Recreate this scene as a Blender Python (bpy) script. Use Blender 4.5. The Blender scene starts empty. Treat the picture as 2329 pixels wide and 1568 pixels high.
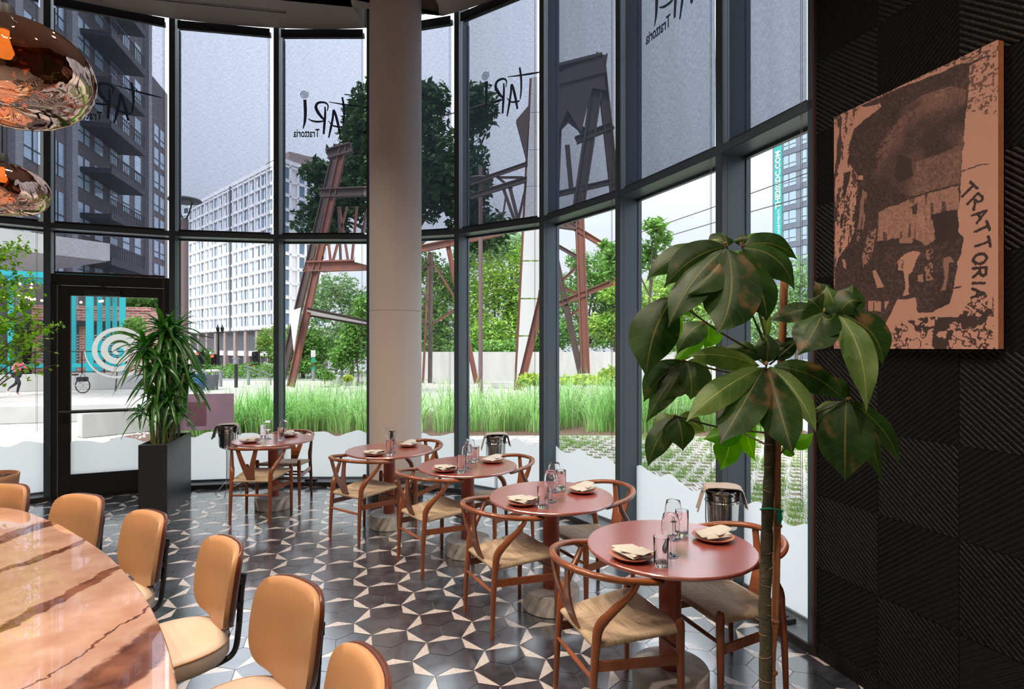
import bpy, bmesh, math, random
import numpy as np
from mathutils import Vector, Matrix
random.seed(7)
sc = bpy.context.scene
COL = sc.collection
F, CX, CY, H = 1290.0, 1164.5, 790.0, 1.742
PI = math.pi
def P(x, y, Y):
    return Vector(((x-CX)/F*Y, Y, H-(y-CY)/F*Y))
def PZ(x, y, z=0.0):
    return P(x, y, F*(H-z)/(y-CY))
V = Vector
def rnd(a, b): return random.uniform(a, b)

# ---------------------------------------------------------------- materials
MATS = {}
def newmat(name):
    m = bpy.data.materials.new(name); m.use_nodes = True
    nt = m.node_tree; nt.nodes.clear()
    return m, nt
def N(nt, typ, **kw):
    n = nt.nodes.new(typ)
    for k, v in kw.items():
        if k.startswith('i_'):
            n.inputs[k[2:].replace('_', ' ')].default_value = v
        else: setattr(n, k, v)
    return n
def rgba(c): return (c[0], c[1], c[2], 1.0)
def mat(name, col, rough=0.5, metal=0.0, spec=0.5, var=0.0, vscale=8.0, bump=0.0, bscale=60.0, col2=None, coat=0.0,
        emis=None, estr=0.0, sub=0.0, trans=0.0, stretch=None, island=0.0, rvar=0.0, coords='Object', cior=1.5, crough=0.08):
    """one principled material with noise colour variation and noise bump"""
    if name in MATS: return MATS[name]
    m, nt = newmat(name)
    out = N(nt, 'ShaderNodeOutputMaterial'); b = N(nt, 'ShaderNodeBsdfPrincipled')
    L = nt.links.new
    b.inputs['Base Color'].default_value = rgba(col); b.inputs['Roughness'].default_value = rough
    b.inputs['Metallic'].default_value = metal; b.inputs['Specular IOR Level'].default_value = spec
    b.inputs['Coat Weight'].default_value = coat; b.inputs['Coat Roughness'].default_value = crough; b.inputs['Coat IOR'].default_value = cior
    tc = None
    def coord(scale):
        nonlocal tc
        if tc is None:
            tc = N(nt, 'ShaderNodeTexCoord')
        if stretch:
            mp = N(nt, 'ShaderNodeMapping'); mp.inputs['Scale'].default_value = stretch
            L(tc.outputs[coords], mp.inputs['Vector']); src = mp.outputs[0]
        else: src = tc.outputs[coords]
        n = N(nt, 'ShaderNodeTexNoise'); n.inputs['Scale'].default_value = scale; n.inputs['Detail'].default_value = 5
        L(src, n.inputs['Vector']); return n
    if var > 0 or col2:
        n = coord(vscale); r = N(nt, 'ShaderNodeValToRGB')
        c2 = col2 or tuple(c*(1-var) for c in col)
        r.color_ramp.elements[0].position = 0.32; r.color_ramp.elements[1].position = 0.68
        r.color_ramp.elements[0].color = rgba(c2); r.color_ramp.elements[1].color = rgba(col)
        L(n.outputs['Fac'], r.inputs['Fac']); L(r.outputs['Color'], b.inputs['Base Color']); last = r.outputs['Color']
    else: last = None
    if island > 0:
        g = N(nt, 'ShaderNodeNewGeometry'); mx = N(nt, 'ShaderNodeHueSaturation')
        mr = N(nt, 'ShaderNodeMapRange'); mr.inputs['To Min'].default_value = 1-island; mr.inputs['To Max'].default_value = 1+island
        L(g.outputs['Random Per Island'], mr.inputs['Value']); L(mr.outputs[0], mx.inputs['Value'])
        if last: L(last, mx.inputs['Color'])
        else: mx.inputs['Color'].default_value = rgba(col)
        L(mx.outputs[0], b.inputs['Base Color']); last = mx.outputs[0]
    if rvar > 0:
        n = coord(vscale*1.7); mr = N(nt, 'ShaderNodeMapRange')
        mr.inputs['To Min'].default_value = max(0.02, rough-rvar); mr.inputs['To Max'].default_value = rough+rvar
        L(n.outputs['Fac'], mr.inputs['Value']); L(mr.outputs[0], b.inputs['Roughness'])
    if bump > 0:
        n = coord(bscale); bp = N(nt, 'ShaderNodeBump'); bp.inputs['Strength'].default_value = bump; bp.inputs['Distance'].default_value = 0.01
        L(n.outputs['Fac'], bp.inputs['Height']); L(bp.outputs[0], b.inputs['Normal'])
    if emis:
        b.inputs['Emission Color'].default_value = rgba(emis); b.inputs['Emission Strength'].default_value = estr
    if trans > 0:
        t = N(nt, 'ShaderNodeBsdfTranslucent'); mx = N(nt, 'ShaderNodeMixShader'); mx.inputs[0].default_value = trans
        if last: L(last, t.inputs['Color'])
        else: t.inputs['Color'].default_value = rgba(col)
        L(b.outputs[0], mx.inputs[1]); L(t.outputs[0], mx.inputs[2]); L(mx.outputs[0], out.inputs['Surface'])
    else: L(b.outputs[0], out.inputs['Surface'])
    MATS[name] = m
    return m
def glassmat(name, tint=(1, 1, 1), refl=0.06, rough=0.0, fres=.5):
    """thin pane: transparent with a share of mirror reflection growing at grazing angles"""
    if name in MATS: return MATS[name]
    m, nt = newmat(name); L = nt.links.new
    out = N(nt, 'ShaderNodeOutputMaterial'); t = N(nt, 'ShaderNodeBsdfTransparent'); g = N(nt, 'ShaderNodeBsdfGlossy')
    t.inputs['Color'].default_value = rgba(tint); g.inputs['Roughness'].default_value = rough
    mx = N(nt, 'ShaderNodeMixShader'); lw = N(nt, 'ShaderNodeLayerWeight'); lw.inputs['Blend'].default_value = 0.25
    mr = N(nt, 'ShaderNodeMapRange'); mr.inputs['To Min'].default_value = refl; mr.inputs['To Max'].default_value = min(1, refl+fres)
    L(lw.outputs['Fresnel' if False else 'Facing'], mr.inputs['Value'])
    pw = N(nt, 'ShaderNodeMath', operation='POWER'); pw.inputs[1].default_value = 3.0
    L(lw.outputs['Facing'], pw.inputs[0]); L(pw.outputs[0], mr.inputs['Value'])
    L(mr.outputs[0], mx.inputs[0]); L(t.outputs[0], mx.inputs[1]); L(g.outputs[0], mx.inputs[2]); L(mx.outputs[0], out.inputs['Surface'])
    MATS[name] = m
    return m

# ---------------------------------------------------------------- mesh builder
class MB:
    def __init__(s): s.v = []; s.f = []; s.m = []; s.uv = []
    def add(s, vs, fs, mi=0, uv=None):
        o = len(s.v); s.v.extend([tuple(v) for v in vs])
        for i, f in enumerate(fs):
            s.f.append(tuple(o+k for k in f)); s.m.append(mi)
            s.uv.append(uv[i] if uv else None)
        return s
    def box(s, x0, y0, z0, x1, y1, z1, mi=0, M=None, cham=0.0):
        if cham > 0:
            c = min(cham, abs(x1-x0)*.45, abs(y1-y0)*.45, abs(z1-z0)*.45)
            bm = bmesh.new(); bmesh.ops.create_cube(bm, size=1)
            for v in bm.verts:
                v.co = V(((x0+x1)/2+v.co.x*(x1-x0), (y0+y1)/2+v.co.y*(y1-y0), (z0+z1)/2+v.co.z*(z1-z0)))
            bmesh.ops.bevel(bm, geom=bm.edges[:], offset=c, segments=2, affect='EDGES')
            vs = [v.co.copy() for v in bm.verts]; fs = [[v.index for v in f.verts] for f in bm.faces]; bm.free()
        else:
            vs = [V(p) for p in ((x0,y0,z0),(x1,y0,z0),(x1,y1,z0),(x0,y1,z0),(x0,y0,z1),(x1,y0,z1),(x1,y1,z1),(x0,y1,z1))]
            fs = [(0,3,2,1),(4,5,6,7),(0,1,5,4),(1,2,6,5),(2,3,7,6),(3,0,4,7)]
        if M is not None: vs = [M @ v for v in vs]
        return s.add(vs, fs, mi)
    def bar(s, a, b, w, d, up=(0, 0, 1), mi=0):
        """a bar of section w (sideways) x d (along up) from a to b"""
        a, b = V(a), V(b); t = (b-a); L = t.length; t.normalize()
        u = V(up); side = t.cross(u)
        if side.length < 1e-4: side = t.cross(V((1, 0, 0)))
        side.normalize(); u = side.cross(t)
        M = Matrix((( t.x, side.x, u.x, a.x), (t.y, side.y, u.y, a.y), (t.z, side.z, u.z, a.z), (0, 0, 0, 1)))
        return s.box(0, -w/2, -d/2, L, w/2, d/2, mi, M)
    def tube(s, pts, r, n=10, cap=True, mi=0, flat=1.0, up=None, closed=False, rnd_end=False):
        pts = [V(p) for p in pts]; k = len(pts)
        rs = list(r) if hasattr(r, '__len__') else [r]*k
        if rnd_end:
            t0 = (pts[0]-pts[1]).normalized(); t1 = (pts[-1]-pts[-2]).normalized()
            a, b = rs[0], rs[-1]
            pts = [pts[0]+t0*a*.9, pts[0]+t0*a*.6]+pts+[pts[-1]+t1*b*.6, pts[-1]+t1*b*.9]
            rs = [a*.35, a*.8]+rs+[b*.8, b*.35]; k += 4
        T = []
        for i in range(k):
            if closed: t = pts[(i+1) % k]-pts[i-1]
            else: t = pts[min(i+1, k-1)]-pts[max(i-1, 0)]
            T.append(t.normalized())
        u = V(up) if up else (V((0, 0, 1)) if abs(T[0].z) < .9 else V((1, 0, 0)))
        vs = []
        for i in range(k):
            t = T[i]; u = (u-t*u.dot(t))
            if u.length < 1e-5: u = t.orthogonal()
            u.normalize(); w = t.cross(u)
            for j in range(n):
                a = 2*PI*j/n
                vs.append(pts[i]+w*(math.cos(a)*rs[i])+u*(math.sin(a)*rs[i]*flat))
        fs = []
        for i in range(k if closed else k-1):
            for j in range(n):
                a = i*n+j; b = i*n+(j+1) % n; i2 = (i+1) % k
                fs.append((a, b, i2*n+(j+1) % n, i2*n+j))
        if cap and not closed:
            fs.append(tuple(range(n-1, -1, -1))); fs.append(tuple((k-1)*n+j for j in range(n)))
        return s.add(vs, fs, mi)
    def lathe(s, prof, n=32, c=(0, 0, 0), mi=0, sx=1.0, sy=1.0):
        vs = []; fs = []; c = V(c)
        for (r, z) in prof:
            for j in range(n):
                a = 2*PI*j/n; vs.append(c+V((r*math.cos(a)*sx, r*math.sin(a)*sy, z)))
        k = len(prof)
        for i in range(k-1):
            for j in range(n):
                a = i*n+j; b = i*n+(j+1) % n
                fs.append((a, b, b+n, a+n))
        if prof[0][0] > 1e-4: fs.append(tuple(range(n-1, -1, -1)))
        if prof[-1][0] > 1e-4: fs.append(tuple((k-1)*n+j for j in range(n)))
        return s.add(vs, fs, mi)
    def shell(s, prof, n=32, c=(0, 0, 0), mi=0):
        """lathe without end caps"""
        vs = []; fs = []; c = V(c); k = len(prof)
        for (r, z) in prof:
            for j in range(n):
                a = 2*PI*j/n; vs.append(c+V((r*math.cos(a), r*math.sin(a), z)))
        for i in range(k-1):
            for j in range(n):
                a = i*n+j; b = i*n+(j+1) % n; fs.append((a, b, b+n, a+n))
        return s.add(vs, fs, mi)
    def prism(s, poly, off, mi=0):
        """extrude a 3D polygon by vector off"""
        n = len(poly); off = V(off); vs = [V(p) for p in poly]+[V(p)+off for p in poly]
        fs = [tuple(range(n-1, -1, -1)), tuple(range(n, 2*n))]
        for i in range(n): j = (i+1) % n; fs.append((i, j, n+j, n+i))
        return s.add(vs, fs, mi)
    def grid(s, rows, mi=0, uv=None, closed=False):
        R = len(rows); Cn = len(rows[0]); vs = [p for r in rows for p in r]; fs = []; uvs = []
        for i in range(R-1):
            for j in range(Cn if closed else Cn-1):
                j2 = (j+1) % Cn
                fs.append((i*Cn+j, i*Cn+j2, (i+1)*Cn+j2, (i+1)*Cn+j))
                if uv: uvs.append([uv[i][j], uv[i][j2], uv[i+1][j2], uv[i+1][j]])
        return s.add(vs, fs, mi, uvs if uv else None)
    def build(s, name, mats, parent=None, smooth=38, loc=None, **props):
        me = bpy.data.meshes.new(name); me.from_pydata(s.v, [], s.f); me.update()
        if not isinstance(mats, (list, tuple)): mats = [mats]
        for m in mats: me.materials.append(m)
        if len(mats) > 1: me.polygons.foreach_set('material_index', s.m)
        if any(u is not None for u in s.uv):
            ul = me.uv_layers.new(name='UVMap'); k = 0
            flat = []
            for fi, f in enumerate(s.f):
                u = s.uv[fi]
                for q in range(len(f)): flat.extend(u[q] if u else (0.0, 0.0))
            ul.data.foreach_set('uv', flat)
        if smooth:
            me.polygons.foreach_set('use_smooth', [True]*len(s.f))
            try: me.set_sharp_from_angle(angle=math.radians(smooth))
            except Exception: pass
        o = bpy.data.objects.new(name, me); COL.objects.link(o)
        if parent: o.parent = parent
        if loc is not None: o.location = loc
        for k, v in props.items(): o[k] = v
        return o
def empty(name, loc=(0, 0, 0), rz=0.0, **props):
    o = bpy.data.objects.new(name, None); COL.objects.link(o); o.location = loc; o.rotation_euler = (0, 0, rz)
    o.empty_display_size = 0.1
    for k, v in props.items(): o[k] = v
    return o
def copy_tree(o, parent=None):
    c = o.copy(); COL.objects.link(c); c.parent = parent
    for ch in list(o.children): copy_tree(ch, c)
    return c
def tag(o, label, cat, group=None, kind=None):
    o['label'] = label; o['category'] = cat
    if group: o['group'] = group
    if kind: o['kind'] = kind
    return o
def catmull(pts, n=8, closed=False):
    pts = [V(p) for p in pts]; out = []; k = len(pts)
    for i in range(k if closed else k-1):
        p0 = pts[i-1] if (i > 0 or closed) else pts[0]*2-pts[1]
        p1 = pts[i]; p2 = pts[(i+1) % k]
        p3 = pts[(i+2) % k] if (i+2 < k or closed) else p2*2-p1
        for j in range(n):
            t = j/n
            out.append(.5*((2*p1)+(p2-p0)*t+(2*p0-5*p1+4*p2-p3)*t*t+(3*p1-p0-3*p2+p3)*t*t*t))
    if not closed: out.append(pts[-1])
    return out
def ribbon(mb, pts, ws, nrm, th=0.001, mi=0, round_ends=True):
    """flat stroke of varying width along pts lying in the plane with normal nrm"""
    pts = [V(p) for p in pts]; nrm = V(nrm).normalized(); k = len(pts); vs = []
    for i in range(k):
        t = (pts[min(i+1, k-1)]-pts[max(i-1, 0)]).normalized(); sd = t.cross(nrm).normalized()
        vs += [pts[i]+sd*ws[i]/2, pts[i]-sd*ws[i]/2]
    n = len(vs); vs2 = vs+[v+nrm*th for v in vs]; fs = []
    for i in range(k-1):
        a = 2*i
        fs += [(a, a+1, a+3, a+2), (n+a+2, n+a+3, n+a+1, n+a), (a, a+2, n+a+2, n+a), (a+3, a+1, n+a+1, n+a+3)]
    mb.add(vs2, fs, mi)
def text_mesh(mb, s, size, org, ux, uz, nrm, th=0.002, align='LEFT', mi=0, sx=1.0, bold=0.0):
    """letters as solid mesh: origin org, reading direction ux, up uz"""
    cu = bpy.data.curves.new('t', 'FONT'); cu.body = s; cu.size = size; cu.align_x = align; cu.extrude = th/2; cu.resolution_u = 3
    cu.offset = bold
    o = bpy.data.objects.new('t', cu); COL.objects.link(o)
    bpy.context.view_layer.update()
    dg = bpy.context.evaluated_depsgraph_get(); me = o.evaluated_get(dg).to_mesh()
    ux, uz, nrm, org = V(ux), V(uz), V(nrm), V(org)
    vs = [org+ux*(v.co.x*sx)+uz*v.co.y+nrm*v.co.z for v in me.vertices]; fs = [tuple(p.vertices) for p in me.polygons]
    o.evaluated_get(dg).to_mesh_clear(); bpy.data.objects.remove(o); bpy.data.curves.remove(cu)
    mb.add(vs, fs, mi)
# ================================================================ ROOM
M_floorblack = mat('tile_black', (0.016, 0.020, 0.029), rough=0.24, var=0.5, vscale=11, col2=(0.060, 0.070, 0.094), bump=0.10, bscale=26, rvar=0.11, island=0.25, spec=0.9, coat=1.0, cior=3.0, crough=.15)
M_floorwhite = mat('tile_cream', (0.64, 0.59, 0.57), rough=0.28, var=0.18, vscale=30, bump=0.1, bscale=30, rvar=0.1, island=0.06, spec=.7, coat=1.0, cior=2.3, crough=.15)
M_grout = mat('grout', (0.17, 0.165, 0.165), rough=0.7)
M_frame = mat('dark_frame_metal', (0.045, 0.066, 0.084), rough=0.42, spec=0.5, bump=0.03, bscale=300)
M_black = mat('black_metal', (0.012, 0.012, 0.014), rough=0.45)
M_ceil = mat('ceiling_paint', (0.36, 0.33, 0.31), rough=0.85, bump=0.02, bscale=200)
M_col = mat('column_paint', (0.62, 0.55, 0.50), rough=0.62, bump=0.02, bscale=180)
M_wallback = mat('back_wall_paint', (0.16, 0.12, 0.10), rough=0.8)
M_glass = glassmat('window_glass', (0.97, 0.985, 0.98), 0.035)
# window line (inner faces of the mullions), left to right
WL = [(-6.97, 4.77), (-6.2, 5.69), (-5.255, 6.41), (-4.131, 6.89), (-2.953, 7.10), (-1.791, 7.10), (-.666, 6.786),
      (.316, 6.13), (.952, 5.127), (1.449, 3.98), (1.700, 3.215)]
WL = [V((a, b, 0)) for a, b in WL]
WALLD = V((.2747, -.9615, 0)).normalized(); WALLN = V((-.9615, -.2747, 0)).normalized()
WALL0 = V((1.71, 3.19, 0))
CEIL = 5.70
def seg(i):
    a, b = WL[i], WL[i+1]; d = (b-a); L = d.length; d.normalize(); n = V((-d.y, d.x, 0))   # n points outward
    return a, b, d, L, n
def outn(i):
    ns = []
    if i > 0: ns.append(seg(i-1)[4])
    if i < len(WL)-1: ns.append(seg(i)[4])
    n = sum(ns, V((0, 0, 0))).normalized(); return n

# ---- floor: hexagon tiles, one cream corner each, three rotations
def floor_tiles():
    a = 0.1190; th0 = math.radians(-14.2)
    def pol(r, d): return V((r*math.cos(d), r*math.sin(d), 0))
    L1 = pol(math.sqrt(3)*a, th0+PI/2); L2 = pol(math.sqrt(3)*a, th0+PI/6)
    C1 = V((-1.0748, 4.229, 0)); apex = {0: -2, 1: 0, 2: 2}
    mb = MB(); g = 0.0019
    outline = [WL[i]+outn(i)*0.06 for i in range(len(WL))]
    def inside(p):
        if p.y < 0.35 or p.x < -6.6: return False
        if (p-WALL0).dot(WALLN) < -0.16: return False
        for i in range(len(WL)-1):
            A, B, d, L, n = seg(i)
            if (p-A).dot(n) > 0.16 and -0.3 < (p-A).dot(d) < L+0.3: return False
        for i in range(len(WL)-1):
            A, B, d, L, n = seg(i)
            if (p-A).dot(n) > 0.45: return False
        return True
    for i in range(-60, 60):
        for j in range(-60, 60):
            c = C1+L1*i+L2*j
            if not inside(c): continue
            k0 = apex[(-i+j) % 3]
            vs = [c+pol(a-g, th0+PI/3*(k0+q)) for q in range(6)]
            z = rnd(0, 0.0012); tx, ty = rnd(-.004, .004), rnd(-.004, .004)
            vs = [V((v.x, v.y, z+(v.x-c.x)*tx+(v.y-c.y)*ty)) for v in vs]
            mb.add(vs, [(1, 2, 3, 4, 5)], 0); mb.add([vs[5], vs[0], vs[1]], [(0, 1, 2)], 1)
    for sgn in (0,):
        mb.add([V((-7.3, -3.6, -.004)), V((3.9, -3.6, -.004)), V((3.9, 3.2, -.004)), V((1.85, 3.5, -.004))]+[WL[i]+outn(i)*.22+V((0, 0, -.004)) for i in range(9, -1, -1)]+[V((-7.3, 4.5, -.004))], [tuple(range(15))], 2)
    o = mb.build('floor', [M_floorblack, M_floorwhite, M_grout], smooth=None, kind='structure')
    return o
floor_tiles()

# ---- ceiling with the notch round the column
COLC = V((-1.354, 6.60, 0)); COLR = 0.298
def make_ceiling():
    mb = MB()
    edge = [WL[i]-outn(i)*0.075 for i in range(len(WL))]
    sm = catmull(edge, 8)
    pts = []
    hole_a = []
    R = 0.50
    for p in sm:
        pts.append(p)
    # replace the stretch of the edge in front of the column by the notch
    left = [p for p in pts if p.x < COLC.x-0.44]; right = [p for p in pts if p.x > COLC.x+0.50 or p.y < 6.0]
    arc = []
    for k in range(0, 25):
        a = math.radians(172)+math.radians(208)*k/24
        arc.append(COLC+V((math.cos(a)*R, math.sin(a)*R, 0)))
    poly = left+[V((COLC.x-0.47, 7.0, 0))]+arc+[V((COLC.x+0.515, 6.74, 0))]+right
    poly += [V((3.75, -3.6, 0)), V((-7.3, -3.6, 0))]
    poly = [V((p.x, p.y, CEIL)) for p in poly]
    bm = bmesh.new(); vs = [bm.verts.new(p) for p in poly]; f = bm.faces.new(vs)
    r = bmesh.ops.extrude_face_region(bm, geom=[f]); up = [g for g in r['geom'] if isinstance(g, bmesh.types.BMVert)]
    for v in up: v.co.z += 0.28
    bmesh.ops.triangulate(bm, faces=[x for x in bm.faces if len(x.verts) > 4])
    bmesh.ops.recalc_face_normals(bm, faces=bm.faces[:])
    me = bpy.data.meshes.new('ceiling'); bm.to_mesh(me); bm.free(); me.materials.append(M_ceil)
    o = bpy.data.objects.new('ceiling', me); COL.objects.link(o); o['kind'] = 'structure'
    # slab over the notch and the shade pocket
    mb = MB(); top = [V((-7.6, -3.9, 0)), V((4.3, -3.9, 0)), V((2.6, 3.4, 0))]+[WL[i]+outn(i)*.30 for i in range(9, -1, -1)]
    mb.prism([V((p.x, p.y, CEIL+.28)) for p in top], (0, 0, .25)); s_ = mb.build('trim_1', M_black, smooth=None, kind='structure')
make_ceiling()

# ---- column
col = empty('wall_column', (COLC.x, COLC.y, 0), kind='structure')
mb = MB(); mb.lathe([(COLR, 0.0), (COLR, 2.155)], 64); mb.build('lower_shaft', M_col, col)
mb = MB(); mb.lathe([(COLR, 2.158), (COLR, CEIL+.28)], 64); mb.build('upper_shaft', M_col, col)
mb = MB(); mb.shell([(COLR+.004, 0), (COLR+.018, .004), (COLR+.018, .165), (COLR+.012, .172), (COLR, .172)], 64); mb.build('base_collar', M_black, col)

# ---- ceiling fittings
sd = (V((-2.67, 6.70, 0))-V((-3.94, 6.466, 0)))
sv = empty('ceiling_slot_vent', (-2.67, 6.70, CEIL)); tag(sv, 'long thin black slot vent in the ceiling edge', 'vent')
mb = MB(); d_ = sd.normalized(); mb.bar(V((0, 0, -.0015)), -d_*1.9+V((0, 0, -.0015)), .028, .003); mb.build('slot', M_black, sv)
mb = MB()
for sgn in (-1, 1):
    n_ = V((-d_.y, d_.x, 0))*sgn*.022; mb.bar(n_+d_*.01+V((0, 0, -.003)), n_-d_*1.92+V((0, 0, -.003)), .012, .006)
mb.build('vent_frame', M_ceil, sv)
sp = empty('ceiling_speaker', (-4.72, 6.40, CEIL)); tag(sp, 'round flush grille in the ceiling near the top edge', 'speaker')
mb = MB(); mb.lathe([(.0, -.004), (.075, -.004), (.09, -.002), (.09, 0)], 32); mb.build('grille', mat('grille', (.28, .25, .24), rough=.7), sp)

# ---- mullions
for i in range(1, len(WL)):
    n = outn(i) if i < len(WL)-1 else seg(i-1)[4]; d = V((n.y, -n.x, 0)); p = WL[i]
    M = Matrix(((d.x, n.x, 0, p.x), (d.y, n.y, 0, p.y), (0, 0, 1, 0), (0, 0, 0, 1)))
    mb = MB(); mb.box(-.0325, 0, 0, .0325, .25, CEIL+.28, 0, M, cham=.003)
    mb.box(-.034, .05, 0, .034, .054, CEIL, 0, M)
    mb.box(-.04, .21, 0, .04, .25, CEIL, 0, M)
    mb.build('trim_%d' % (i+1), M_frame, kind='structure')

# ---- frosted film with the wavy top
def film_mat():
    m, nt = newmat('frosted_film'); L = nt.links.new
    out = N(nt, 'ShaderNodeOutputMaterial'); t = N(nt, 'ShaderNodeBsdfTranslucent'); b = N(nt, 'ShaderNodeBsdfPrincipled')
    t.inputs['Color'].default_value = (.88, .89, .89, 1); b.inputs['Base Color'].default_value = (.55, .57, .58, 1); b.inputs['Roughness'].default_value = .35
    mx = N(nt, 'ShaderNodeMixShader'); mx.inputs[0].default_value = .85
    L(b.outputs[0], mx.inputs[1]); L(t.outputs[0], mx.inputs[2]); L(mx.outputs[0], out.inputs['Surface'])
    return m
M_film = film_mat()
def wave(u): return .640+.027*math.sin(2*PI*u/.43+.6)+.014*math.sin(2*PI*u/.97+1.2)+.006*math.sin(2*PI*u/.21)
def film(a, d, u0, u1, off, n, z0, parent, ub=0.0):
    k = int((u1-u0)/.012)+1; lo, hi = [], []
    for q in range(k+1):
        u = u0+(u1-u0)*q/k; p = a+d*u+n*off
        lo.append(V((p.x, p.y, z0))); hi.append(V((p.x, p.y, wave(u+ub))))
    mb = MB(); mb.grid([lo, hi]); return mb.build('frosted_film', M_film, parent, smooth=None)

# ---- shade fabric: woven mesh one can see through
def shade_mat():
    m, nt = newmat('shade_mesh'); L = nt.links.new
    out = N(nt, 'ShaderNodeOutputMaterial'); t = N(nt, 'ShaderNodeBsdfTransparent'); b = N(nt, 'ShaderNodeBsdfDiffuse'); tl = N(nt, 'ShaderNodeBsdfTranslucent')
    uv = N(nt, 'ShaderNodeUVMap')
    def noise(sx, sy):
        mp = N(nt, 'ShaderNodeMapping'); mp.inputs['Scale'].default_value = (sx, sy, 1)
        L(uv.outputs[0], mp.inputs['Vector']); n = N(nt, 'ShaderNodeTexNoise'); n.inputs['Scale'].default_value = 1; n.inputs['Detail'].default_value = 3
        L(mp.outputs[0], n.inputs['Vector']); return n.outputs['Fac']
    a = N(nt, 'ShaderNodeMath', operation='ADD'); L(noise(430, 26), a.inputs[0]); L(noise(18, 380), a.inputs[1])
    mr = N(nt, 'ShaderNodeMapRange'); mr.inputs['From Min'].default_value = .72; mr.inputs['From Max'].default_value = 1.28
    mr.inputs['To Min'].default_value = .52; mr.inputs['To Max'].default_value = 1.0
    L(a.outputs[0], mr.inputs['Value'])
    t.inputs['Color'].default_value = (.68, .705, .80, 1)
    b.inputs['Color'].default_value = (.018, .021, .03, 1); tl.inputs['Color'].default_value = (.045, .055, .075, 1)
    m1 = N(nt, 'ShaderNodeMixShader'); m1.inputs[0].default_value = .5; L(b.outputs[0], m1.inputs[1]); L(tl.outputs[0], m1.inputs[2])
    lw = N(nt, 'ShaderNodeLayerWeight'); lw.inputs['Blend'].default_value = .5
    iv = N(nt, 'ShaderNodeMath', operation='SUBTRACT'); iv.inputs[0].default_value = 1.04; L(lw.outputs['Facing'], iv.inputs[1])
    pw = N(nt, 'ShaderNodeMath', operation='POWER'); pw.inputs[1].default_value = 2.3; L(iv.outputs[0], pw.inputs[0])
    ml = N(nt, 'ShaderNodeMath', operation='MULTIPLY', use_clamp=True); L(mr.outputs[0], ml.inputs[0]); L(pw.outputs[0], ml.inputs[1])
    m2 = N(nt, 'ShaderNodeMixShader'); L(ml.outputs[0], m2.inputs[0]); L(m1.outputs[0], m2.inputs[1]); L(t.outputs[0], m2.inputs[2])
    L(m2.outputs[0], out.inputs['Surface'])
    return m
M_shade = shade_mat()
M_chain = mat('chain', (.25, .26, .27), rough=.4, metal=.6)
def roller(i, z0, z1, label, gl=.055, gr=.050, head=True, chain=True):
    a, b, d, L, n = seg(i); e = empty('roller_shade', a+V((0, 0, z0))); tag(e, label, 'roller shade', 'mesh roller shades on the tall windows')
    u0, u1 = .0325+gl*.5, L-.0325-gr*.9; off = .045
    rows = []; uvs = []
    for q in range(9):
        z = (z1-z0)*q/8; r_ = []; ur = []
        for k in range(13):
            u = u0+(u1-u0)*k/12
            w = .0015*math.sin(k*1.7+q*.8+i)+(.004*math.sin(q*2+k*.9) if i == 8 and k > 8 and q < 5 else 0)
            r_.append(d*u+n*(off+w)+V((0, 0, z))); ur.append((u+i*1.37, z))
        rows.append(r_); uvs.append(ur)
    mb = MB(); mb.grid(rows, 0, uvs); mb.build('fabric', M_shade, e)
    mb = MB(); mb.bar(d*u0+n*off+V((0, 0, .012)), d*u1+n*off+V((0, 0, .012)), .014, .026); mb.build('hem_bar', M_black, e)
    if head:
        mb = MB(); mb.tube([d*u0+n*(off+.03)+V((0, 0, z1-z0-.02)), d*u1+n*(off+.03)+V((0, 0, z1-z0-.02))], .034, 16)
        mb.build('roller_tube', M_black, e)
        mb = MB(); mb.box(0, 0, 0, u1-u0, .012, .10, 0, Matrix(((d.x, n.x, 0, (d*u0).x), (d.y, n.y, 0, (d*u0).y), (0, 0, 1, z1-z0-.075), (0, 0, 0, 1)))); mb.build('fascia', M_black, e)
    if chain:
        mb = MB(); p = d*(u1-.012)+n*(off-.03)
        for s_ in (-.006, .006): mb.tube([p+d*s_+V((0, 0, z1-z0)), p+d*s_+V((0, 0, .8-z0))], .0016, 5)
        mb.tube([p+d*-.006+V((0, 0, .8-z0)), p+V((0, 0, .79-z0)), p+d*.006+V((0, 0, .8-z0))], .0016, 5)
        mb.build('pull_chain', M_chain, e)
    return e

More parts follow.
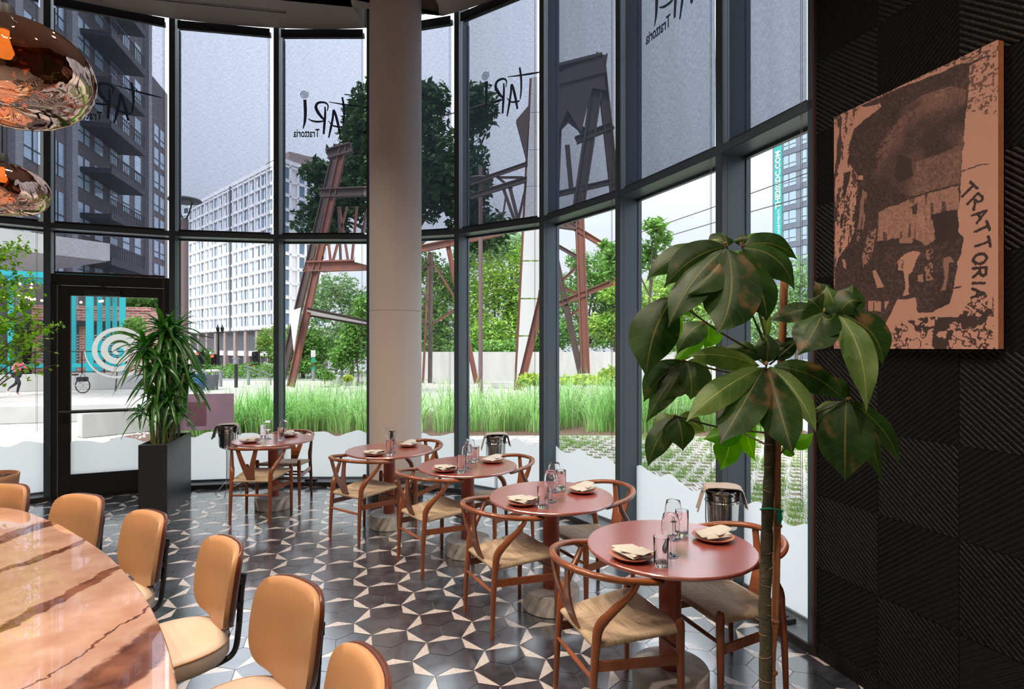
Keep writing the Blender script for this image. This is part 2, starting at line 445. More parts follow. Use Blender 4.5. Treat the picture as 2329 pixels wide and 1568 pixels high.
M_sill = mat('sill_metal', (.10, .125, .15), rough=.38, bump=.02, bscale=200)
M_black_in = M_black
TR0, TR1 = 3.094, 3.155
labels = {1: 'dark mesh roller shade over the far left window behind the pendants',
          2: 'tall dark mesh roller shade above the black glass door, faint mirrored logo behind',
          3: 'dark mesh roller shade with plain pale sky between door and logo window',
          4: 'dark mesh roller shade with mirrored logo just beside the round column',
          5: 'narrow showing dark mesh roller shade half hidden behind the round column',
          6: 'dark mesh roller shade with mirrored logo and steel panel showing through',
          7: 'dark mesh roller shade with dark steel tower silhouette showing through',
          8: 'creased dark mesh roller shade with mirrored logo cut off at its top',
          9: 'pale grey mesh roller shade in the last narrow window by the dark wall'}
for i in range(0, 10):
    a, b, d, L, n = seg(i)
    def Mx(off=0.0, z=0.0):
        p = a+n*off; return Matrix(((d.x, n.x, 0, p.x), (d.y, n.y, 0, p.y), (0, 0, 1, z), (0, 0, 0, 1)))
    w = empty('window_%d' % (i+1), (0, 0, 0), kind='structure')
    mb = MB(); mb.box(-.02, 0, TR0, L+.02, .23, TR1, 0, Mx(), cham=.003); mb.box(0, .195, TR0-.02, L, .23, TR0, 0, Mx()); mb.build('transom', M_frame if i != 2 else M_frame, w)
    g0 = .2
    mb = MB(); mb.box(0, g0, TR1, L, g0+.008, CEIL+.2, 0, Mx()); mb.build('upper_pane', M_glass, w)
    if i != 2:
        mb = MB(); mb.box(-.02, -.012, 0, L+.02, .02, .05, 0, Mx(), cham=.002); mb.build('curb', M_black, w)
        mb = MB(); mb.box(-.02, .0, .044, L+.02, .25, .052, 0, Mx()); mb.box(0, .18, .052, L, .215, .075, 0, Mx()); mb.build('sill', M_sill, w)
        mb = MB(); mb.box(0, g0, .07, L, g0+.008, TR0, 0, Mx()); mb.build('lower_pane', M_glass, w)
        film(a, d, .0, L, g0-.003, n, .075, w, i*1.18)
    if i in labels: roller(i, TR1+.002, CEIL, labels[i])
roller(2, 2.585, TR0-.004, 'short dark mesh roller shade between transom and door head', head=False, chain=False)

# ---- the black glass door between mullions 2 and 3
a, b, d, L, n = seg(2)
DM = Matrix(((d.x, n.x, 0, a.x), (d.y, n.y, 0, a.y), (0, 0, 1, 0), (0, 0, 0, 1)))
door = empty('door_1', (0, 0, 0), kind='structure')
M_door = mat('door_black', (.010, .010, .012), rough=.38)
mb = MB(); mb.box(.03, .02, 0, .085, .16, 2.58, 0, DM, cham=.002); mb.box(L-.085, .02, 0, L-.03, .16, 2.58, 0, DM, cham=.002)
mb.box(.085, .02, 2.48, L-.085, .16, 2.58, 0, DM, cham=.002); mb.box(.03, .02, 2.455, L-.03, .10, 2.48, 0, DM); mb.build('door_frame', M_door, door)
mb = MB(); mb.box(.088, .04, .01, .203, .09, 2.45, 0, DM, cham=.003); mb.box(1.0706, .04, .01, L-.088, .09, 2.45, 0, DM, cham=.003)
mb.box(.203, .04, 2.335, 1.0706, .09, 2.45, 0, DM, cham=.003); mb.box(.203, .04, .01, 1.0706, .09, .273, 0, DM, cham=.003); mb.build('door_leaf', M_door, door)
mb = MB(); mb.box(.2, .062, .27, 1.075, .068, 2.34, 0, DM); mb.build('door_glass', M_glass, door)
film(a, d, .203, 1.0706, .058, n, .273, door, 2.36)
mb = MB(); mb.tube([DM @ V((.12, -.03, 1.0)), DM @ V((1.12, -.03, 1.0))], .017, 12); mb.box(.13, -.03, .985, .17, .04, 1.015, 0, DM); mb.box(1.09, -.03, .985, 1.13, .04, 1.015, 0, DM)
mb.box(.2, .05, .985, 1.072, .08, 1.012, 0, DM); mb.build('push_bar', M_black, door)
mb = MB(); mb.box(.34, -.01, 2.34, .70, .04, 2.41, 0, DM, cham=.004); mb.bar(DM @ V((.68, .0, 2.42)), DM @ V((.40, -.04, 2.47)), .02, .008); mb.bar(DM @ V((.40, -.04, 2.47)), DM @ V((.42, .05, 2.49)), .02, .008)
mb.tube([DM @ V((.68, .01, 2.40)), DM @ V((.68, .01, 2.425))], .012, 10); mb.build('door_closer', M_black, door)
mb = MB(); mb.box(.086, .02, .02, .092, .045, 2.44, 0, DM); mb.build('hinge', M_chain, door)
mb = MB(); mb.box(.0, -.01, .0, L, .25, .012, 0, DM); mb.build('threshold', M_black, door)
# spiral decal on the door glass
M_decal = mat('decal_white', (.97, .97, .95), rough=.6, trans=.8)
def door_pt(x, y):
    k = (x-CX)/F; A = a+n*.056; u = -(A.x-k*A.y)/(d.x-k*d.y); p = A+d*u
    return V((p.x, p.y, H-(y-CY)/F*p.y))
pts, ws = [], []
for q in range(0, 241):
    t = q/240; tu = 3.25*t; ang = math.radians(90)+tu*2*PI; r = 5+tu*21.3
    wv = float(np.interp(tu, [0, .25, .7, 1.7, 2.4, 3.0, 3.25], [7, 9, 15, 15, 10, 6, 2]))
    cx, cy = 270-3*t, 799
    pts.append(door_pt(cx+r*math.cos(ang), cy+r*.86*math.sin(ang))); ws.append(max(.006, wv*.0047))
mb = MB(); ribbon(mb, pts, ws, n, .001); mb.build('spiral_decal', M_decal, door, smooth=None)

# ---- other walls of the room (behind and beside the camera)
mb = MB(); mb.box(-7.5, -3.6, 0, -7.3, 4.9, CEIL+.3); mb.box(-7.5, 4.6, 0, -6.95, 4.8, CEIL+.3); mb.build('wall_left', M_wallback, kind='structure')
mb = MB(); mb.box(-7.5, -3.8, 0, 4.0, -3.6, CEIL+.3); mb.build('wall_back', M_wallback, kind='structure')

# ---- right wall: dark ribbed tiles, diagonal ribs alternating
def rib_mat():
    m, nt = newmat('ribbed_wall'); L = nt.links.new
    out = N(nt, 'ShaderNodeOutputMaterial'); b = N(nt, 'ShaderNodeBsdfPrincipled'); b.inputs['Base Color'].default_value = (.0065, .0055, .0052, 1); b.inputs['Specular IOR Level'].default_value = .14; b.inputs['Roughness'].default_value = .42
    uv = N(nt, 'ShaderNodeUVMap'); sp = N(nt, 'ShaderNodeSeparateXYZ'); L(uv.outputs[0], sp.inputs[0])
    def mth(op, *a):
        n = N(nt, 'ShaderNodeMath', operation=op)
        for i, q in enumerate(a):
            if isinstance(q, (int, float)): n.inputs[i].default_value = q
            else: L(q, n.inputs[i])
        return n.outputs[0]
    nz = N(nt, 'ShaderNodeTexNoise'); mp = N(nt, 'ShaderNodeMapping'); mp.inputs['Scale'].default_value = (2.2, 26, 1); L(uv.outputs[0], mp.inputs[0]); L(mp.outputs[0], nz.inputs['Vector']); nz.inputs['Scale'].default_value = 1; nz.inputs['Detail'].default_value = 4
    c = mth('ADD', sp.outputs[0], mth('MULTIPLY', nz.outputs[0], .30))
    h = mth('SQRT', mth('ABSOLUTE', mth('SINE', mth('MULTIPLY', c, PI))))
    n2 = N(nt, 'ShaderNodeTexNoise'); n2.inputs['Scale'].default_value = 60; n2.inputs['Detail'].default_value = 4; tc = N(nt, 'ShaderNodeTexCoord'); L(tc.outputs['Object'], n2.inputs['Vector'])
    hh = mth('ADD', h, mth('MULTIPLY', n2.outputs[0], .35))
    bp = N(nt, 'ShaderNodeBump'); bp.inputs['Strength'].default_value = 1.0; bp.inputs['Distance'].default_value = .009; L(hh, bp.inputs['Height']); L(bp.outputs[0], b.inputs['Normal'])
    r = N(nt, 'ShaderNodeMapRange'); r.inputs['To Min'].default_value = .34; r.inputs['To Max'].default_value = .6; L(n2.outputs[0], r.inputs[0]); L(r.outputs[0], b.inputs['Roughness'])
    L(b.outputs[0], out.inputs['Surface']); return m
def ribwall():
    mb = MB(); tw, thh = .39, .405; z00 = .103; p = .0212
    for ci in range(18):
        for rj in range(-1, 14):
            w0 = z00+rj*thh; w1 = min(w0+thh, CEIL); w0 = max(0, w0); s_ = 1 if (ci+rj) % 2 == 0 else -1
            if w1 <= w0: continue
            zz0 = z00+rj*thh; g = .0018; u0, u1 = ci*tw+g, (ci+1)*tw-g
            def q(u, z, dep): 
                v = WALL0+WALLD*u+WALLN*dep; return V((v.x, v.y, z))
            def uvc(u, z):
                a_, c_ = u-ci*tw, z-zz0; ct, st = math.cos(math.radians(40)), math.sin(math.radians(40))
                # coordinate across the ribs, in rib widths
                return ((c_*ct-a_*st*s_)/p+ci*7.3, (a_*ct+c_*st*s_)/.4+rj*1.7)
            a_, c_ = w0+g, w1-g
            outer = [q(u0, a_, .001), q(u1, a_, .001), q(u1, c_, .001), q(u0, c_, .001)]
            mb.add(outer, [(0, 1, 2, 3)][::1], 0, [[uvc(u0, a_), uvc(u1, a_), uvc(u1, c_), uvc(u0, c_)]])
    o = mb.build('wall_right', rib_mat(), smooth=None, kind='structure')
    # face them into the room
    mb = MB(); M = Matrix(((WALLD.x, WALLN.x, 0, WALL0.x), (WALLD.y, WALLN.y, 0, WALL0.y), (0, 0, 1, 0), (0, 0, 0, 1)))
    mb.box(-.01, -.35, 0, 7.2, -.003, CEIL+.3, 0, M); mb.build('wall_right_core', mat('wall_core', (.010, .009, .009), rough=.6), kind='structure')
    mb = MB(); mb.box(-.014, -.25, 0, .0, .012, CEIL, 0, M); mb.build('trim_20', mat('edge_trim', (.05, .02, .015), rough=.4), kind='structure')
ribwall()
# ================================================================ FURNITURE
M_wood = mat('cherry_wood', (.33, .100, .034), rough=.26, var=.45, vscale=6, col2=(.17, .050, .019), stretch=(1, 1, .25), coat=.25, bump=.04, bscale=40)
M_table = mat('terracotta_laminate', (.36, .085, .060), rough=.34, var=.12, vscale=14, bump=.015, bscale=160, spec=.6, coat=1.0, cior=2.5, crough=.22)
M_conc = mat('concrete_base', (.76, .73, .67), rough=.75, var=.3, vscale=14, bump=.15, bscale=50)
def cord_mat():
    m, nt = newmat('paper_cord'); L = nt.links.new
    out = N(nt, 'ShaderNodeOutputMaterial'); b = N(nt, 'ShaderNodeBsdfPrincipled'); b.inputs['Roughness'].default_value = .75
    uv = N(nt, 'ShaderNodeUVMap'); sp = N(nt, 'ShaderNodeSeparateXYZ'); L(uv.outputs[0], sp.inputs[0])
    def mth(op, a, b_=None):
        n = N(nt, 'ShaderNodeMath', operation=op)
        for i, q in enumerate((a, b_)):
            if q is None: continue
            if isinstance(q, (int, float)): n.inputs[i].default_value = q
            else: L(q, n.inputs[i])
        return n.outputs[0]
    st = mth('ABSOLUTE', mth('SINE', mth('MULTIPLY', sp.outputs[0], PI/.0052)))
    tw = mth('SINE', mth('ADD', mth('MULTIPLY', sp.outputs[1], 2*PI/.006), mth('MULTIPLY', sp.outputs[0], 900)))
    h = mth('ADD', mth('POWER', st, .6), mth('MULTIPLY', tw, .12))
    bp = N(nt, 'ShaderNodeBump'); bp.inputs['Distance'].default_value = .0035; bp.inputs['Strength'].default_value = .9; L(h, bp.inputs['Height']); L(bp.outputs[0], b.inputs['Normal'])
    nz = N(nt, 'ShaderNodeTexNoise'); mp = N(nt, 'ShaderNodeMapping'); mp.inputs['Scale'].default_value = (190, 5, 1); L(uv.outputs[0], mp.inputs[0]); L(mp.outputs[0], nz.inputs['Vector']); nz.inputs['Scale'].default_value = 1
    r = N(nt, 'ShaderNodeValToRGB'); r.color_ramp.elements[0].position = .3; r.color_ramp.elements[0].color = (.58, .40, .25, 1); r.color_ramp.elements[1].position = .62; r.color_ramp.elements[1].color = (.92, .72, .50, 1)
    L(nz.outputs[0], r.inputs[0]); mx = N(nt, 'ShaderNodeMix', data_type='RGBA', blend_type='MULTIPLY'); mx.inputs[0].default_value = .55
    L(r.outputs[0], mx.inputs[6]); g = N(nt, 'ShaderNodeMapRange'); g.inputs['To Min'].default_value = .35; L(st, g.inputs[0]); L(g.outputs[0], mx.inputs[7]); L(mx.outputs[2], b.inputs['Base Color'])  # colour darkened between the cords paints in the shade of the grooves
    L(b.outputs[0], out.inputs['Surface']); return m
M_cord = cord_mat()
def make_wishbone():
    """wishbone chair, faces +x, origin on the floor under the middle of the front seat rail"""
    e = empty('wishbone_chair')
    R_ = [(.27*math.cos(a)-.245, .27*math.sin(a)) for a in [math.radians(q) for q in range(90, 271, 10)]]
    rail = [(-.135, .285), (-.18, .281)]+R_+[(-.18, -.281), (-.135, -.285)]
    def rz(x): return .699+.045*min(1, max(0, (-.14-x)/.36))**1.2
    rp = [V((x, y, rz(x))) for x, y in rail]
    mb = MB(); mb.tube(catmull(rp, 3), .0185, 12, flat=.85, rnd_end=True); mb.build('top_rail', M_wood, e)
    for s in (-1, 1):
        mb = MB(); mb.tube([(.0, .240*s, .0), (0, .238*s, .25), (0, .235*s, .44), (0, .235*s, .475)], [.0135, .0180, .0205, .0195], 14, rnd_end=True); mb.build('leg', M_wood, e)
        mb = MB(); pts = catmull([(-.435, .199*s, 0), (-.425, .196*s, .25), (-.410, .192*s, .42), (-.395, .197*s, .50), (-.345, .225*s, .57), (-.285, .256*s, .64), (-.255, .272*s, .69), (-.25, .276*s, .715)], 5)
        rr = [.0135+.0095*min(1, i/14) if i < 18 else .021-.009*min(1, (i-18)/14) for i in range(len(pts))]
        mb.tube(pts, rr, 14, rnd_end=False); mb.build('leg', M_wood, e)
        mb = MB(); mb.bar((-.422, .196*s, .325), (0, .238*s, .305), .014, .042, mi=0); mb.build('side_stretcher', M_wood, e)
    mb = MB(); mb.tube([(-.428, -.197, .27), (-.428, 0, .272), (-.428, .197, .27)], [.009, .012, .009], 10); mb.build('rear_stretcher', M_wood, e); mb = MB(); mb.tube([(0, -.238, .335), (0, 0, .335), (0, .238, .335)], [.009, .012, .009], 10); mb.build('front_stretcher', M_wood, e)
    # Y splat: a plate 10 mm thick, curved back from seat to rail
    mb = MB()
    def sx(z): t = (z-.425)/.31; return -.412-.085*t-.018*math.sin(PI*t)
    def sheet(fl, fr, z0, z1, k=10):
        A, B = [], []
        for i in range(k+1):
            z = z0+(z1-z0)*i/k; A.append((fl(z), z)); B.append((fr(z), z))
        vs = []
        for (y, z) in A: vs += [V((sx(z), y, z)), V((sx(z)-.011, y, z))]
        o = len(vs)
        for (y, z) in B: vs += [V((sx(z), y, z)), V((sx(z)-.011, y, z))]
        fs = []
        for i in range(k):
            a_ = 2*i; fs += [(a_, a_+2, o+a_+2, o+a_), (a_+1, o+a_+1, o+a_+3, a_+3), (a_, a_+1, a_+3, a_+2), (o+a_, o+a_+2, o+a_+3, o+a_+1)]
        fs += [(0, o, o+1, 1), (2*k, 2*k+1, o+2*k+1, o+2*k)]
        mb.add(vs, fs)
    zs = .545
    def wo(z): t = max(0, (z-.425)/.31); return .040+.068*t**1.15
    def wi(z): t = (z-zs)/(.735-zs); return .003+.066*max(0, t)**.85
    sheet(lambda z: -wo(z), lambda z: wo(z), .425, zs+.002)
    sheet(lambda z: -wo(z), lambda z: -wi(z), zs, .742, 12); sheet(lambda z: wi(z), lambda z: wo(z), zs, .742, 12)
    mb.build('back_splat', M_wood, e, smooth=30)
    # woven seat: four mitred sections
    mb = MB(); K = 16
    def top(u, v):   # u 0 back..1 front, v -1..1
        x = -.405+.405*u; hw = (.178+.047*u); y = hw*v
        z = .425+.030*u
        edge = min(u, 1-u, (1-abs(v))*.5)*2
        z += -.010*max(0, math.sin(PI*min(1, max(0, u))))*(1-v*v) + .004*edge
        return V((x, y, z))
    def rim(p, q, m_):   # roll over the rail outward direction q
        out = []
        for k in range(1, 7):
            t = math.radians(30*k); out.append(p+q*(math.sin(t)*.017)+V((0, 0, -.016*(1-math.cos(t)))))
        return out
    C = (.5, 0)
    def section(c0, c1, q):
        rows, uvs = [], []
        for i in range(K+1):
            s = i/K; r_, ur = [], []
            for j in range(K+1):
                t = j/K; bu = c0[0]+(c1[0]-c0[0])*t; bv = c0[1]+(c1[1]-c0[1])*t
                u = bu+(C[0]-bu)*(1-s); v = bv+(C[1]-bv)*(1-s)
                p = top(u, v); r_.append(p)
                ur.append(((p.y if abs(q.x) > .5 else p.x), (p.x if abs(q.x) > .5 else p.y)))
            rows.append(r_); uvs.append(ur)
        base = rows[-1]; ub = uvs[-1]; off = [rim(p, q, 0) for p in base]
        for k in range(6):
            rows.append([off[j][k] for j in range(K+1)]); uvs.append([(ub[j][0], ub[j][1]+.009*(k+1)) for j in range(K+1)])
        mb.grid(rows, 0, uvs)
    section((1, -1), (1, 1), V((1, 0, 0))); section((0, 1), (0, -1), V((-1, 0, 0)))
    section((1, 1), (0, 1), V((.12, 1, 0)).normalized()); section((0, -1), (1, -1), V((.12, -1, 0)).normalized())
    bot = [top(0, -1), top(0, 1), top(1, 1), top(1, -1)]; mb.add([p+V((0, 0, -.03)) for p in bot], [(0, 1, 2, 3)])
    mb.build('seat', M_cord, e, smooth=50)
    return e
def make_table():
    e = empty('round_table'); R = .415
    mb = MB(); mb.lathe([(0, .722), (R-.006, .722), (R, .727), (R, .737), (R-.004, .742), (0, .742)], 96); mb.build('table_top', M_table, e, smooth=30)
    mb = MB(); mb.lathe([(.055, .125), (.055, .722)], 40); mb.lathe([(.10, .714), (.10, .722)], 40); mb.build('post', mat('terracotta_post', (.44, .105, .060), rough=.42), e)
    mb = MB(); mb.lathe([(.184, 0), (.190, .004), (.190, .124), (.186, .130), (0, .130)], 64); mb.build('base', M_conc, e)
    return e
TAB = [(-2.59, 6.16, 88.5), (-1.196, 5.53, 56), (-.375, 4.80, 37), (.263, 3.82, 29), (.80, 2.87, 19.5)]
TD = ['the farthest table beside the black planter', 'the table in front of the white column', 'the middle table of the window row',
      'the second nearest table of the window row', 'the nearest table beside the tall leafy plant']
CHA = ['wishbone chair seen from behind at the farthest table, black planter to its left',
       'wishbone chair seen from behind at the table in front of the white column',
       'wishbone chair seen from behind at the middle table, third of the aisle row',
       'wishbone chair seen from behind at the second nearest table',
       'nearest wishbone chair, seen from behind at the table by the tall plant']
CHW = ['wishbone chair on the window side of the farthest table, facing the room',
       'wishbone chair on the column side of the table in front of the white column',
       'wishbone chair by the window behind the middle table with an ice bucket beyond',
       'wishbone chair on the window side of the second nearest table',
       'wishbone chair by the window partly hidden behind the plant trunk']
c0 = make_wishbone(); t0 = make_table(); first = True
chairs = []
for i, (x, y, dg) in enumerate(TAB):
    a_ = math.radians(dg); f = V((math.cos(a_), math.sin(a_), 0))
    t = t0 if i == 0 else copy_tree(t0)
    t.location = (x, y, 0); t.rotation_euler = (0, 0, a_+i*.7)
    tag(t, 'round terracotta pedestal table, ' + TD[i].replace('the ', '', 1), 'table', 'round pedestal tables along the window')
    for side in (0, 1):
        c = c0 if (i == 0 and side == 0) else copy_tree(c0)
        off = -.108 if side == 0 else -.115
        c.location = V((x, y, 0))+f*off*(1 if side == 0 else -1); c.rotation_euler = (0, 0, a_+(PI if side else 0)+rnd(-.02, .02))
        tag(c, (CHW if side else CHA)[i], 'chair', 'wishbone chairs at the round tables'); chairs.append(c)

# ---- tableware
M_plate = mat('clay_plate', (.50, .20, .12), rough=.45, var=.15, vscale=20)
M_linen = mat('linen', (.60, .57, .51), rough=.9, bump=.25, bscale=420, var=.08, vscale=30)
def clearglass():
    m, nt = newmat('drinking_glass'); L = nt.links.new
    out = N(nt, 'ShaderNodeOutputMaterial'); g = N(nt, 'ShaderNodeBsdfGlass'); g.inputs['IOR'].default_value = 1.45; g.inputs['Roughness'].default_value = 0
    g.inputs['Color'].default_value = (1, 1, 1, 1)
    L(g.outputs[0], out.inputs['Surface']); return m
M_tumbler = clearglass()
M_wine = glassmat('wine_glass', (.985, .985, .99), .035, fres=.55)
M_stem = glassmat('glass_foot', (.96, .96, .97), .22, fres=.5)
def make_plate():
    e = empty('plate'); mb = MB()
    mb.lathe([(0, 0), (.055, 0), (.058, .003), (.085, .010), (.103, .021), (.105, .024), (.102, .0245), (.084, .014), (.058, .008), (0, .007)], 48)
    mb.build('dish', M_plate, e, smooth=60); return e
def make_napkin(v):
    """folded napkin: two stacked leaves of cloth, one corner turned over"""
    e = empty('napkin'); mb = MB(); rr = random.Random(v)
    def leaf(pts4, z0, th, wob, lift):
        n_ = 14; rows_t, rows_b = [], []
        a_, b_, c_, d_ = [V((p[0], p[1], 0)) for p in pts4]
        for i in range(n_+1):
            rt, rb = [], []
            for j in range(n_+1):
                s, t = i/n_, j/n_; p = (a_*(1-s)+b_*s)*(1-t)+(d_*(1-s)+c_*s)*t
                z = z0+wob*math.sin(3.1*s+2.2*t+v)+lift*(s**3)*(1-t)+.006*math.sin(PI*t)*(s)
                rim_ = max(abs(s-.5), abs(t-.5))*2
                r0 = math.hypot(p.x, p.y)
                z += .02*max(0, r0-.08)
                th_ = th*(1-.75*max(0, (rim_-.85)/.15)); rt.append(V((p.x, p.y, z+th_))); rb.append(V((p.x, p.y, z)))
            rows_t.append(rt); rows_b.append(rb)
        mb.grid(rows_t); mb.grid([list(reversed(r_)) for r_ in rows_b])
        mb.grid([rows_b[0], rows_t[0]]); mb.grid([rows_t[-1], rows_b[-1]])
        mb.grid([[r_[0] for r_ in rows_t], [r_[0] for r_ in rows_b]]); mb.grid([[r_[-1] for r_ in rows_b], [r_[-1] for r_ in rows_t]])
    leaf([(-.08, -.055), (.07, -.062), (.078, .05), (-.065, .055)], .025, .009, .0012, .0)
    leaf([(-.105, -.035), (.07, -.06), (.075, .055), (-.06, .07)], .0305, .008, .0015, .004)
    leaf([(-.02, -.065), (.105, -.03), (.10, .055), (.01, .065)], .039, .007, .0018, .010)
    mb.build('cloth', M_linen, e, smooth=50); return e
def make_tumbler():
    e = empty('water_tumbler'); mb = MB()
    mb.lathe([(0, 0), (.030, 0), (.0325, .003), (.035, .132), (.0344, .1345), (.0336, .132), (.0312, .022), (.028, .018), (0, .0165)], 40)
    mb.build('glass_body', M_tumbler, e, smooth=50); return e
def make_wine():
    e = empty('wine_glass')
    bowl = [(.004, .088), (.012, .089), (.028, .094), (.040, .107), (.0445, .124), (.044, .145), (.040, .175), (.035, .200), (.0345, .2005)]
    full = [(0, .088)]+bowl+[(r-.0013, z+(.0013 if r < .03 else 0)) for r, z in bowl[:-1]][::-1]+[(0, .0897)]
    mb = MB(); mb.lathe(full, 40); mb.build('bowl', M_tumbler, e, smooth=60)
    mb = MB(); mb.lathe([(0, 0), (.037, 0), (.0375, .0012), (.03, .0025), (.012, .005), (.0055, .010), (.0038, .02), (.0035, .07), (.005, .088), (.006, .0905), (0, .0915)], 32); mb.build('stem', M_tumbler, e, smooth=60)
    return e
ware = [('plate', make_plate()), ('napkin', make_napkin(1)), ('tumbler', make_tumbler()), ('wine', make_wine())]
nap2 = make_napkin(2.4)
used = set()
sides = ['aisle side', 'window side']
spots = {'plate': [(-.275, -.09), (.245, -.02)], 'tumbler': [(-.195, -.2125), (.150, .105)], 'wine': [(-.092, -.135), (.065, .065)]}
TDs = [t.replace('the window row', 'the row') for t in TD]
for i, (x, y, dg) in enumerate(TAB):
    a_ = math.radians(dg); f = V((math.cos(a_), math.sin(a_), 0)); l = V((-f.y, f.x, 0))
    for s in (0, 1):
        for nm, proto in ware:
            if nm == 'napkin' and s == 1: proto, key = nap2, 'nap2'
            else: key = nm
            o = copy_tree(proto) if key in used else proto; used.add(key)
            px_, py_ = spots['plate' if nm == 'napkin' else nm][s]
            # the set at the far tables is laid a little differently
            if i == 0: py_ = -py_; 
            if i == 0 and nm in ('tumbler', 'wine'): px_, py_ = [(-.06, -.10), (.12, .17)][s] if nm == 'tumbler' else [(-.0, -.06), (.05, .10)][s]; px_, py_ = (px_, -py_) if nm == 'wine' else (px_, py_)
            if i == 0 and nm in ('plate', 'napkin'): px_, py_ = [(-.22, .15), (.20, -.08)][s]
            j = rnd(-.012, .012)
            pos = V((x, y, .742))+f*(px_+j)+l*(py_+j)
            if nm == 'napkin': pos = last+V((0, 0, .002))
            o.location = pos; last = pos.copy()
            o.rotation_euler = (0, 0, a_+rnd(-.2, .2)+(-1.35 if nm == 'napkin' and s == 0 else 0)+(.2 if nm == 'napkin' and s == 1 else 0))
            side = sides[s]
            if nm == 'plate': tag(o, 'small clay plate on the %s of %s' % (side, TDs[i]), 'plate', 'clay side plates on the tables')
            if nm == 'napkin': tag(o, 'folded grey linen napkin, %s of %s' % (side, TDs[i]), 'napkin', 'folded napkins on the plates')
            if nm == 'tumbler': tag(o, 'straight water tumbler, %s of %s' % (side, TDs[i]), 'glass', 'water tumblers on the tables')
            if nm == 'wine': tag(o, 'stemmed wine glass, %s of %s' % (side, TDs[i]), 'wine glass', 'wine glasses on the tables')

# ---- ice buckets on stands with a towel
M_steel = mat('polished_steel', (.55, .53, .50), rough=.12, metal=1.0)
M_towel = mat('towel_cloth', (.42, .36, .31), rough=.9, bump=.2, bscale=300)
def make_bucket():
    e = empty('ice_bucket'); R = .105
    mb = MB(); mb.shell([(.0, .555), (.080, .555), (.088, .56), (.094, .60), (R-.002, .775), (R, .778), (R, .784), (R-.002, .787), (R, .80), (R+.006, .805), (R+.006, .811), (R, .813), (R-.006, .80), (R-.01, .62), (.0, .58)], 48); mb.build('pail', M_steel, e, smooth=50)
    for s in (-1, 1):
        mb = MB(); mb.tube([V((s*(R+.004), q*.018, .79)) for q in (-1, 1)], .006, 8); mb.lathe([(0, -.004), (.011, -.004), (.014, .002), (.011, .010), (0, .012)], 16, c=(s*(R+.016), 0, .785)); mb.build('handle', M_steel, e)
    mb = MB()
    mb.tube([V((math.cos(q/24*2*PI)*(R+.008), math.sin(q/24*2*PI)*(R+.008), .735)) for q in range(24)], .0035, 6, closed=True)
    for k in range(3):
        t = math.radians(30+120*k); c_, s_ = math.cos(t), math.sin(t)
        mb.tube(catmull([(c_*(R+.010), s_*(R+.010), .765), (c_*(R+.010), s_*(R+.010), .58), (c_*.095, s_*.095, .545), (c_*.03, s_*.03, .53), (c_*.016, s_*.016, .50), (c_*.016, s_*.016, .20), (c_*.03, s_*.03, .14), (c_*.17, s_*.17, .004)], 4), .0038, 7)
    mb.build('stand', M_steel, e)
    # towel draped over the rim and across the mouth
    mb = MB(); prof = [(-.158, .665), (-.148, .70), (-.135, .75), (-.122, .795), (-.113, .816), (-.095, .824), (-.04, .829), (.04, .830), (.09, .826), (.112, .818), (.122, .79), (.134, .74), (.142, .70)]
    rows = []
    for q in range(13):
        yy = -.085+.170*q/12; sh = .012*math.sin(q*.9)
        rows.append([V((p[0]*(1 if abs(p[0]) < .1 else 1+.05*math.sin(q)), yy*(1+.25*max(0, abs(p[0])-.1)*6)+.05*(1 if p[0] < -.1 else 0)*(.82-p[1]), p[1]+(sh*.25 if abs(p[0]) < .1 else 0)+(rnd(-.003, .003)))) for p in prof])
    mb.grid(rows); mb.grid([[v+V((0, 0, .005)) for v in r_] for r_ in rows])
    t_ = mb.build('towel', M_towel, e, smooth=70); return e
bk = make_bucket(); BUCK = [(-3.37, 6.72, 0, 'steel wine bucket on a stand by the planter with a towel over it', .3),
     (-.165, 5.99, 0, 'steel wine bucket on a stand behind the middle table by the window', .1),
     (1.385, 3.73, 0, 'steel wine bucket on a stand by the window behind the nearest table', -.25)]
for i, (x, y, z, lb, rz_) in enumerate(BUCK):
    o = bk if i == 0 else copy_tree(bk); o.location = (x, y, z); o.rotation_euler = (0, 0, rz_); tag(o, lb, 'ice bucket', 'wine buckets on stands')

# ---- floor sockets on the sill
ob = empty('socket_box', (0, 0, 0)); a, b, d, L_, n = seg(9); tag(ob, 'black power socket box on the window ledge by the dark wall', 'socket')
p_ = a+d*.50+n*.075; Mo = Matrix(((d.x, n.x, 0, p_.x), (d.y, n.y, 0, p_.y), (0, 0, 1, .052), (0, 0, 0, 1)))
mb = MB(); mb.box(-.085, -.035, 0, .085, .035, .032, 0, Mo, cham=.003); mb.build('housing', M_black, ob)
mb = MB()
for sx_ in (-.04, .0, .035): mb.box(sx_-.012, -.016, .032, sx_+.012, .016, .036, 0, Mo, cham=.002)
mb.build('outlet', M_black, ob)
ob = empty('socket_box', (0, 0, 0)); a, b, d, L_, n = seg(4); tag(ob, 'small black socket box on the window ledge behind the farthest table', 'socket')
p_ = a+d*.42+n*.05; Mo = Matrix(((d.x, n.x, 0, p_.x), (d.y, n.y, 0, p_.y), (0, 0, 1, .052), (0, 0, 0, 1)))
mb = MB(); mb.box(-.07, -.03, 0, .07, .03, .03, 0, Mo, cham=.003); mb.build('housing', M_black, ob)

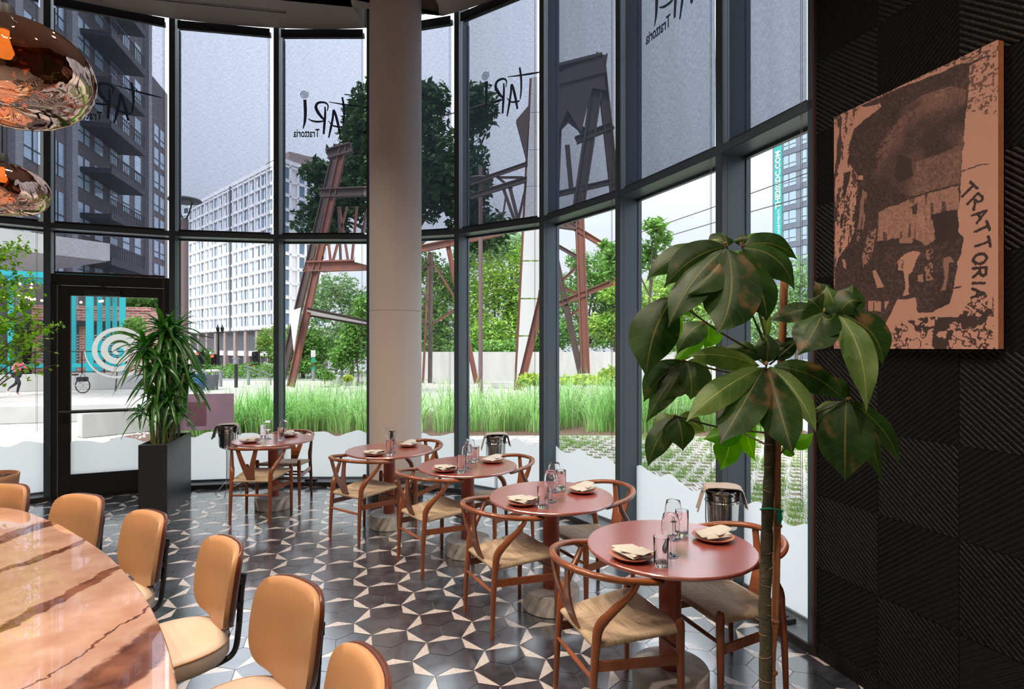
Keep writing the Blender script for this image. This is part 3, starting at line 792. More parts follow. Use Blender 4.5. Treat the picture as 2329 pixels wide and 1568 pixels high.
# ---- curved marble communal table
def marble():
    m, nt = newmat('rose_marble'); L = nt.links.new
    out = N(nt, 'ShaderNodeOutputMaterial'); b = N(nt, 'ShaderNodeBsdfPrincipled'); b.inputs['Roughness'].default_value = .07; b.inputs['Coat Weight'].default_value = 1.0; b.inputs['Coat Roughness'].default_value = .012; b.inputs['Coat IOR'].default_value = 2.7
    tc = N(nt, 'ShaderNodeTexCoord'); mp = N(nt, 'ShaderNodeMapping'); mp.inputs['Rotation'].default_value = (0, 0, math.radians(7)); L(tc.outputs['Object'], mp.inputs[0])
    nz = N(nt, 'ShaderNodeTexNoise'); nz.inputs['Scale'].default_value = 2.2; nz.inputs['Detail'].default_value = 7; nz.inputs['Roughness'].default_value = .62; L(mp.outputs[0], nz.inputs['Vector'])
    sp = N(nt, 'ShaderNodeSeparateXYZ'); L(mp.outputs[0], sp.inputs[0])
    m1 = N(nt, 'ShaderNodeMath', operation='MULTIPLY_ADD'); m1.inputs[1].default_value = .30; L(nz.outputs[0], m1.inputs[0]); L(sp.outputs[0], m1.inputs[2])
    # dark brown veins at chosen offsets
    def vein(c, w, soft):
        a = N(nt, 'ShaderNodeMath', operation='SUBTRACT'); L(m1.outputs[0], a.inputs[0]); a.inputs[1].default_value = c
        q = N(nt, 'ShaderNodeMath', operation='ABSOLUTE'); L(a.outputs[0], q.inputs[0])
        r = N(nt, 'ShaderNodeMapRange'); r.inputs['From Min'].default_value = w; r.inputs['From Max'].default_value = w+soft; r.inputs['To Min'].default_value = 1; r.inputs['To Max'].default_value = 0
        L(q.outputs[0], r.inputs[0]); return r.outputs[0]
    prev = None
    for c_, w_, s_ in ((VEIN0+.03, .026, .010), (VEIN0+.66, .085, .02), (VEIN0-.46, .022, .008), (VEIN0-.9, .05, .012), (VEIN0-1.5, .03, .006), (VEIN0-2.2, .06, .01), (VEIN0+.46, .003, .004)):
        v = vein(c_, w_, s_)
        if prev is None: prev = v
        else:
            mx = N(nt, 'ShaderNodeMath', operation='MAXIMUM'); L(prev, mx.inputs[0]); L(v, mx.inputs[1]); prev = mx.outputs[0]
    n2 = N(nt, 'ShaderNodeTexNoise'); n2.inputs['Scale'].default_value = 9; n2.inputs['Detail'].default_value = 8; L(mp.outputs[0], n2.inputs['Vector'])
    base = N(nt, 'ShaderNodeValToRGB'); base.color_ramp.elements[0].position = .3; base.color_ramp.elements[0].color = (.50, .275, .195, 1); base.color_ramp.elements[1].position = .7; base.color_ramp.elements[1].color = (.66, .43, .33, 1); L(n2.outputs[0], base.inputs[0])
    dk = N(nt, 'ShaderNodeValToRGB'); dk.color_ramp.elements[0].position = .35; dk.color_ramp.elements[0].color = (.10, .035, .022, 1); dk.color_ramp.elements[1].position = .65; dk.color_ramp.elements[1].color = (.33, .14, .09, 1); L(n2.outputs[0], dk.inputs[0])
    mx = N(nt, 'ShaderNodeMix', data_type='RGBA'); L(prev, mx.inputs[0]); L(base.outputs[0], mx.inputs[6]); L(dk.outputs[0], mx.inputs[7]); L(mx.outputs[2], b.inputs['Base Color'])
    L(b.outputs[0], out.inputs['Surface']); return m
VEIN0 = .15
M_marble = marble()
EP = [(-5.9, 3.10), (-4.9, 3.42), (-4.05, 3.55), (-3.226, 3.55), (-2.71, 3.30), (-2.325, 3.03), (-1.911, 2.70), (-1.498, 2.30), (-1.209, 1.97), (-.983, 1.665), (-.80, 1.36), (-.66, 1.02), (-.60, .7)]
ct = empty('communal_table', (-1.9, 1.8, 0)); tag(ct, 'curved glossy rose marble table with brown veins', 'table')
cen = V((-1.9, 1.8, 0)); oe = catmull([V((x, y, 0)) for x, y in EP], 6)
ie = []
for i, p in enumerate(oe):
    t = (oe[min(i+1, len(oe)-1)]-oe[max(i-1, 0)]).normalized(); ie.append(p+V((t.y, -t.x, 0))*1.25)
def ring(z, inset):
    o_ = []; i_ = []
    for i, p in enumerate(oe):
        t = (oe[min(i+1, len(oe)-1)]-oe[max(i-1, 0)]).normalized(); q = V((t.y, -t.x, 0))
        o_.append(p+q*inset-cen+V((0, 0, z))); i_.append(p+q*(1.25-inset)-cen+V((0, 0, z)))
    return o_, i_
lv = [(.712, .004), (.716, 0), (.738, 0), (.742, .004)]
rr_ = [ring(z, s) for z, s in lv]
rows = [r_[0] for r_ in rr_]+[r_[1] for r_ in reversed(rr_)]+[rr_[0][0]]
mb = MB(); mb.grid(rows); k_ = len(oe)-1; mb.add([r_[0] for r_ in rows[:-1]], [tuple(range(8))]); mb.add([r_[k_] for r_ in rows[:-1]], [tuple(range(7, -1, -1))]); mb.build('table_top', M_marble, ct, smooth=40)
for q in (10, 26, 42, 58):
    p = (oe[q]+ie[q])/2-cen; mb = MB(); mb.lathe([(.28, 0), (.28, .012), (.06, .02), (.045, .03), (.045, .70), (.16, .706), (.16, .712)], 32, c=p); mb.build('leg', M_black, ct)

# ---- tan leather swivel chairs
M_tan = mat('tan_leather', (.50, .265, .125), rough=.42, var=.10, vscale=5, bump=.06, bscale=500, coat=.08)
M_seatl = mat('cream_leather', (.60, .47, .36), rough=.45, var=.10, vscale=4, bump=.08, bscale=450)
M_ply = mat('walnut_shell', (.11, .03, .014), rough=.28, var=.3, vscale=14, coat=.4, stretch=(1, 1, .2))
def make_swivel():
    """upholstered swivel chair; faces +x, origin on the floor under the seat centre"""
    e = empty('dining_chair')
    mb = MB(); rr = .225; prof = [(0, .400), (.19, .400), (.215, .407), (.226, .425), (.226, .467), (.222, .485), (.20, .497), (.12, .504), (0, .505)]
    def sq(v, z):   # slightly squared outline
        a_ = math.atan2(v.y, v.x); return 1+.05*math.cos(4*a_+PI)*-1
    vs0 = len(mb.v); mb.lathe(prof, 56)
    mb.v = [(x*(1+.035*(-math.cos(4*math.atan2(y, x)))), y*(1+.035*(-math.cos(4*math.atan2(y, x)))), z) for x, y, z in mb.v]
    seat_ = mb.build('seat', M_seatl, e, smooth=60)
    mb = MB(); mb.tube([(math.cos(q/48*2*PI)*.2265*(1-.035*math.cos(4*q/48*2*PI)), math.sin(q/48*2*PI)*.2265*(1-.035*math.cos(4*q/48*2*PI)), .483) for q in range(48)], .003, 6, closed=True); mb.build('seat_piping', M_tan, seat_)
    # back: a padded panel, rounded, narrowing to lobes at the bottom, wrapped round the sitter
    def outline(n_=44):
        pts = []
        for q in range(n_):
            a_ = 2*PI*q/n_; c_, s_ = math.cos(a_), math.sin(a_)
            pts.append((c_, s_))
        hp = [(0, .185), (.10, .185), (.165, .172), (.197, .135), (.208, .07), (.210, -.01), (.203, -.07), (.183, -.115), (.152, -.140), (.112, -.153), (.078, -.168), (.052, -.190), (.024, -.203)]
        full = hp+[(0, -.205)]+[(-y, z) for y, z in hp[:0:-1]]
        return [(q.x, q.y) for q in catmull([V((y, z, 0)) for y, z in full], 3, closed=True)]
    ol = outline()
    def bx(y, z): return -.232-.055*z/.2*.5+1.3*y*y+.0
    def pad(scale_in, x_off, dome):
        rows = []
        for k in range(9):
            s = k/8; r_ = []
            for (y, z) in ol:
                yy, zz = y*s*scale_in, z*s*scale_in
                r_.append(V((bx(yy, zz)+x_off+dome*(1-s**4), yy, .675+zz)))
            rows.append(r_)
        return rows
    front = pad(1, .022, .016); edge = [V((bx(y*.995, z*.995)+.0, y*.995, .675+z*.995)) for y, z in ol]; mid = [V((bx(y*1.012, z*1.012)+.012, y*1.012, .675+z*1.012)) for y, z in ol]
    mb = MB(); mb.grid(front+[mid, edge], closed=True); mb.build('backrest', M_tan, e, smooth=60)
    bk_ = pad(1.0, -.020, -.004); e2 = [V((bx(y*1.008, z*1.008)-.002, y*1.008, .675+z*1.008)) for y, z in ol]; e3 = [V((bx(y*1.008, z*1.008)-.016, y*1.008, .675+z*1.008)) for y, z in ol]
    mb = MB(); mb.grid([[v for v in r_] for r_ in bk_]+[e3, e2]+[edge], closed=True); mb.build('back_shell', M_ply, e, smooth=60)
    mb = MB()
    for s in (-1, 1):
        y = .120*s; xb = bx(.120, 0)-.034
        mb.tube(catmull([(xb-.012, y, .74), (xb, y, .66), (xb+.012, y, .50), (xb+.030, y, .41), (xb+.085, y, .385), (-.05, y, .385), (.10, y*.8, .392)], 5), .0125, 10)
        mb.box(xb-.012, y-.016, .70, xb+.022, y+.016, .73, 0)
        mb.box(xb-.0, y-.016, .60, xb+.030, y+.016, .625, 0)
    mb.build('steel_frame', M_black, e)
    mb = MB(); mb.lathe([(.04, .385), (.05, .40), (.09, .405)], 24); mb.lathe([(.028, .05), (.028, .392)], 20); mb.lathe([(.22, 0), (.225, .006), (.20, .016), (.04, .03), (.03, .06)], 48); mb.build('pedestal', M_steel, e)
    return e
sc0 = make_swivel()
# each back rest's left edge, right edge and top in the photo; chairs stand so that the backs fall there
BK = [(-70, 69, 1098, 'tan leather chair with only the right end of its back in view, farthest left'), (104, 239, 1121, 'second tan leather chair from the far left at the marble table'), (265, 382, 1157, 'tan leather chair facing the marble table in front of the planter'),
      (441, 555, 1215, 'tan leather chair with its cream round seat fully in view'), (566, 739, 1305, 'largest tan leather chair back, second from the near end of the marble table'), (728, 892, 1457, 'nearest tan leather chair, cut off by the lower picture edge')]
backv = []
for ch in sc0.children:
    if ch.name in ('backrest', 'back_shell'): backv += [v.co.copy() for v in ch.data.vertices]
def proj(loc, rot):
    c_, s_ = math.cos(rot), math.sin(rot); xs, ys = [], []
    for v in backv:
        x, y = loc.x+v.x*c_-v.y*s_, loc.y+v.x*s_+v.y*c_; xs.append(CX+x/y*F); ys.append(CY+(H-v.z)/y*F)
    return min(xs), max(xs), min(ys)
for i, (xl, xr, yt, lb) in enumerate(BK):
    best = None
    for dg in range(205, 262, 2):
        rot = math.radians(dg); loc = PZ((xl+xr)/2, yt, .86)
        for it in range(6):
            a_, b_, t_ = proj(loc, rot); ny_ = loc.y*(t_-CY)/(yt-CY); loc = V((loc.x*ny_/loc.y, ny_, 0)); a_, b_, t_ = proj(loc, rot); loc.x += (xr-b_)/F*loc.y
        er = abs(a_-xl)
        if best is None or er < best[0]: best = (er, loc, rot)
    er, loc, rot = best
    print('CHAIR', i, round(er, 1), round(math.degrees(rot)), [round(q, 2) for q in loc])
    o = sc0 if i == 0 else copy_tree(sc0); o.location = loc; o.rotation_euler = (0, 0, rot)
    tag(o, lb, 'chair', 'tan leather chairs around the marble table')

# ---- pendants
def amber():
    m, nt = newmat('amber_mirror_glass'); L = nt.links.new
    out = N(nt, 'ShaderNodeOutputMaterial'); g = N(nt, 'ShaderNodeBsdfGlossy'); g.inputs['Roughness'].default_value = .015; t = N(nt, 'ShaderNodeBsdfTransparent')
    t.inputs['Color'].default_value = (.50, .20, .06, 1); g.inputs['Color'].default_value = (.80, .56, .44, 1)
    tc = N(nt, 'ShaderNodeTexCoord'); nz = N(nt, 'ShaderNodeTexNoise'); nz.inputs['Scale'].default_value = 5.5; nz.inputs['Detail'].default_value = 1.5; nz.inputs['Distortion'].default_value = 1.2; L(tc.outputs['Object'], nz.inputs['Vector'])
    bp = N(nt, 'ShaderNodeBump'); bp.inputs['Strength'].default_value = .55; bp.inputs['Distance'].default_value = .03; L(nz.outputs[0], bp.inputs['Height']); L(bp.outputs[0], g.inputs['Normal'])
    sp = N(nt, 'ShaderNodeSeparateXYZ'); L(tc.outputs['Object'], sp.inputs[0]); mr = N(nt, 'ShaderNodeMapRange'); mr.inputs['From Min'].default_value = -.22; mr.inputs['From Max'].default_value = .2
    mr.inputs['To Min'].default_value = .82; mr.inputs['To Max'].default_value = .60; L(sp.outputs[2], mr.inputs[0])
    mx = N(nt, 'ShaderNodeMixShader'); L(mr.outputs[0], mx.inputs[0]); L(t.outputs[0], mx.inputs[1]); L(g.outputs[0], mx.inputs[2]); L(mx.outputs[0], out.inputs['Surface'])
    return m
M_amber = amber()
M_bulb = mat('bulb', (1, .8, .5), emis=(1, .55, .22), estr=4)
def make_pendant():
    e = empty('pendant_lamp')   # origin at the shade's centre
    mb = MB(); n_ = 40; prof = []
    for k in range(33):
        t = k/32*PI; r = .26*math.sin(t)**.92; z = .185*math.cos(t)
        if t > 2.2: z += .075*((t-2.2)/.94)**2      # bottom dimple
        prof.append((max(r, .028 if k < 3 else .0), z))
    prof = [p for p in prof if p[0] > .0]
    vs0 = []; mb.shell(prof, 64)
    out_ = []
    for (x, y, z) in mb.v:
        a_ = math.atan2(y, x); w_ = 1+.035*math.sin(2*a_+.6)+.02*math.sin(3*a_+2+z*9); out_.append((x*w_, y*w_, z+.012*math.sin(a_*2+1)*(math.hypot(x, y)/.26)))
    mb.v = out_; mb.build('glass_shade', M_amber, e, smooth=80)
    mb = MB(); mb.lathe([(0, .05), (.02, .055), (.028, .075), (.02, .10), (.014, .12), (.014, .15), (0, .15)], 20); bulb_ = mb.build('bulb', M_bulb, None)
    mb = MB(); mb.lathe([(.03, .15), (.034, .155), (.034, .205), (.028, .235), (.006, .245), (0, .245)], 24); bulb_.parent = mb.build('lamp_holder', M_black, e)
    return e
pd = make_pendant()
for i, (x, y, z, lb) in enumerate([(-1.79, 2.0, 2.71, 'large amber mirrored glass pendant lamp hanging nearest'), (-3.37, 3.75, 2.78, 'smaller amber mirrored glass pendant lamp hanging farther back beyond the large one')]):
    o = pd if i == 0 else copy_tree(pd); o.location = (x, y, z); o.rotation_euler = (0, 0, i*1.3)
    mb = MB(); mb.tube([(0, 0, .245), (0, 0, CEIL-z)], .004, 6); mb.lathe([(.06, CEIL-z-.03), (.065, CEIL-z-.025), (.065, CEIL-z)], 24); mb.build('cord', M_black, o)
    tag(o, lb, 'pendant lamp', 'amber glass pendants over the marble table')
# ================================================================ CANVAS PRINT ON THE RIBBED WALL
def canvas_print():
    Wc, Hc, Tc = .796, 1.232, .042
    e = empty('canvas_print', WALL0+WALLD*.164+V((0, 0, H-.008))); tag(e, 'large salmon and dark brown canvas print with workers and the word TRATTORIA', 'picture')
    org = WALLN*Tc
    def uvof(x, y):   # photo pixel -> metres on the canvas front
        A = WALL0+WALLD*.164+WALLN*.04; k = (x-CX)/F
        u = -(A.x-k*A.y)/(WALLD.x-k*WALLD.y); p = A+WALLD*u
        return u, H-(y-CY)/F*p.y-(H-.008)
    nx, ny = 300, 464
    gx, gy = np.meshgrid((np.arange(nx)+.5)/nx*Wc, (np.arange(ny)+.5)/ny*Hc)
    rg = np.random.RandomState(3)
    def noise(sx, sy, oct_=1):
        out = np.zeros((ny, nx))
        for o in range(oct_):
            cx_, cy_ = max(2, int(sx*2**o)), max(2, int(sy*2**o)); g = rg.rand(cy_+2, cx_+2)
            X = gx/Wc*cx_; Y = gy/Hc*cy_; xi, yi = X.astype(int), Y.astype(int); fx, fy = X-xi, Y-yi
            fx, fy = fx*fx*(3-2*fx), fy*fy*(3-2*fy)
            out += (g[yi, xi]*(1-fx)*(1-fy)+g[yi, xi+1]*fx*(1-fy)+g[yi+1, xi]*(1-fx)*fy+g[yi+1, xi+1]*fx*fy)/2**o
        return out/(2-2.0**(1-oct_))
    n_f = noise(90, 140, 2); n_m = noise(26, 40, 3); n_l = noise(7, 10, 3); n_v = noise(60, 14, 2)
    wob = .006
    GX = gx+(n_m-.5)*wob*2; GY = gy+(noise(26, 40, 3)-.5)*wob*2
    def poly(px):
        pts = [uvof(x, y) for x, y in px]; ins_ = np.zeros((ny, nx), bool); j = len(pts)-1
        for i in range(len(pts)):
            (xi, yi), (xj, yj) = pts[i], pts[j]
            if abs(yj-yi) > 1e-9:
                c = ((yi > GY) != (yj > GY)) & (GX < (xj-xi)*(GY-yi)/(yj-yi)+xi); ins_ ^= c
            j = i
        return ins_
    I = np.ones((ny, nx))   # 1 = salmon, 0 = dark ink
    # zoom frame helper: crop shown at (1840,60) scale 2.0635
    Z = lambda l: [(1840+x/2.0635, 60+y/2.0635) for x, y in l]
    # left wall: streaky
    lft = poly(Z([(90, 440), (245, 360), (190, 500), (185, 640), (230, 700), (230, 960), (130, 1100), (130, 1500), (90, 1520)]))
    I[lft & (n_v*.6+n_f*.5 < .50)] = .12
    I[poly(Z([(112, 560), (135, 560), (135, 970), (108, 990)])) & (n_v < .60)] = .08
    I[poly(Z([(135, 430), (160, 425), (150, 640), (130, 640)])) & (n_v < .66)] = .08
    I[poly(Z([(165, 690), (200, 680), (170, 800), (160, 790)]))] = .05
    I[poly(Z([(150, 880), (166, 872), (160, 950), (146, 945)]))] = .06
    # the arch
    arch = poly(Z([(215, 480), (300, 410), (330, 380), (240, 375), (440, 285), (560, 240), (700, 180), (755, 170), (750, 300), (735, 450), (720, 640), (712, 760), (702, 870), (700, 960), (725, 990), (720, 1040), (700, 1110), (690, 1180), (665, 1300), (580, 1340), (510, 1345), (500, 1280), (420, 1280), (395, 1330), (360, 1395), (130, 1400), (120, 1150), (140, 1090), (200, 1000), (215, 950), (225, 800), (230, 700), (185, 640), (190, 560)]))
    I[arch] = .04+.08*(n_f[arch] > .60)+.10*(rg.rand(int(arch.sum())) > .9)
    sm_ = poly(Z([(420, 400), (520, 330), (660, 280), (740, 300), (725, 560), (712, 740), (480, 800), (330, 770), (300, 700), (360, 560)]))
    I[sm_] = np.clip(.10+.55*(n_f[sm_]-.45)*2*(.4+n_l[sm_]), .05, .6)
    px_n = rg.rand(ny, nx); I[sm_] = np.clip(.05+.42*np.clip((n_l[sm_]-.32)*1.8, 0, 1)*(.35+.9*n_f[sm_])+.22*(px_n[sm_]-.5), .03, .6)
    lit = poly(Z([(500, 640), (710, 560), (705, 740), (490, 805)])); I[lit] = np.clip(.30+.35*(n_f[lit]-.45)+.30*(px_n[lit]-.5), .1, .65)
    I[poly(Z([(430, 430), (560, 340), (640, 330), (500, 420), (380, 560), (300, 640), (340, 540)])) & (n_f > .42)] = .30
    ar = poly(Z([(245, 390), (330, 360), (340, 380), (260, 440), (215, 480)])); I[ar & (n_f > .35)] = .95
    # plastered wall behind
    pw_ = poly(Z([(330, 870), (480, 810), (700, 745), (705, 860), (590, 890), (600, 1000), (560, 1030), (480, 1010), (320, 1010)])); I[pw_] = np.clip(.62+.5*(n_f[pw_]-.5)+.4*(px_n[pw_]-.5)-.5*(n_v[pw_] < .36), .1, .9)
    I[poly(Z([(480, 800), (700, 740), (702, 748), (482, 808)]))] = .05
    # doorways and a lamp
    I[poly(Z([(575, 885), (700, 858), (703, 1000), (600, 1020)]))] = .03
    I[poly(Z([(420, 600), (480, 620), (490, 700), (430, 735), (400, 700)]))] = .04
    I[poly(Z([(480, 850), (510, 830), (508, 885), (490, 885)]))] = .05
    I[poly(Z([(235, 700), (258, 700), (256, 722), (233, 720)]))] = .95
    I[poly(Z([(250, 770), (275, 780), (258, 950), (230, 955)])) & (n_v > .4)] = .5
    I[poly(Z([(320, 1010), (470, 985), (540, 1015), (535, 1030), (320, 1040)]))] = .04
    I[poly(Z([(425, 1000), (440, 990), (490, 985), (488, 1015), (430, 1020)]))] = .6
    # light figure patches: standing person with apron, bent person's shirt and arm, helper's arm
    I[poly(Z([(222, 975), (240, 968), (244, 1000), (228, 1010)])) & (n_f > .45)] = .5
    I[poly(Z([(300, 1150), (315, 1145), (352, 1222), (322, 1230)]))] = .85
    I[poly(Z([(285, 960), (318, 950), (300, 1080), (255, 1130), (250, 1080)])) & (n_f > .42)] = .6
    I[poly(Z([(158, 1090), (172, 1095), (176, 1140), (160, 1130)]))] = .8
    I[poly(Z([(415, 1105), (450, 1070), (490, 1058), (525, 1062), (505, 1100), (490, 1150), (470, 1165), (468, 1240), (472, 1262), (445, 1262), (452, 1230), (445, 1150), (420, 1140)]))] = .92
    I[poly(Z([(420, 1110), (440, 1085), (450, 1110), (440, 1140), (425, 1135)])) & (n_f > .5)] = .2
    I[poly(Z([(632, 1085), (665, 1080), (690, 1105), (660, 1110), (655, 1170), (640, 1240), (615, 1245), (640, 1180)]))] = .5
    I[poly(Z([(545, 1050), (580, 1045), (585, 1080), (555, 1100)])) & (n_f > .5)] = .5
    I[poly(Z([(512, 1170), (535, 1165), (535, 1195), (515, 1200)]))] = .7
    I[poly(Z([(548, 1130), (580, 1100), (585, 1190), (550, 1200)])) & (n_f > .5)] = .6
    # bright stone block and cloth lower left
    I[poly(Z([(415, 1290), (500, 1272), (510, 1345), (580, 1340), (660, 1305), (700, 1300), (700, 1350), (400, 1440), (360, 1400), (398, 1330)]))] = .96
    I[poly(Z([(280, 1290), (375, 1290), (350, 1345), (282, 1335)])) & (n_v > .38)] = .8
    I[poly(Z([(120, 1450), (340, 1400), (400, 1440), (420, 1500), (120, 1510)])) & (n_f > .5)] = .5
    # rubble along the bottom and up the right edge
    rub = poly(Z([(400, 1400), (560, 1360), (700, 1370), (780, 1250), (870, 1270), (870, 1520), (400, 1520)]))
    ridge = np.abs(n_m-.5)
    I[rub & ((ridge < .045) | (n_l*.6+n_m*.4 < .40))] = .06
    I[poly(Z([(680, 1225), (720, 1218), (720, 1226), (680, 1235)]))] = .05
    # speckle on the pillar's top and a crack
    pil = poly(Z([(755, 170), (850, 65), (890, 65), (890, 420), (740, 400)])); I[pil & (n_f < .40)] = .25
    top_ = poly(Z([(245, 360), (850, 60), (850, 130), (755, 165), (560, 225), (300, 350)])); I[top_ & (n_f < .47)] = .2
    I[poly(Z([(795, 90), (808, 85), (805, 130), (795, 140)]))] = .05
    I[poly(Z([(750, 175), (800, 150), (850, 135), (850, 142), (800, 160), (757, 185)]))] = .05
    I[poly(Z([(715, 675), (780, 655), (850, 640), (850, 645), (780, 661), (716, 682)]))] = .15
    I = np.clip(I+(n_l-.5)*.06, 0, 1)
    # letters TRATTORIA running down the pillar, drawn as strokes
    G = {'T': [[(0, 1), (1, 1)], [(.5, 1), (.5, 0)]], 'R': [[(0, 0), (0, 1), (.7, 1), (.9, .8), (.7, .55), (0, .5)], [(.4, .5), (.95, 0)]], 'A': [[(0, 0), (.5, 1), (1, 0)], [(.2, .4), (.8, .4)]],
         'O': [[(.5, 0), (.1, .2), (0, .5), (.1, .8), (.5, 1), (.9, .8), (1, .5), (.9, .2), (.5, 0)]], 'I': [[(.5, 0), (.5, 1)]]}
    pos = [(748, 772, 62, -52), (786, 822, 58, -50), (806, 886, 58, -62), (812, 950, 56, -74), (815, 1022, 60, -80), (804, 1092, 60, -88), (802, 1156, 56, -92), (798, 1206, 50, -94), (796, 1254, 54, -96)]
    for ch, (zx, zy, sz, an) in zip('TRATTORIA', pos):
        x_, y_ = Z([(zx, zy)])[0]; cu, cv = uvof(x_, y_); s_ = sz/2.0635/F*2.42; ca, sa = math.cos(math.radians(an)), math.sin(math.radians(an))
        for st in G[ch]:
            for i in range(len(st)-1):
                (ax, ay), (bx, by) = st[i], st[i+1]
                q0 = ((ax-.5)*s_*.75, (ay-.5)*s_); q1 = ((bx-.5)*s_*.75, (by-.5)*s_)
                a0 = np.array([cu+q0[0]*ca-q0[1]*sa, cv+q0[0]*sa+q0[1]*ca]); a1 = np.array([cu+q1[0]*ca-q1[1]*sa, cv+q1[0]*sa+q1[1]*ca])
                dd = a1-a0; L2 = max(1e-9, dd.dot(dd)); t = np.clip(((gx-a0[0])*dd[0]+(gy-a0[1])*dd[1])/L2, 0, 1)
                dist = np.hypot(gx-a0[0]-t*dd[0], gy-a0[1]-t*dd[1]); I[dist < .0058+.004*(n_f-.5)] = .03
    # mesh: the front as a fine grid with a colour attribute, plus the wrapped sides
    me = bpy.data.meshes.new('canvas_face'); vs = []
    for j in range(ny+1):
        for i in range(nx+1): q = org+WALLD*(Wc*i/nx)+V((0, 0, Hc*j/ny)); vs.append((q.x, q.y, q.z))
    W1 = nx+1; fs = [(j*W1+i, (j+1)*W1+i, (j+1)*W1+i+1, j*W1+i+1) for j in range(ny) for i in range(nx)]
    ns = len(vs)
    me.from_pydata(vs, [], fs); ca_ = me.color_attributes.new('ink', 'FLOAT_COLOR', 'CORNER')
    c0_, c1_ = np.array([.020, .011, .012]), np.array([.50, .27, .205])
    flat = I.reshape(-1, 1); colr = c0_+(c1_-c0_)*flat; arr = np.ones((len(fs), 4, 4), np.float32); arr[:, :, :3] = colr[:, None, :]
    ca_.data.foreach_set('color', arr.ravel())
    m, nt = newmat('canvas_ink'); L = nt.links.new; out = N(nt, 'ShaderNodeOutputMaterial'); b = N(nt, 'ShaderNodeBsdfPrincipled'); b.inputs['Roughness'].default_value = .55
    at = N(nt, 'ShaderNodeAttribute'); at.attribute_name = 'ink'; L(at.outputs['Color'], b.inputs['Base Color']); L(b.outputs[0], out.inputs['Surface'])
    me.materials.append(m); o = bpy.data.objects.new('canvas_face', me); COL.objects.link(o); o.parent = e
    Mw = Matrix(((WALLD.x, WALLN.x, 0, 0), (WALLD.y, WALLN.y, 0, 0), (0, 0, 1, 0), (0, 0, 0, 1)))
    mb = MB(); mb.box(.001, .010, .001, Wc-.001, Tc-.0006, Hc-.001, 0, Mw); mb.build('stretcher', mat('canvas_edge', (.50, .22, .13), rough=.6, var=.25, vscale=30, col2=(.40, .16, .09)), e)
canvas_print()
# ================================================================ INDOOR PLANTS
def leaf_mat(name, c1, c2, tr=.35, rough=.35, vein=None, lamp_glint=None, spec=.5):
    """leaf: UV x runs across (-1..1), y from stalk to tip"""
    m, nt = newmat(name); L = nt.links.new
    out = N(nt, 'ShaderNodeOutputMaterial'); b = N(nt, 'ShaderNodeBsdfPrincipled'); t = N(nt, 'ShaderNodeBsdfTranslucent')
    b.inputs['Roughness'].default_value = rough; b.inputs['Specular IOR Level'].default_value = spec
    uv = N(nt, 'ShaderNodeUVMap'); sp = N(nt, 'ShaderNodeSeparateXYZ'); L(uv.outputs[0], sp.inputs[0])
    def mth(op, *a):
        n = N(nt, 'ShaderNodeMath', operation=op)
        for i, q in enumerate(a):
            if isinstance(q, (int, float)): n.inputs[i].default_value = q
            else: L(q, n.inputs[i])
        return n.outputs[0]
    ax = mth('ABSOLUTE', sp.outputs[0])
    nz = N(nt, 'ShaderNodeTexNoise'); nz.inputs['Scale'].default_value = 9; tc = N(nt, 'ShaderNodeTexCoord'); L(tc.outputs['Object'], nz.inputs['Vector'])
    r = N(nt, 'ShaderNodeValToRGB'); r.color_ramp.elements[0].position = .35; r.color_ramp.elements[1].position = .65
    r.color_ramp.elements[0].color = rgba(c1); r.color_ramp.elements[1].color = rgba(c2); L(nz.outputs[0], r.inputs[0]); colr = r.outputs[0]
    if lamp_glint:
        n2 = N(nt, 'ShaderNodeTexNoise'); n2.inputs['Scale'].default_value = 11; n2.inputs['Detail'].default_value = 4; L(tc.outputs['Object'], n2.inputs['Vector'])
        rm = N(nt, 'ShaderNodeMapRange'); rm.inputs['From Min'].default_value = .60; rm.inputs['From Max'].default_value = .68; L(n2.outputs[0], rm.inputs[0])
        mp = N(nt, 'ShaderNodeMix', data_type='RGBA'); L(rm.outputs[0], mp.inputs[0]); L(colr, mp.inputs[6]); mp.inputs[7].default_value = rgba(lamp_glint); colr = mp.outputs[2]
    if vein:
        side = mth('ABSOLUTE', mth('SINE', mth('MULTIPLY', mth('SUBTRACT', sp.outputs[1], mth('MULTIPLY', ax, .16)), 26.0)))
        v1 = mth('LESS_THAN', side, .06); v0 = mth('LESS_THAN', ax, .035)
        v = mth('MAXIMUM', mth('MULTIPLY', v1, .45), v0)
        mx = N(nt, 'ShaderNodeMix', data_type='RGBA'); L(v, mx.inputs[0]); L(colr, mx.inputs[6]); mx.inputs[7].default_value = rgba(vein); colr = mx.outputs[2]
    L(colr, b.inputs['Base Color'])
    hs = N(nt, 'ShaderNodeHueSaturation'); hs.inputs['Value'].default_value = 2.6; hs.inputs['Saturation'].default_value = 1.15; L(colr, hs.inputs['Color']); L(hs.outputs[0], t.inputs['Color'])
    mx = N(nt, 'ShaderNodeMixShader'); mx.inputs[0].default_value = tr; L(b.outputs[0], mx.inputs[1]); L(t.outputs[0], mx.inputs[2]); L(mx.outputs[0], out.inputs['Surface'])
    return m
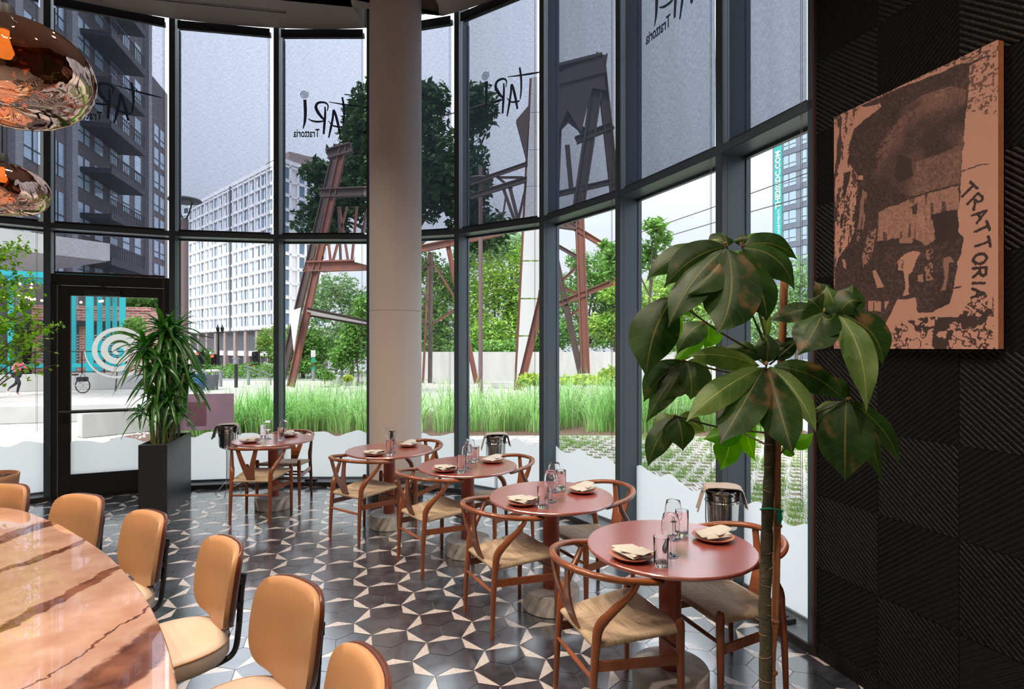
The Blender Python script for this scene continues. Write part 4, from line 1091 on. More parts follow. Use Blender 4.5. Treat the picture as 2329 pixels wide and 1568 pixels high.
def leaf_blade(mb, base, tip, wid, arch=(0, 0, 0), roll=0.0, prof='ob', fold=.25, wavy=.0, n=12, mcount=6, face=None):
    """a leaf from base to tip; arch lifts the middle; face is the direction its upper side looks to"""
    base, tip, arch = V(base), V(tip), V(arch); mid = (base+tip)/2+arch
    rows, uvs = [], []; Ln = (tip-base).length; ph = rnd(0, 6)
    for i in range(n+1):
        t = i/n; p = base*(1-t)**2+mid*2*t*(1-t)+tip*t*t
        tg = ((mid-base)*(1-t)+(tip-mid)*t).normalized()
        up = V(face) if face is not None else V((0, 0, 1)); sd = tg.cross(up)
        if sd.length < 1e-3: sd = tg.orthogonal()
        sd.normalize(); nr = sd.cross(tg).normalized()
        if roll: R_ = Matrix.Rotation(roll, 3, tg); sd = R_ @ sd; nr = R_ @ nr
        if prof == 'ob': w = wid*.5*(math.sin(PI*min(1, t**.86))**.82)*(1-.5*max(0, t-.72)/.28)
        elif prof == 'strap': w = wid*.5*min(1, (t*5+.25))*(1-t)**.45*(1-.1*t)
        else: w = wid*.5*math.sin(PI*t)**.8
        if t > .93 and prof == 'ob': w *= .8
        w = max(w, .0006)
        r_, u_ = [], []
        for j in range(-mcount//2, mcount//2+1):
            s = j/(mcount/2)
            wv = wavy*math.sin(t*17+ph+(1.3 if s > 0 else 0))*abs(s)**2*Ln
            r_.append(p+sd*(w*s)+nr*(abs(s)*w*fold*-1+wv)); u_.append((s, t))
        rows.append(r_); uvs.append(u_)
    mb.grid(rows, 0, uvs)
M_sch = leaf_mat('umbrella_leaf', (.012, .036, .007), (.028, .066, .014), tr=.32, rough=.46, vein=(.13, .14, .035), lamp_glint=(.12, .075, .03), spec=.3)  # tan patches imitate the warm lamp's reflection, painted into the leaf colour
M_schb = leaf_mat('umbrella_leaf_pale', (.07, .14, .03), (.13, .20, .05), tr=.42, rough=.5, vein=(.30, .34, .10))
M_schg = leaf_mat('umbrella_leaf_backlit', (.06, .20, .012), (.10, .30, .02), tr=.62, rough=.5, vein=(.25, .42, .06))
M_bark = mat('plant_bark', (.075, .058, .032), rough=.7, var=.5, vscale=26, bump=.5, bscale=70, col2=(.026, .036, .015))
M_barkring = mat('bark_ring', (.22, .14, .08), rough=.8)
M_bamboo = mat('bamboo_cane', (.42, .17, .075), rough=.45, var=.35, vscale=12, stretch=(1, 1, .15))
M_tie = mat('green_tie', (.02, .42, .27), rough=.5, trans=.3)
M_petiole = mat('petiole', (.055, .065, .025), rough=.6)
M_petred = mat('petiole_tip', (.28, .14, .06), rough=.6)
# tall umbrella plant in front of the dark wall
ZP = 1.78
base0 = PZ(1742, 2100, 0.0); base0 = V((P(1742, 1568, ZP).x-.015, ZP, 0))
pl = empty('umbrella_plant', base0); tag(pl, 'tall umbrella plant with big drooping dark leaves before the ribbed wall', 'plant')
def rel(p): return V(p)-base0
# trunk traced by pixel heights
tk = [(1742, 1700), (1741, 1568), (1742, 1450), (1739, 1380), (1743, 1270), (1745, 1180), (1749, 1100), (1751, 1000), (1747, 930), (1740, 880), (1741, 838)]
pts = [V((0, 0, .0))]+[rel(P(x, y, ZP)) for x, y in tk]
pts = catmull(pts, 4); mb = MB()
rr = [.0208-.0065*(i/(len(pts)-1)) + (.0012*math.sin(i*2.1)) for i in range(len(pts))]
mb.tube(pts, rr, 16); mb.build('trunk', M_bark, pl)
mb = MB()
for y in (1568, 1545, 1490, 1440, 1395, 1372, 1330, 1290, 1255, 1213, 1160, 1118, 1060, 1010, 960):
    c_ = rel(P(1741+(1 if y < 1300 else 0)*4, y, ZP)); t_ = rnd(-.5, .5); r0 = .0188-.0045*(1568-y)/700
    mb.tube([c_+V((math.cos(q/12*2*PI)*r0*1.04, math.sin(q/12*2*PI)*r0*1.04, t_*math.cos(q/12*2*PI)*r0)) for q in range(12)], .0013, 5, closed=True)
mb.build('leaf_scar', M_barkring, pl)
cn = empty('bamboo_stake', (P(1768, 1568, 1.80).x+.01, 1.80, 0)); tag(cn, 'bamboo cane standing beside the umbrella plant trunk', 'plant stake')
def relc(p): return V(p)-V(cn.location)
mb = MB(); cp = [V((0, 0, 0)), relc(P(1755, 1568, 1.80)), relc(P(1763, 1400, 1.80)), relc(P(1767, 1200, 1.80)), relc(P(1768, 1000, 1.80)), relc(P(1778, 800, 1.80)), relc(P(1784, 640, 1.80))]
cps = catmull(cp, 5); mb.tube(cps, .0115, 12)
for y in (1530, 1412, 1196, 1000, 830):
    c_ = relc(P(1757+(1568-y)*.03, y, 1.80)); 
    mb.lathe([(.0118, -.006), (.0145, -.002), (.0145, .002), (.0118, .006)], 12, c=c_)
mb.build('cane', M_bamboo, cn)
mb = MB(); c_ = relc(P(1763, 1160, 1.795))
mb.tube([relc(P(1735, 1158, 1.76)), relc(P(1750, 1157, 1.755)), relc(P(1775, 1162, 1.78)), relc(P(1776, 1166, 1.82)), relc(P(1750, 1160, 1.81)), relc(P(1733, 1160, 1.79))], .009, 6, flat=.3, closed=True)
mb.grid([[relc(P(1766, 1160, 1.775)), relc(P(1777, 1163, 1.775))], [relc(P(1768, 1180, 1.77)), relc(P(1780, 1178, 1.776))], [relc(P(1770, 1194, 1.768)), relc(P(1776, 1196, 1.775))]])
mb.build('plant_tie', M_tie, cn)
# leaves: (base px, tip px, width px, depth of base, depth of tip, pale?, petiole start px or None)
CAMV = V((0, 0, H))
LV = [
 # top whorl left (hub about 1655,565)
 ('A', 1655, 566, 1630, 762, 112, -.08, -.16, 0, 40, 10), ('A', 1652, 568, 1562, 672, 74, -.04, -.12, 0, 30, 0), ('A', 1648, 566, 1470, 640, 66, 0, 0, 0, -30, -46),
 ('A', 1650, 562, 1510, 655, 70, -.02, -.05, 0, -10, -36), ('A', 1646, 568, 1520, 745, 78, -.05, -.12, 0, -24, -20), ('A', 1655, 556, 1598, 560, 60, .06, .10, 1, 0, -26), ('A', 1658, 560, 1640, 530, 60, .05, .12, 0, -6, -20),
 # top whorl right (hub 1690,566)
 ('B', 1684, 570, 1744, 730, 98, -.08, -.14, 0, 30, 10), ('B', 1690, 564, 1806, 660, 80, -.02, -.04, 0, 36, -46), ('B', 1692, 560, 1812, 590, 62, .04, .08, 0, 10, -40), ('B', 1694, 558, 1786, 560, 56, .08, .14, 1, 0, -24),
 ('B', 1690, 556, 1735, 545, 50, .10, .16, 0, 0, -14), ('B', 1684, 560, 1683, 535, 30, .03, .05, 0, 0, -10), ('B', 1690, 570, 1640, 640, 60, .12, .16, 1, 0, 0),
 # left upper big leaf (hub 1530,680)
 ('C', 1532, 676, 1470, 860, 104, -.02, -.06, 0, -26, -20), ('C', 1534, 680, 1468, 785, 90, .02, .05, 0, -16, -14), ('C', 1536, 688, 1565, 690, 50, .05, .10, 1, 14, 10),
 ('C', 1530, 684, 1500, 818, 62, .08, .10, 1, 10, 6), 
 # inner left pair (1606,735)
 ('D', 1606, 733, 1540, 805, 70, .06, .04, 0, -14, -22), ('D', 1610, 738, 1602, 792, 62, .10, .12, 1, 12, 0), ('D', 1608, 742, 1528, 830, 48, .12, .12, 1, 0, 0),
 # left mid whorl (hub 1555,822)
 ('E', 1556, 822, 1464, 915, 66, 0, -.02, 0, -18, -14), ('E', 1556, 824, 1470, 962, 56, -.02, -.04, 0, -8, -10), ('E', 1558, 824, 1508, 912, 70, -.02, -.05, 0, 0, 0), ('E', 1562, 822, 1570, 910, 82, -.04, -.07, 0, 12, 0), ('E', 1560, 826, 1620, 868, 50, .04, .06, 1, 8, -14),
 # left low whorl (hub 1535,948)
 ('F', 1536, 948, 1474, 1062, 56, 0, -.02, 0, -18, -10), ('F', 1538, 950, 1515, 1022, 34, -.02, -.03, 0, 0, 0), ('F', 1542, 950, 1553, 1026, 62, -.03, -.05, 0, 6, 0), ('F', 1545, 946, 1604, 985, 56, .03, .05, 1, 10, -6), ('F', 1532, 946, 1480, 985, 44, .04, .06, 1, -6, -12),
 # central whorl (hub 1742,828)
 ('G', 1728, 832, 1562, 810, 52, -.03, -.06, 1, 0, -24), ('G', 1732, 836, 1560, 960, 60, -.06, -.18, 1, -20, -14), ('G', 1737, 838, 1636, 1012, 84, -.06, -.20, 0, 0, 0), ('G', 1748, 840, 1804, 1036, 82, -.06, -.20, 0, 0, 4),
 ('G', 1756, 836, 1856, 982, 52, -.04, -.14, 1, 20, -14), ('G', 1760, 832, 1922, 915, 66, -.02, -.04, 0, 26, -30), ('G', 1752, 818, 1820, 770, 50, .04, .08, 0, 0, -14), ('G', 1735, 815, 1650, 790, 46, .04, .08, 0, 0, -14), ('G', 1744, 826, 1738, 752, 50, .02, .06, 0, 6, 0),
 ('G', 1740, 836, 1700, 905, 46, .06, .12, 1, 0, 0), ('G', 1750, 834, 1790, 905, 40, .07, .13, 1, 0, 0),
 # under the hub, back lit leaves
 ('H', 1690, 985, 1600, 1000, 60, .10, .10, 1, 0, -12), ('H', 1660, 985, 1638, 1070, 66, .10, .12, 1, 14, 0), ('H', 1694, 935, 1720, 1050, 56, .12, .14, 1, -14, 0), ('H', 1680, 905, 1745, 975, 44, .10, .12, 1, 0, 0), ('H', 1798, 1000, 1850, 985, 44, .10, .12, 1, 0, 16), ('H', 1790, 1005, 1808, 1032, 40, .12, .12, 1, 0, 8),
 # right mid (hub 1876,712)
 ('I', 1870, 712, 1815, 808, 86, -.04, -.10, 0, 18, -16), ('I', 1872, 706, 1746, 732, 50, .0, .04, 0, 0, -22), ('I', 1872, 712, 1838, 680, 62, -.02, -.02, 0, 0, -8), ('I', 1868, 716, 1902, 712, 70, -.05, -.10, 0, 0, 26), ('I', 1866, 716, 1812, 775, 60, .06, .08, 1, -10, 0),
 # right upper (hub 1905,720)
 ('J', 1906, 716, 1962, 690, 76, -.02, -.04, 0, 0, -36), ('J', 1902, 712, 1940, 646, 70, .04, .06, 0, 20, -4), ('J', 1904, 708, 1880, 650, 56, .04, .06, 1, 0, 0), ('J', 1908, 720, 1952, 838, 42, -.02, -.08, 1, 16, -8), ('J', 1910, 720, 1970, 938, 60, -.05, -.16, 1, 34, -40), ('J', 1912, 718, 2008, 832, 74, -.03, -.06, 0, 46, -34), ('J', 1898, 704, 1852, 640, 44, .06, .08, 0, 0, -6), ('J', 1904, 706, 1958, 660, 40, .08, .10, 0, 0, -14),
 # right low (hub 1925,912)
 ('K', 1925, 914, 1922, 1096, 104, -.06, -.10, 0, -3, 0), ('K', 1930, 916, 2004, 1096, 50, -.02, -.05, 0, 22, -10), ('K', 1932, 914, 2044, 1056, 46, .02, .02, 0, 38, -16), ('K', 1920, 912, 1858, 962, 46, .02, .04, 0, -10, 10), ('K', 1928, 908, 1872, 860, 44, .05, .07, 0, 14, -10), ('K', 1918, 916, 1850, 930, 34, .04, .06, 1, 0, 10),
]
DZ = {'A': -.05, 'B': -.03, 'C': .0, 'D': .12, 'E': .02, 'F': .04, 'G': -.05, 'H': .05, 'I': -.06, 'J': .0, 'K': -.02}
hubs = {'A': (1652, 560), 'B': (1688, 560), 'C': (1535, 682), 'D': (1608, 736), 'E': (1558, 822), 'F': (1540, 948), 'G': (1743, 828), 'H': None, 'I': (1872, 710), 'J': (1905, 714), 'K': (1926, 910)}
starts = {'A': (1742, 790), 'B': (1745, 780), 'C': (1735, 812), 'D': (1735, 800), 'E': (1736, 855), 'F': (1745, 985), 'I': (1750, 830), 'J': (1752, 815), 'K': (1748, 970), 'G': (1741, 838)}
for (g, bx_, by_, tx_, ty_, wpx, zb, zt, pale, ax_, ay_) in LV:
    Zb, Zt = ZP+DZ[g]+zb, ZP+DZ[g]+zt
    b_, t_ = rel(P(bx_, by_, Zb)), rel(P(tx_, ty_, Zt)); mid_ = rel(P((bx_+tx_)/2+ax_, (by_+ty_)/2+ay_, (Zb+Zt)/2-.025))
    arch = mid_-(b_+t_)/2
    face = (CAMV-base0-b_).normalized()*(1.0)+V((rnd(-.35, .35), 0, .45+rnd(-.2, .3)))
    mb = MB(); leaf_blade(mb, b_, t_, wpx/F*ZP*1.05, arch, roll=rnd(-.25, .25), fold=.22+rnd(0, .2), wavy=.012, n=16, mcount=6, face=face)
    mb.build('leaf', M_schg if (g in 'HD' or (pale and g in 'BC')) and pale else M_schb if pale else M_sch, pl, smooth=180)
for g, hb in hubs.items():
    if not hb: continue
    s_ = starts[g]; h_ = rel(P(hb[0], hb[1], ZP+DZ[g])); a_ = rel(P(s_[0], s_[1], ZP))
    mb = MB(); mb.tube(catmull([a_, (a_+h_)/2+V((0, 0, -.01)), h_], 4), .0032, 7); mb.build('leaf_stalk', M_petiole, pl)
    mb = MB(); mb.tube([h_, h_+(h_-a_).normalized()*.012], .006, 7); mb.build('leaf_hub', M_petred, pl)
for x0, y0, x1, y1 in ((1748, 1015, 1690, 985), (1752, 1060, 1798, 1005), (1746, 950, 1694, 930), (1741, 830, 1700, 800), (1750, 800, 1725, 690), (1745, 790, 1723, 740)):
    mb = MB(); mb.tube([rel(P(x0, y0, ZP)), rel(P(x1, y1, ZP+.1))], .003, 6); mb.build('leaf_stalk', M_petiole, pl)
for x, y in ((1748, 700), (1742, 760)):
    mb = MB(); leaf_blade(mb, rel(P(x-4, y+70, ZP)), rel(P(x, y, ZP-.02)), .03, (0, 0, 0), face=(0, -1, .1), n=8); mb.build('leaf', M_schb, pl, smooth=180)

# ---- black planter with the dracaena
PLA = [V((-3.776, 5.73, 0)), V((-3.52, 5.79, 0)), V((-3.735, 6.60, 0)), V((-3.99, 6.54, 0))]
PC = sum(PLA, V((0, 0, 0)))/4
pb = empty('planter', PC); tag(pb, 'tall narrow matte black planter box standing by the door', 'planter')
M_planter = mat('planter_black', (.018, .019, .022), rough=.40, bump=.02, bscale=120, rvar=.08)
def ins(k, z): return [(p-PC)*k+V((0, 0, z)) for p in PLA]
mb = MB(); rings = [ins(.975, .0), ins(1, .004), ins(1, .746), ins(.99, .75), ins(.90, .75), ins(.885, .745), ins(.88, .69)]
mb.grid(rings, closed=True); mb.add(ins(.975, 0), [(3, 2, 1, 0)]); mb.build('box', M_planter, pb, smooth=25)
M_soil = mat('soil_bark', (.20, .13, .09), rough=.95, var=.7, vscale=50, bump=1, bscale=60)
so = MB(); so.add(ins(.885, .70), [(0, 1, 2, 3)]); 
for q in range(150):
    u, v = rnd(.03, .97), rnd(.03, .97); p = ((PLA[0]-PC)*(1-u)+(PLA[1]-PC)*u)*(1-v)+((PLA[3]-PC)*(1-u)+(PLA[2]-PC)*u)*v; p = p*.85; s_ = rnd(.008, .018)
    M_ = Matrix.Translation((p.x, p.y, .704)) @ Matrix.Rotation(rnd(0, 6), 4, 'Z') @ Matrix.Rotation(rnd(-.6, .6), 4, 'X'); so.box(-s_, -s_*.6, -s_*.3, s_, s_*.6, s_*.3, 0, M_)
so.build('soil', M_soil, pb, smooth=None)
M_drac = leaf_mat('dracaena_leaf', (.022, .085, .014), (.055, .19, .03), tr=.30, rough=.24, vein=(.06, .2, .03))
M_cane = mat('dracaena_cane', (.22, .26, .075), rough=.55, var=.5, vscale=50, stretch=(.3, .3, 3), col2=(.10, .09, .03))
dr = empty('dracaena_plant', (PC.x, PC.y, .70)); tag(dr, 'bushy dracaena with strap leaves growing in the tall black planter', 'plant'); D0 = V((PC.x, PC.y, .70))
# canes: foot px, head px, depth
canes = [(346, 1005, 325, 800, 6.0), (352, 1008, 350, 905, 5.98), (360, 1006, 352, 830, 6.05), (366, 1008, 362, 700+95, 6.1), (372, 1006, 388, 770, 6.05), (380, 1000, 380, 900, 6.15), (388, 998, 392, 760, 6.2), (396, 996, 404, 790, 6.25), (404, 992, 430, 830, 6.3), (356, 1002, 372, 745, 6.2), (384, 1002, 418, 850, 6.05)]
heads = [(330, 800, 6.0, 1.0, 26), (352, 905, 5.95, .72, 18), (372, 760, 6.1, 1.1, 30), (395, 770, 6.2, 1.15, 30), (410, 850, 6.2, .95, 24), (345, 860, 6.15, .85, 20), (385, 910, 6.0, .7, 18), (425, 870, 6.3, .8, 18), (405, 940, 6.05, .6, 14), (318, 940, 5.95, .5, 10), (366, 835, 5.95, .8, 18)]
mb = MB()
for x0, y0, x1, y1, Z in canes:
    a_, b_ = P(x0, y0, Z)-D0, P(x1, y1, Z)-D0; a_.z = -.0; ps = catmull([a_, a_*.5+b_*.5+V((rnd(-.02, .02), 0, 0)), b_], 10)
    mb.tube(ps, [.0125+.0016*math.sin(i*2.6) for i in range(len(ps))], 9)
mb.build('canes', M_cane, dr)
for x, y, Z, sc_, nl in heads:
    c_ = P(x, y, Z)-D0; mb = MB()
    nl = int(nl*1.35)
    for q in range(nl):
        a_ = q*2.39996+rnd(-.2, .2); el = .95-1.25*(q/nl)+rnd(-.12, .12)      # upper leaves first
        ln = .30*sc_*(.75+.5*rnd(.6, 1)); dirv = V((math.cos(a_)*math.cos(el), math.sin(a_)*math.cos(el)*.8, math.sin(el)))
        z0 = c_+V((0, 0, .10*sc_*(1-q/nl)-.02)); droop = ln*(.30+.95*(q/nl))
        tip = z0+dirv*ln+V((0, 0, -droop)); arch = V((0, 0, .16*ln+.35*droop))
        leaf_blade(mb, z0, tip, .060*sc_**.4, arch, roll=rnd(-.3, .3), prof='strap', fold=.35, n=9, mcount=4, face=(0, -.25, 1))
    mb.build('leaf_crown', M_drac, dr, smooth=180)

# ---- terracotta pot with a small leaved tree at the far left
pc = V((-4.84, 5.22, 0)); po = empty('terracotta_pot', pc); tag(po, 'terracotta pot standing at the far left edge by the window', 'pot')
M_terra = mat('terracotta', (.52, .26, .14), rough=.7, var=.12, vscale=6, bump=.05, bscale=90)
mb = MB(); mb.shell([(0, 0), (.17, 0), (.18, .01), (.235, .52), (.24, .555), (.235, .562), (.222, .56), (.215, .50), (0, .50)], 48); mb.build('pot_body', M_terra, po, smooth=50)
mb = MB(); mb.lathe([(0, .535), (.10, .54), (.215, .525), (.21, .50)], 24); 
for q in range(70):
    r_ = rnd(0, .2); a_ = rnd(0, 6.3); s_ = rnd(.008, .02); M_ = Matrix.Translation((math.cos(a_)*r_, math.sin(a_)*r_, .54)) @ Matrix.Rotation(rnd(0, 6), 4, 'Z') @ Matrix.Rotation(rnd(-.6, .6), 4, 'X'); mb.box(-s_, -s_*.6, -s_*.3, s_, s_*.6, s_*.3, 0, M_)
mb.build('soil', M_soil, po, smooth=None)
M_fic = leaf_mat('small_leaf', (.10, .24, .02), (.24, .48, .05), tr=.42, rough=.35)
M_fbark = mat('tree_twig', (.16, .12, .07), rough=.8)
ft = empty('indoor_tree', pc+V((0, 0, .53))); tag(ft, 'small leaved indoor tree reaching in from the left edge before the window', 'tree'); F0 = pc+V((0, 0, .53))
mb = MB(); lf = MB(); rq = random.Random(5)
trk = catmull([V((-.05, 0, 0)), V((-.12, .02, .5)), V((-.10, 0, 1.0)), V((-.16, 0, 1.6)), V((-.2, 0, 2.1))], 6); mb.tube(trk, [.022-.014*i/(len(trk)-1) for i in range(len(trk))], 9)
# branch end points in the photo
ends = [(60, 560, 16), (40, 620, 16), (78, 628, 10), (30, 660, 26), (70, 690, 20), (95, 745, 20), (128, 740, 22), (60, 770, 14), (20, 800, 8), (112, 790, 9), (84, 822, 4), (104, 835, 5), (10, 560, 14), (5, 720, 30), (50, 720, 24), (84, 655, 10), (20, 590, 14)]
for (x, y, nl) in ends:
    Z = 5.2+rq.uniform(-.25, .2); e_ = P(x, y, Z)-F0; s_ = trk[min(len(trk)-1, max(2, int((e_.z-.35)/2.1*len(trk))))]
    br = catmull([s_, s_*.45+e_*.55+V((0, 0, rq.uniform(.0, .1))), e_], 6); mb.tube(br, [.007-.005*i/(len(br)-1) for i in range(len(br))], 6)
    for q in range(nl*3):
        t = rq.uniform(.35, 1.02); k = min(len(br)-1, int(t*(len(br)-1))); p = br[k]+V((rq.gauss(0, .04), rq.gauss(0, .07), rq.gauss(0, .035)))
        d_ = V((rq.gauss(.3, .6), rq.gauss(0, .6), rq.gauss(-.1, .5))).normalized(); ln = rq.uniform(.030, .050)
        mb.tube([br[k], p], .0012, 4)
        for w_ in range(3):
            d2 = (d_+V((rq.gauss(0, .7), rq.gauss(0, .7), rq.gauss(0, .7)))).normalized()
            random.seed(q*7+w_); leaf_blade(lf, p, p+d2*ln, ln*.52, (0, 0, .004), prof='el', fold=.2, n=4, mcount=2, face=(rq.gauss(0, .5), rq.gauss(-.4, .5), 1))
random.seed(11)
mb.build('branches', M_fbark, ft); lf.build('foliage', M_fic, ft, smooth=180)
ft['kind'] = 'thing'

# ---- pale mauve board leaning on the glass beside the planter
a, b, d, L_, n = seg(3)
def seg_pt(x, y, off):
    k = (x-CX)/F; A = a+n*off; u = -(A.x-k*A.y)/(d.x-k*d.y); p = A+d*u; return V((p.x, p.y, H-(y-CY)/F*p.y)), u
pA, uA = seg_pt(415, 897, .19); pB, uB = seg_pt(532, 980, .19)
bo = empty('mauve_sign_board', a); tag(bo, 'blank mauve sign sheet fixed to the glass behind the planter', 'sign')
Mo = Matrix(((d.x, n.x, 0, n.x*.17), (d.y, n.y, 0, n.y*.17), (0, 0, 1, 0), (0, 0, 0, 1)))
M_mauve = mat('mauve_sheet', (.66, .51, .57), rough=.35, var=.10, vscale=3, trans=.75)
mb = MB(); zt, zb = H-(897-CY)/F*pA.y, H-(980-CY)/F*pA.y; mb.box(uA-.25, .018, zb, uB, .022, zt, 0, Mo); mb.build('sheet', M_mauve, bo)
mb = MB(); u1_ = (uA+uB)/2-.02
mb.box(uA+.05, .0165, zb+.05, u1_, .0178, zt-.10, 0, Mo); mb.build('inner_panel', mat('mauve_panel', (.72, .57, .63), rough=.5, trans=.75), bo)
# ================================================================ OUTSIDE
G = -.12
def PG(x, y): return PZ(x, y, G)
M_pave = mat('paving', (.62, .59, .55), rough=.85, var=.12, vscale=1.2, bump=.1, bscale=8)
def brick_mat(name, c1, c2, mortar, sx, sy, rot=0, rough=.85, ms=.012):
    m, nt = newmat(name); L = nt.links.new
    out = N(nt, 'ShaderNodeOutputMaterial'); b = N(nt, 'ShaderNodeBsdfPrincipled'); b.inputs['Roughness'].default_value = rough
    tc = N(nt, 'ShaderNodeTexCoord'); mp = N(nt, 'ShaderNodeMapping'); mp.inputs['Rotation'].default_value = rot if isinstance(rot, tuple) else (0, 0, rot); L(tc.outputs['Object'], mp.inputs[0])
    bt = N(nt, 'ShaderNodeTexBrick'); bt.inputs['Color1'].default_value = rgba(c1); bt.inputs['Color2'].default_value = rgba(c2); bt.inputs['Mortar'].default_value = rgba(mortar)
    bt.inputs['Scale'].default_value = 1; bt.inputs['Brick Width'].default_value = sx; bt.inputs['Row Height'].default_value = sy; bt.inputs['Mortar Size'].default_value = ms
    L(mp.outputs[0], bt.inputs['Vector']); L(bt.outputs['Color'], b.inputs['Base Color']); L(b.outputs[0], out.inputs['Surface']); return m
M_walk = brick_mat('sidewalk_pavers', (.50, .465, .43), (.41, .38, .355), (.22, .20, .19), .6, .3, math.radians(20), ms=.010)
mb = MB()
nearline = [WL[i]+outn(i)*.25 for i in range(1, 10)]
poly_ = [V((p.x, p.y, G)) for p in nearline]
mb.add([V((-60, -5, G)), V((-60, 45, G)), V((60, 45, G)), V((60, -5, G)), V((3.6, -4, G))]+poly_[::-1]+[V((-7.6, 4.0, G)), V((-7.6, -5, G))], [tuple(range(16))[::-1]])
mb.add([V((-60, 45, G)), V((60, 45, G)), V((160, 240, -9)), V((-220, 240, -9))], [(0, 1, 2, 3)]); mb.build('ground', M_walk, smooth=None, kind='structure')
# asphalt street strip behind
mb = MB(); mb.add([V((-60, 29, G+.006)), V((-4, 29.5, G+.006)), V((-4, 40, G+.006)), V((-60, 40, G+.006))], [(3, 2, 1, 0)]); mb.build('street_surface', mat('asphalt', (.30, .29, .30), rough=.9, var=.2, vscale=2), smooth=None, kind='structure')
mb = MB(); mb.box(-60, 28.6, G, -4, 28.85, G+.14); mb.box(-30, 40, G, -4, 40.3, G+.16); mb.build('trim_30', M_pave, kind='structure')

# ---- foliage helpers
def foli(name, c1, c2, tr=.35, isl=.35):
    if name in MATS: return MATS[name]
    return mat(name, c1, rough=.6, col2=c2, vscale=.9, var=.3, island=isl, trans=tr, coords='Object')
F_mid = foli('leaves_mid', (.20, .40, .075), (.09, .23, .04)); F_dark = foli('leaves_dark', (.045, .11, .028), (.02, .055, .016))
F_light = foli('leaves_light', (.42, .62, .11), (.20, .40, .06)); F_yel = foli('leaves_yellow', (.55, .62, .06), (.30, .45, .05))
F_pale = foli('leaves_pale', (.36, .55, .24), (.18, .34, .13))
M_trunk = mat('tree_trunk', (.11, .085, .065), rough=.9, var=.3, vscale=8)
rt = np.random.RandomState(12)
def leafcloud(mb, lumps, count, size, flat=.55, seed=0):
    """lumps: (centre, radii); leaves sit mostly near each lump's surface"""
    r_ = np.random.RandomState(seed); w = np.array([l[1][0]*l[1][2] for l in lumps], float); w /= w.sum()
    vs = []; fs = []
    idx = r_.choice(len(lumps), count, p=w)
    for k in idx:
        c, rad = lumps[k]
        d = r_.normal(size=3); d /= np.linalg.norm(d); rr = r_.rand()**.45
        # twiggy clumps: snap to sub clusters
        p = np.array(c)+d*np.array(rad)*rr*(1+.12*math.sin(d[0]*9+d[2]*11))
        s = size*r_.uniform(.6, 1.35); n = r_.normal(size=3); n[2] = abs(n[2])+flat; n /= np.linalg.norm(n)
        u = np.cross(n, r_.normal(size=3)); u /= np.linalg.norm(u)+1e-9; v = np.cross(n, u)
        o = len(vs); vs += [p-u*s, p-v*s*.42+n*s*.08, p+u*s, p+v*s*.42+n*s*.08]; fs.append((o, o+1, o+2, o+3))
    mb.add([V(v) for v in vs], fs)
def tree(name, label, cat, base, trunk_h, lumps, count, size, fmat, group=None, tr_r=.14, seed=0, lean=(0, 0)):
    e = empty(name, base); tag(e, label, cat, group); rr = random.Random(seed)
    mb = MB(); top = V((lean[0], lean[1], trunk_h)); tp = catmull([V((0, 0, -.1)), V((rr.uniform(-.1, .1), 0, trunk_h*.5)), top], 5)
    mb.tube(tp, [tr_r*(1-.5*i/(len(tp)-1)) for i in range(len(tp))], 8)
    for c, rad in lumps:
        mb.tube(catmull([top*.8, (top+V(c))*.5+V((0, 0, .1)), V(c)], 4), [tr_r*.4]*5+[tr_r*.25]*4, 5)
        for q in range(4): mb.tube([V(c), V(c)+V((rr.gauss(0, .6)*rad[0], rr.gauss(0, .5)*rad[1], rr.gauss(.1, .5)*rad[2]))], tr_r*.12, 4)
    mb.build('trunk', M_trunk, e)
    mb = MB(); leafcloud(mb, lumps, count, size, seed=seed+1); mb.build('foliage', fmat, e, smooth=None)
    return e
def ptree(name, label, base_px, Z, blobs, count, size, fmat, group=None, seed=0, tr_r=.14, cat='tree'):
    """tree whose crown lumps are read off the photo: (x, y, rx, ry[, dz])"""
    b = V((P(base_px, 0, Z).x, Z, G)); lumps = []; rr = random.Random(seed)
    for bl in blobs:
        x, y, rx, ry = bl[:4]; dz = bl[4] if len(bl) > 4 else rr.uniform(-.6, .6)
        c = P(x, y, Z)-b; c.y += dz; lumps.append((tuple(c), (rx/F*Z, rx/F*Z*.9, ry/F*Z)))
    th = max(.5, min(l[0][2]-l[1][2]*.3 for l in lumps))
    return tree(name, label, cat, b, th, lumps, count, size, fmat, group, tr_r, seed)
ptree('big_tree', 'tall dark broad tree seen through the shades either side of the column', 905, 33, [(905, 300, 120, 90), (850, 420, 130, 90), (980, 400, 120, 100), (770, 440, 70, 60), (1060, 420, 60, 110), (740, 400, 50, 30), (1090, 260, 45, 60), (730, 500, 70, 50), (900, 230, 90, 45), (980, 235, 50, 45), (1090, 520, 80, 50), (815, 320, 45, 60), (810, 260, 30, 50)], 24000, .23, F_dark, seed=3, tr_r=.3)
ptree('park_tree', 'light green feathery tree right of the rusty leg, above the concrete planter', 800, 36, [(760, 660, 60, 40), (810, 700, 50, 50), (720, 700, 40, 40), (790, 760, 60, 50), (740, 780, 50, 40)], 7500, .13, F_pale, seed=5)
ptree('park_tree', 'small dense dark green tree with a thin trunk beside the column', 812, 27, [(800, 790, 42, 45), (812, 745, 40, 35), (775, 815, 32, 28), (828, 700, 22, 30)], 5200, .10, F_mid, seed=6, tr_r=.06)
ptree('park_tree', 'dark green rounded tree directly behind the rusty leaning leg', 690, 34, [(690, 770, 46, 40), (665, 800, 40, 40), (715, 800, 40, 35), (700, 830, 40, 22)], 5200, .12, F_mid, seed=7)
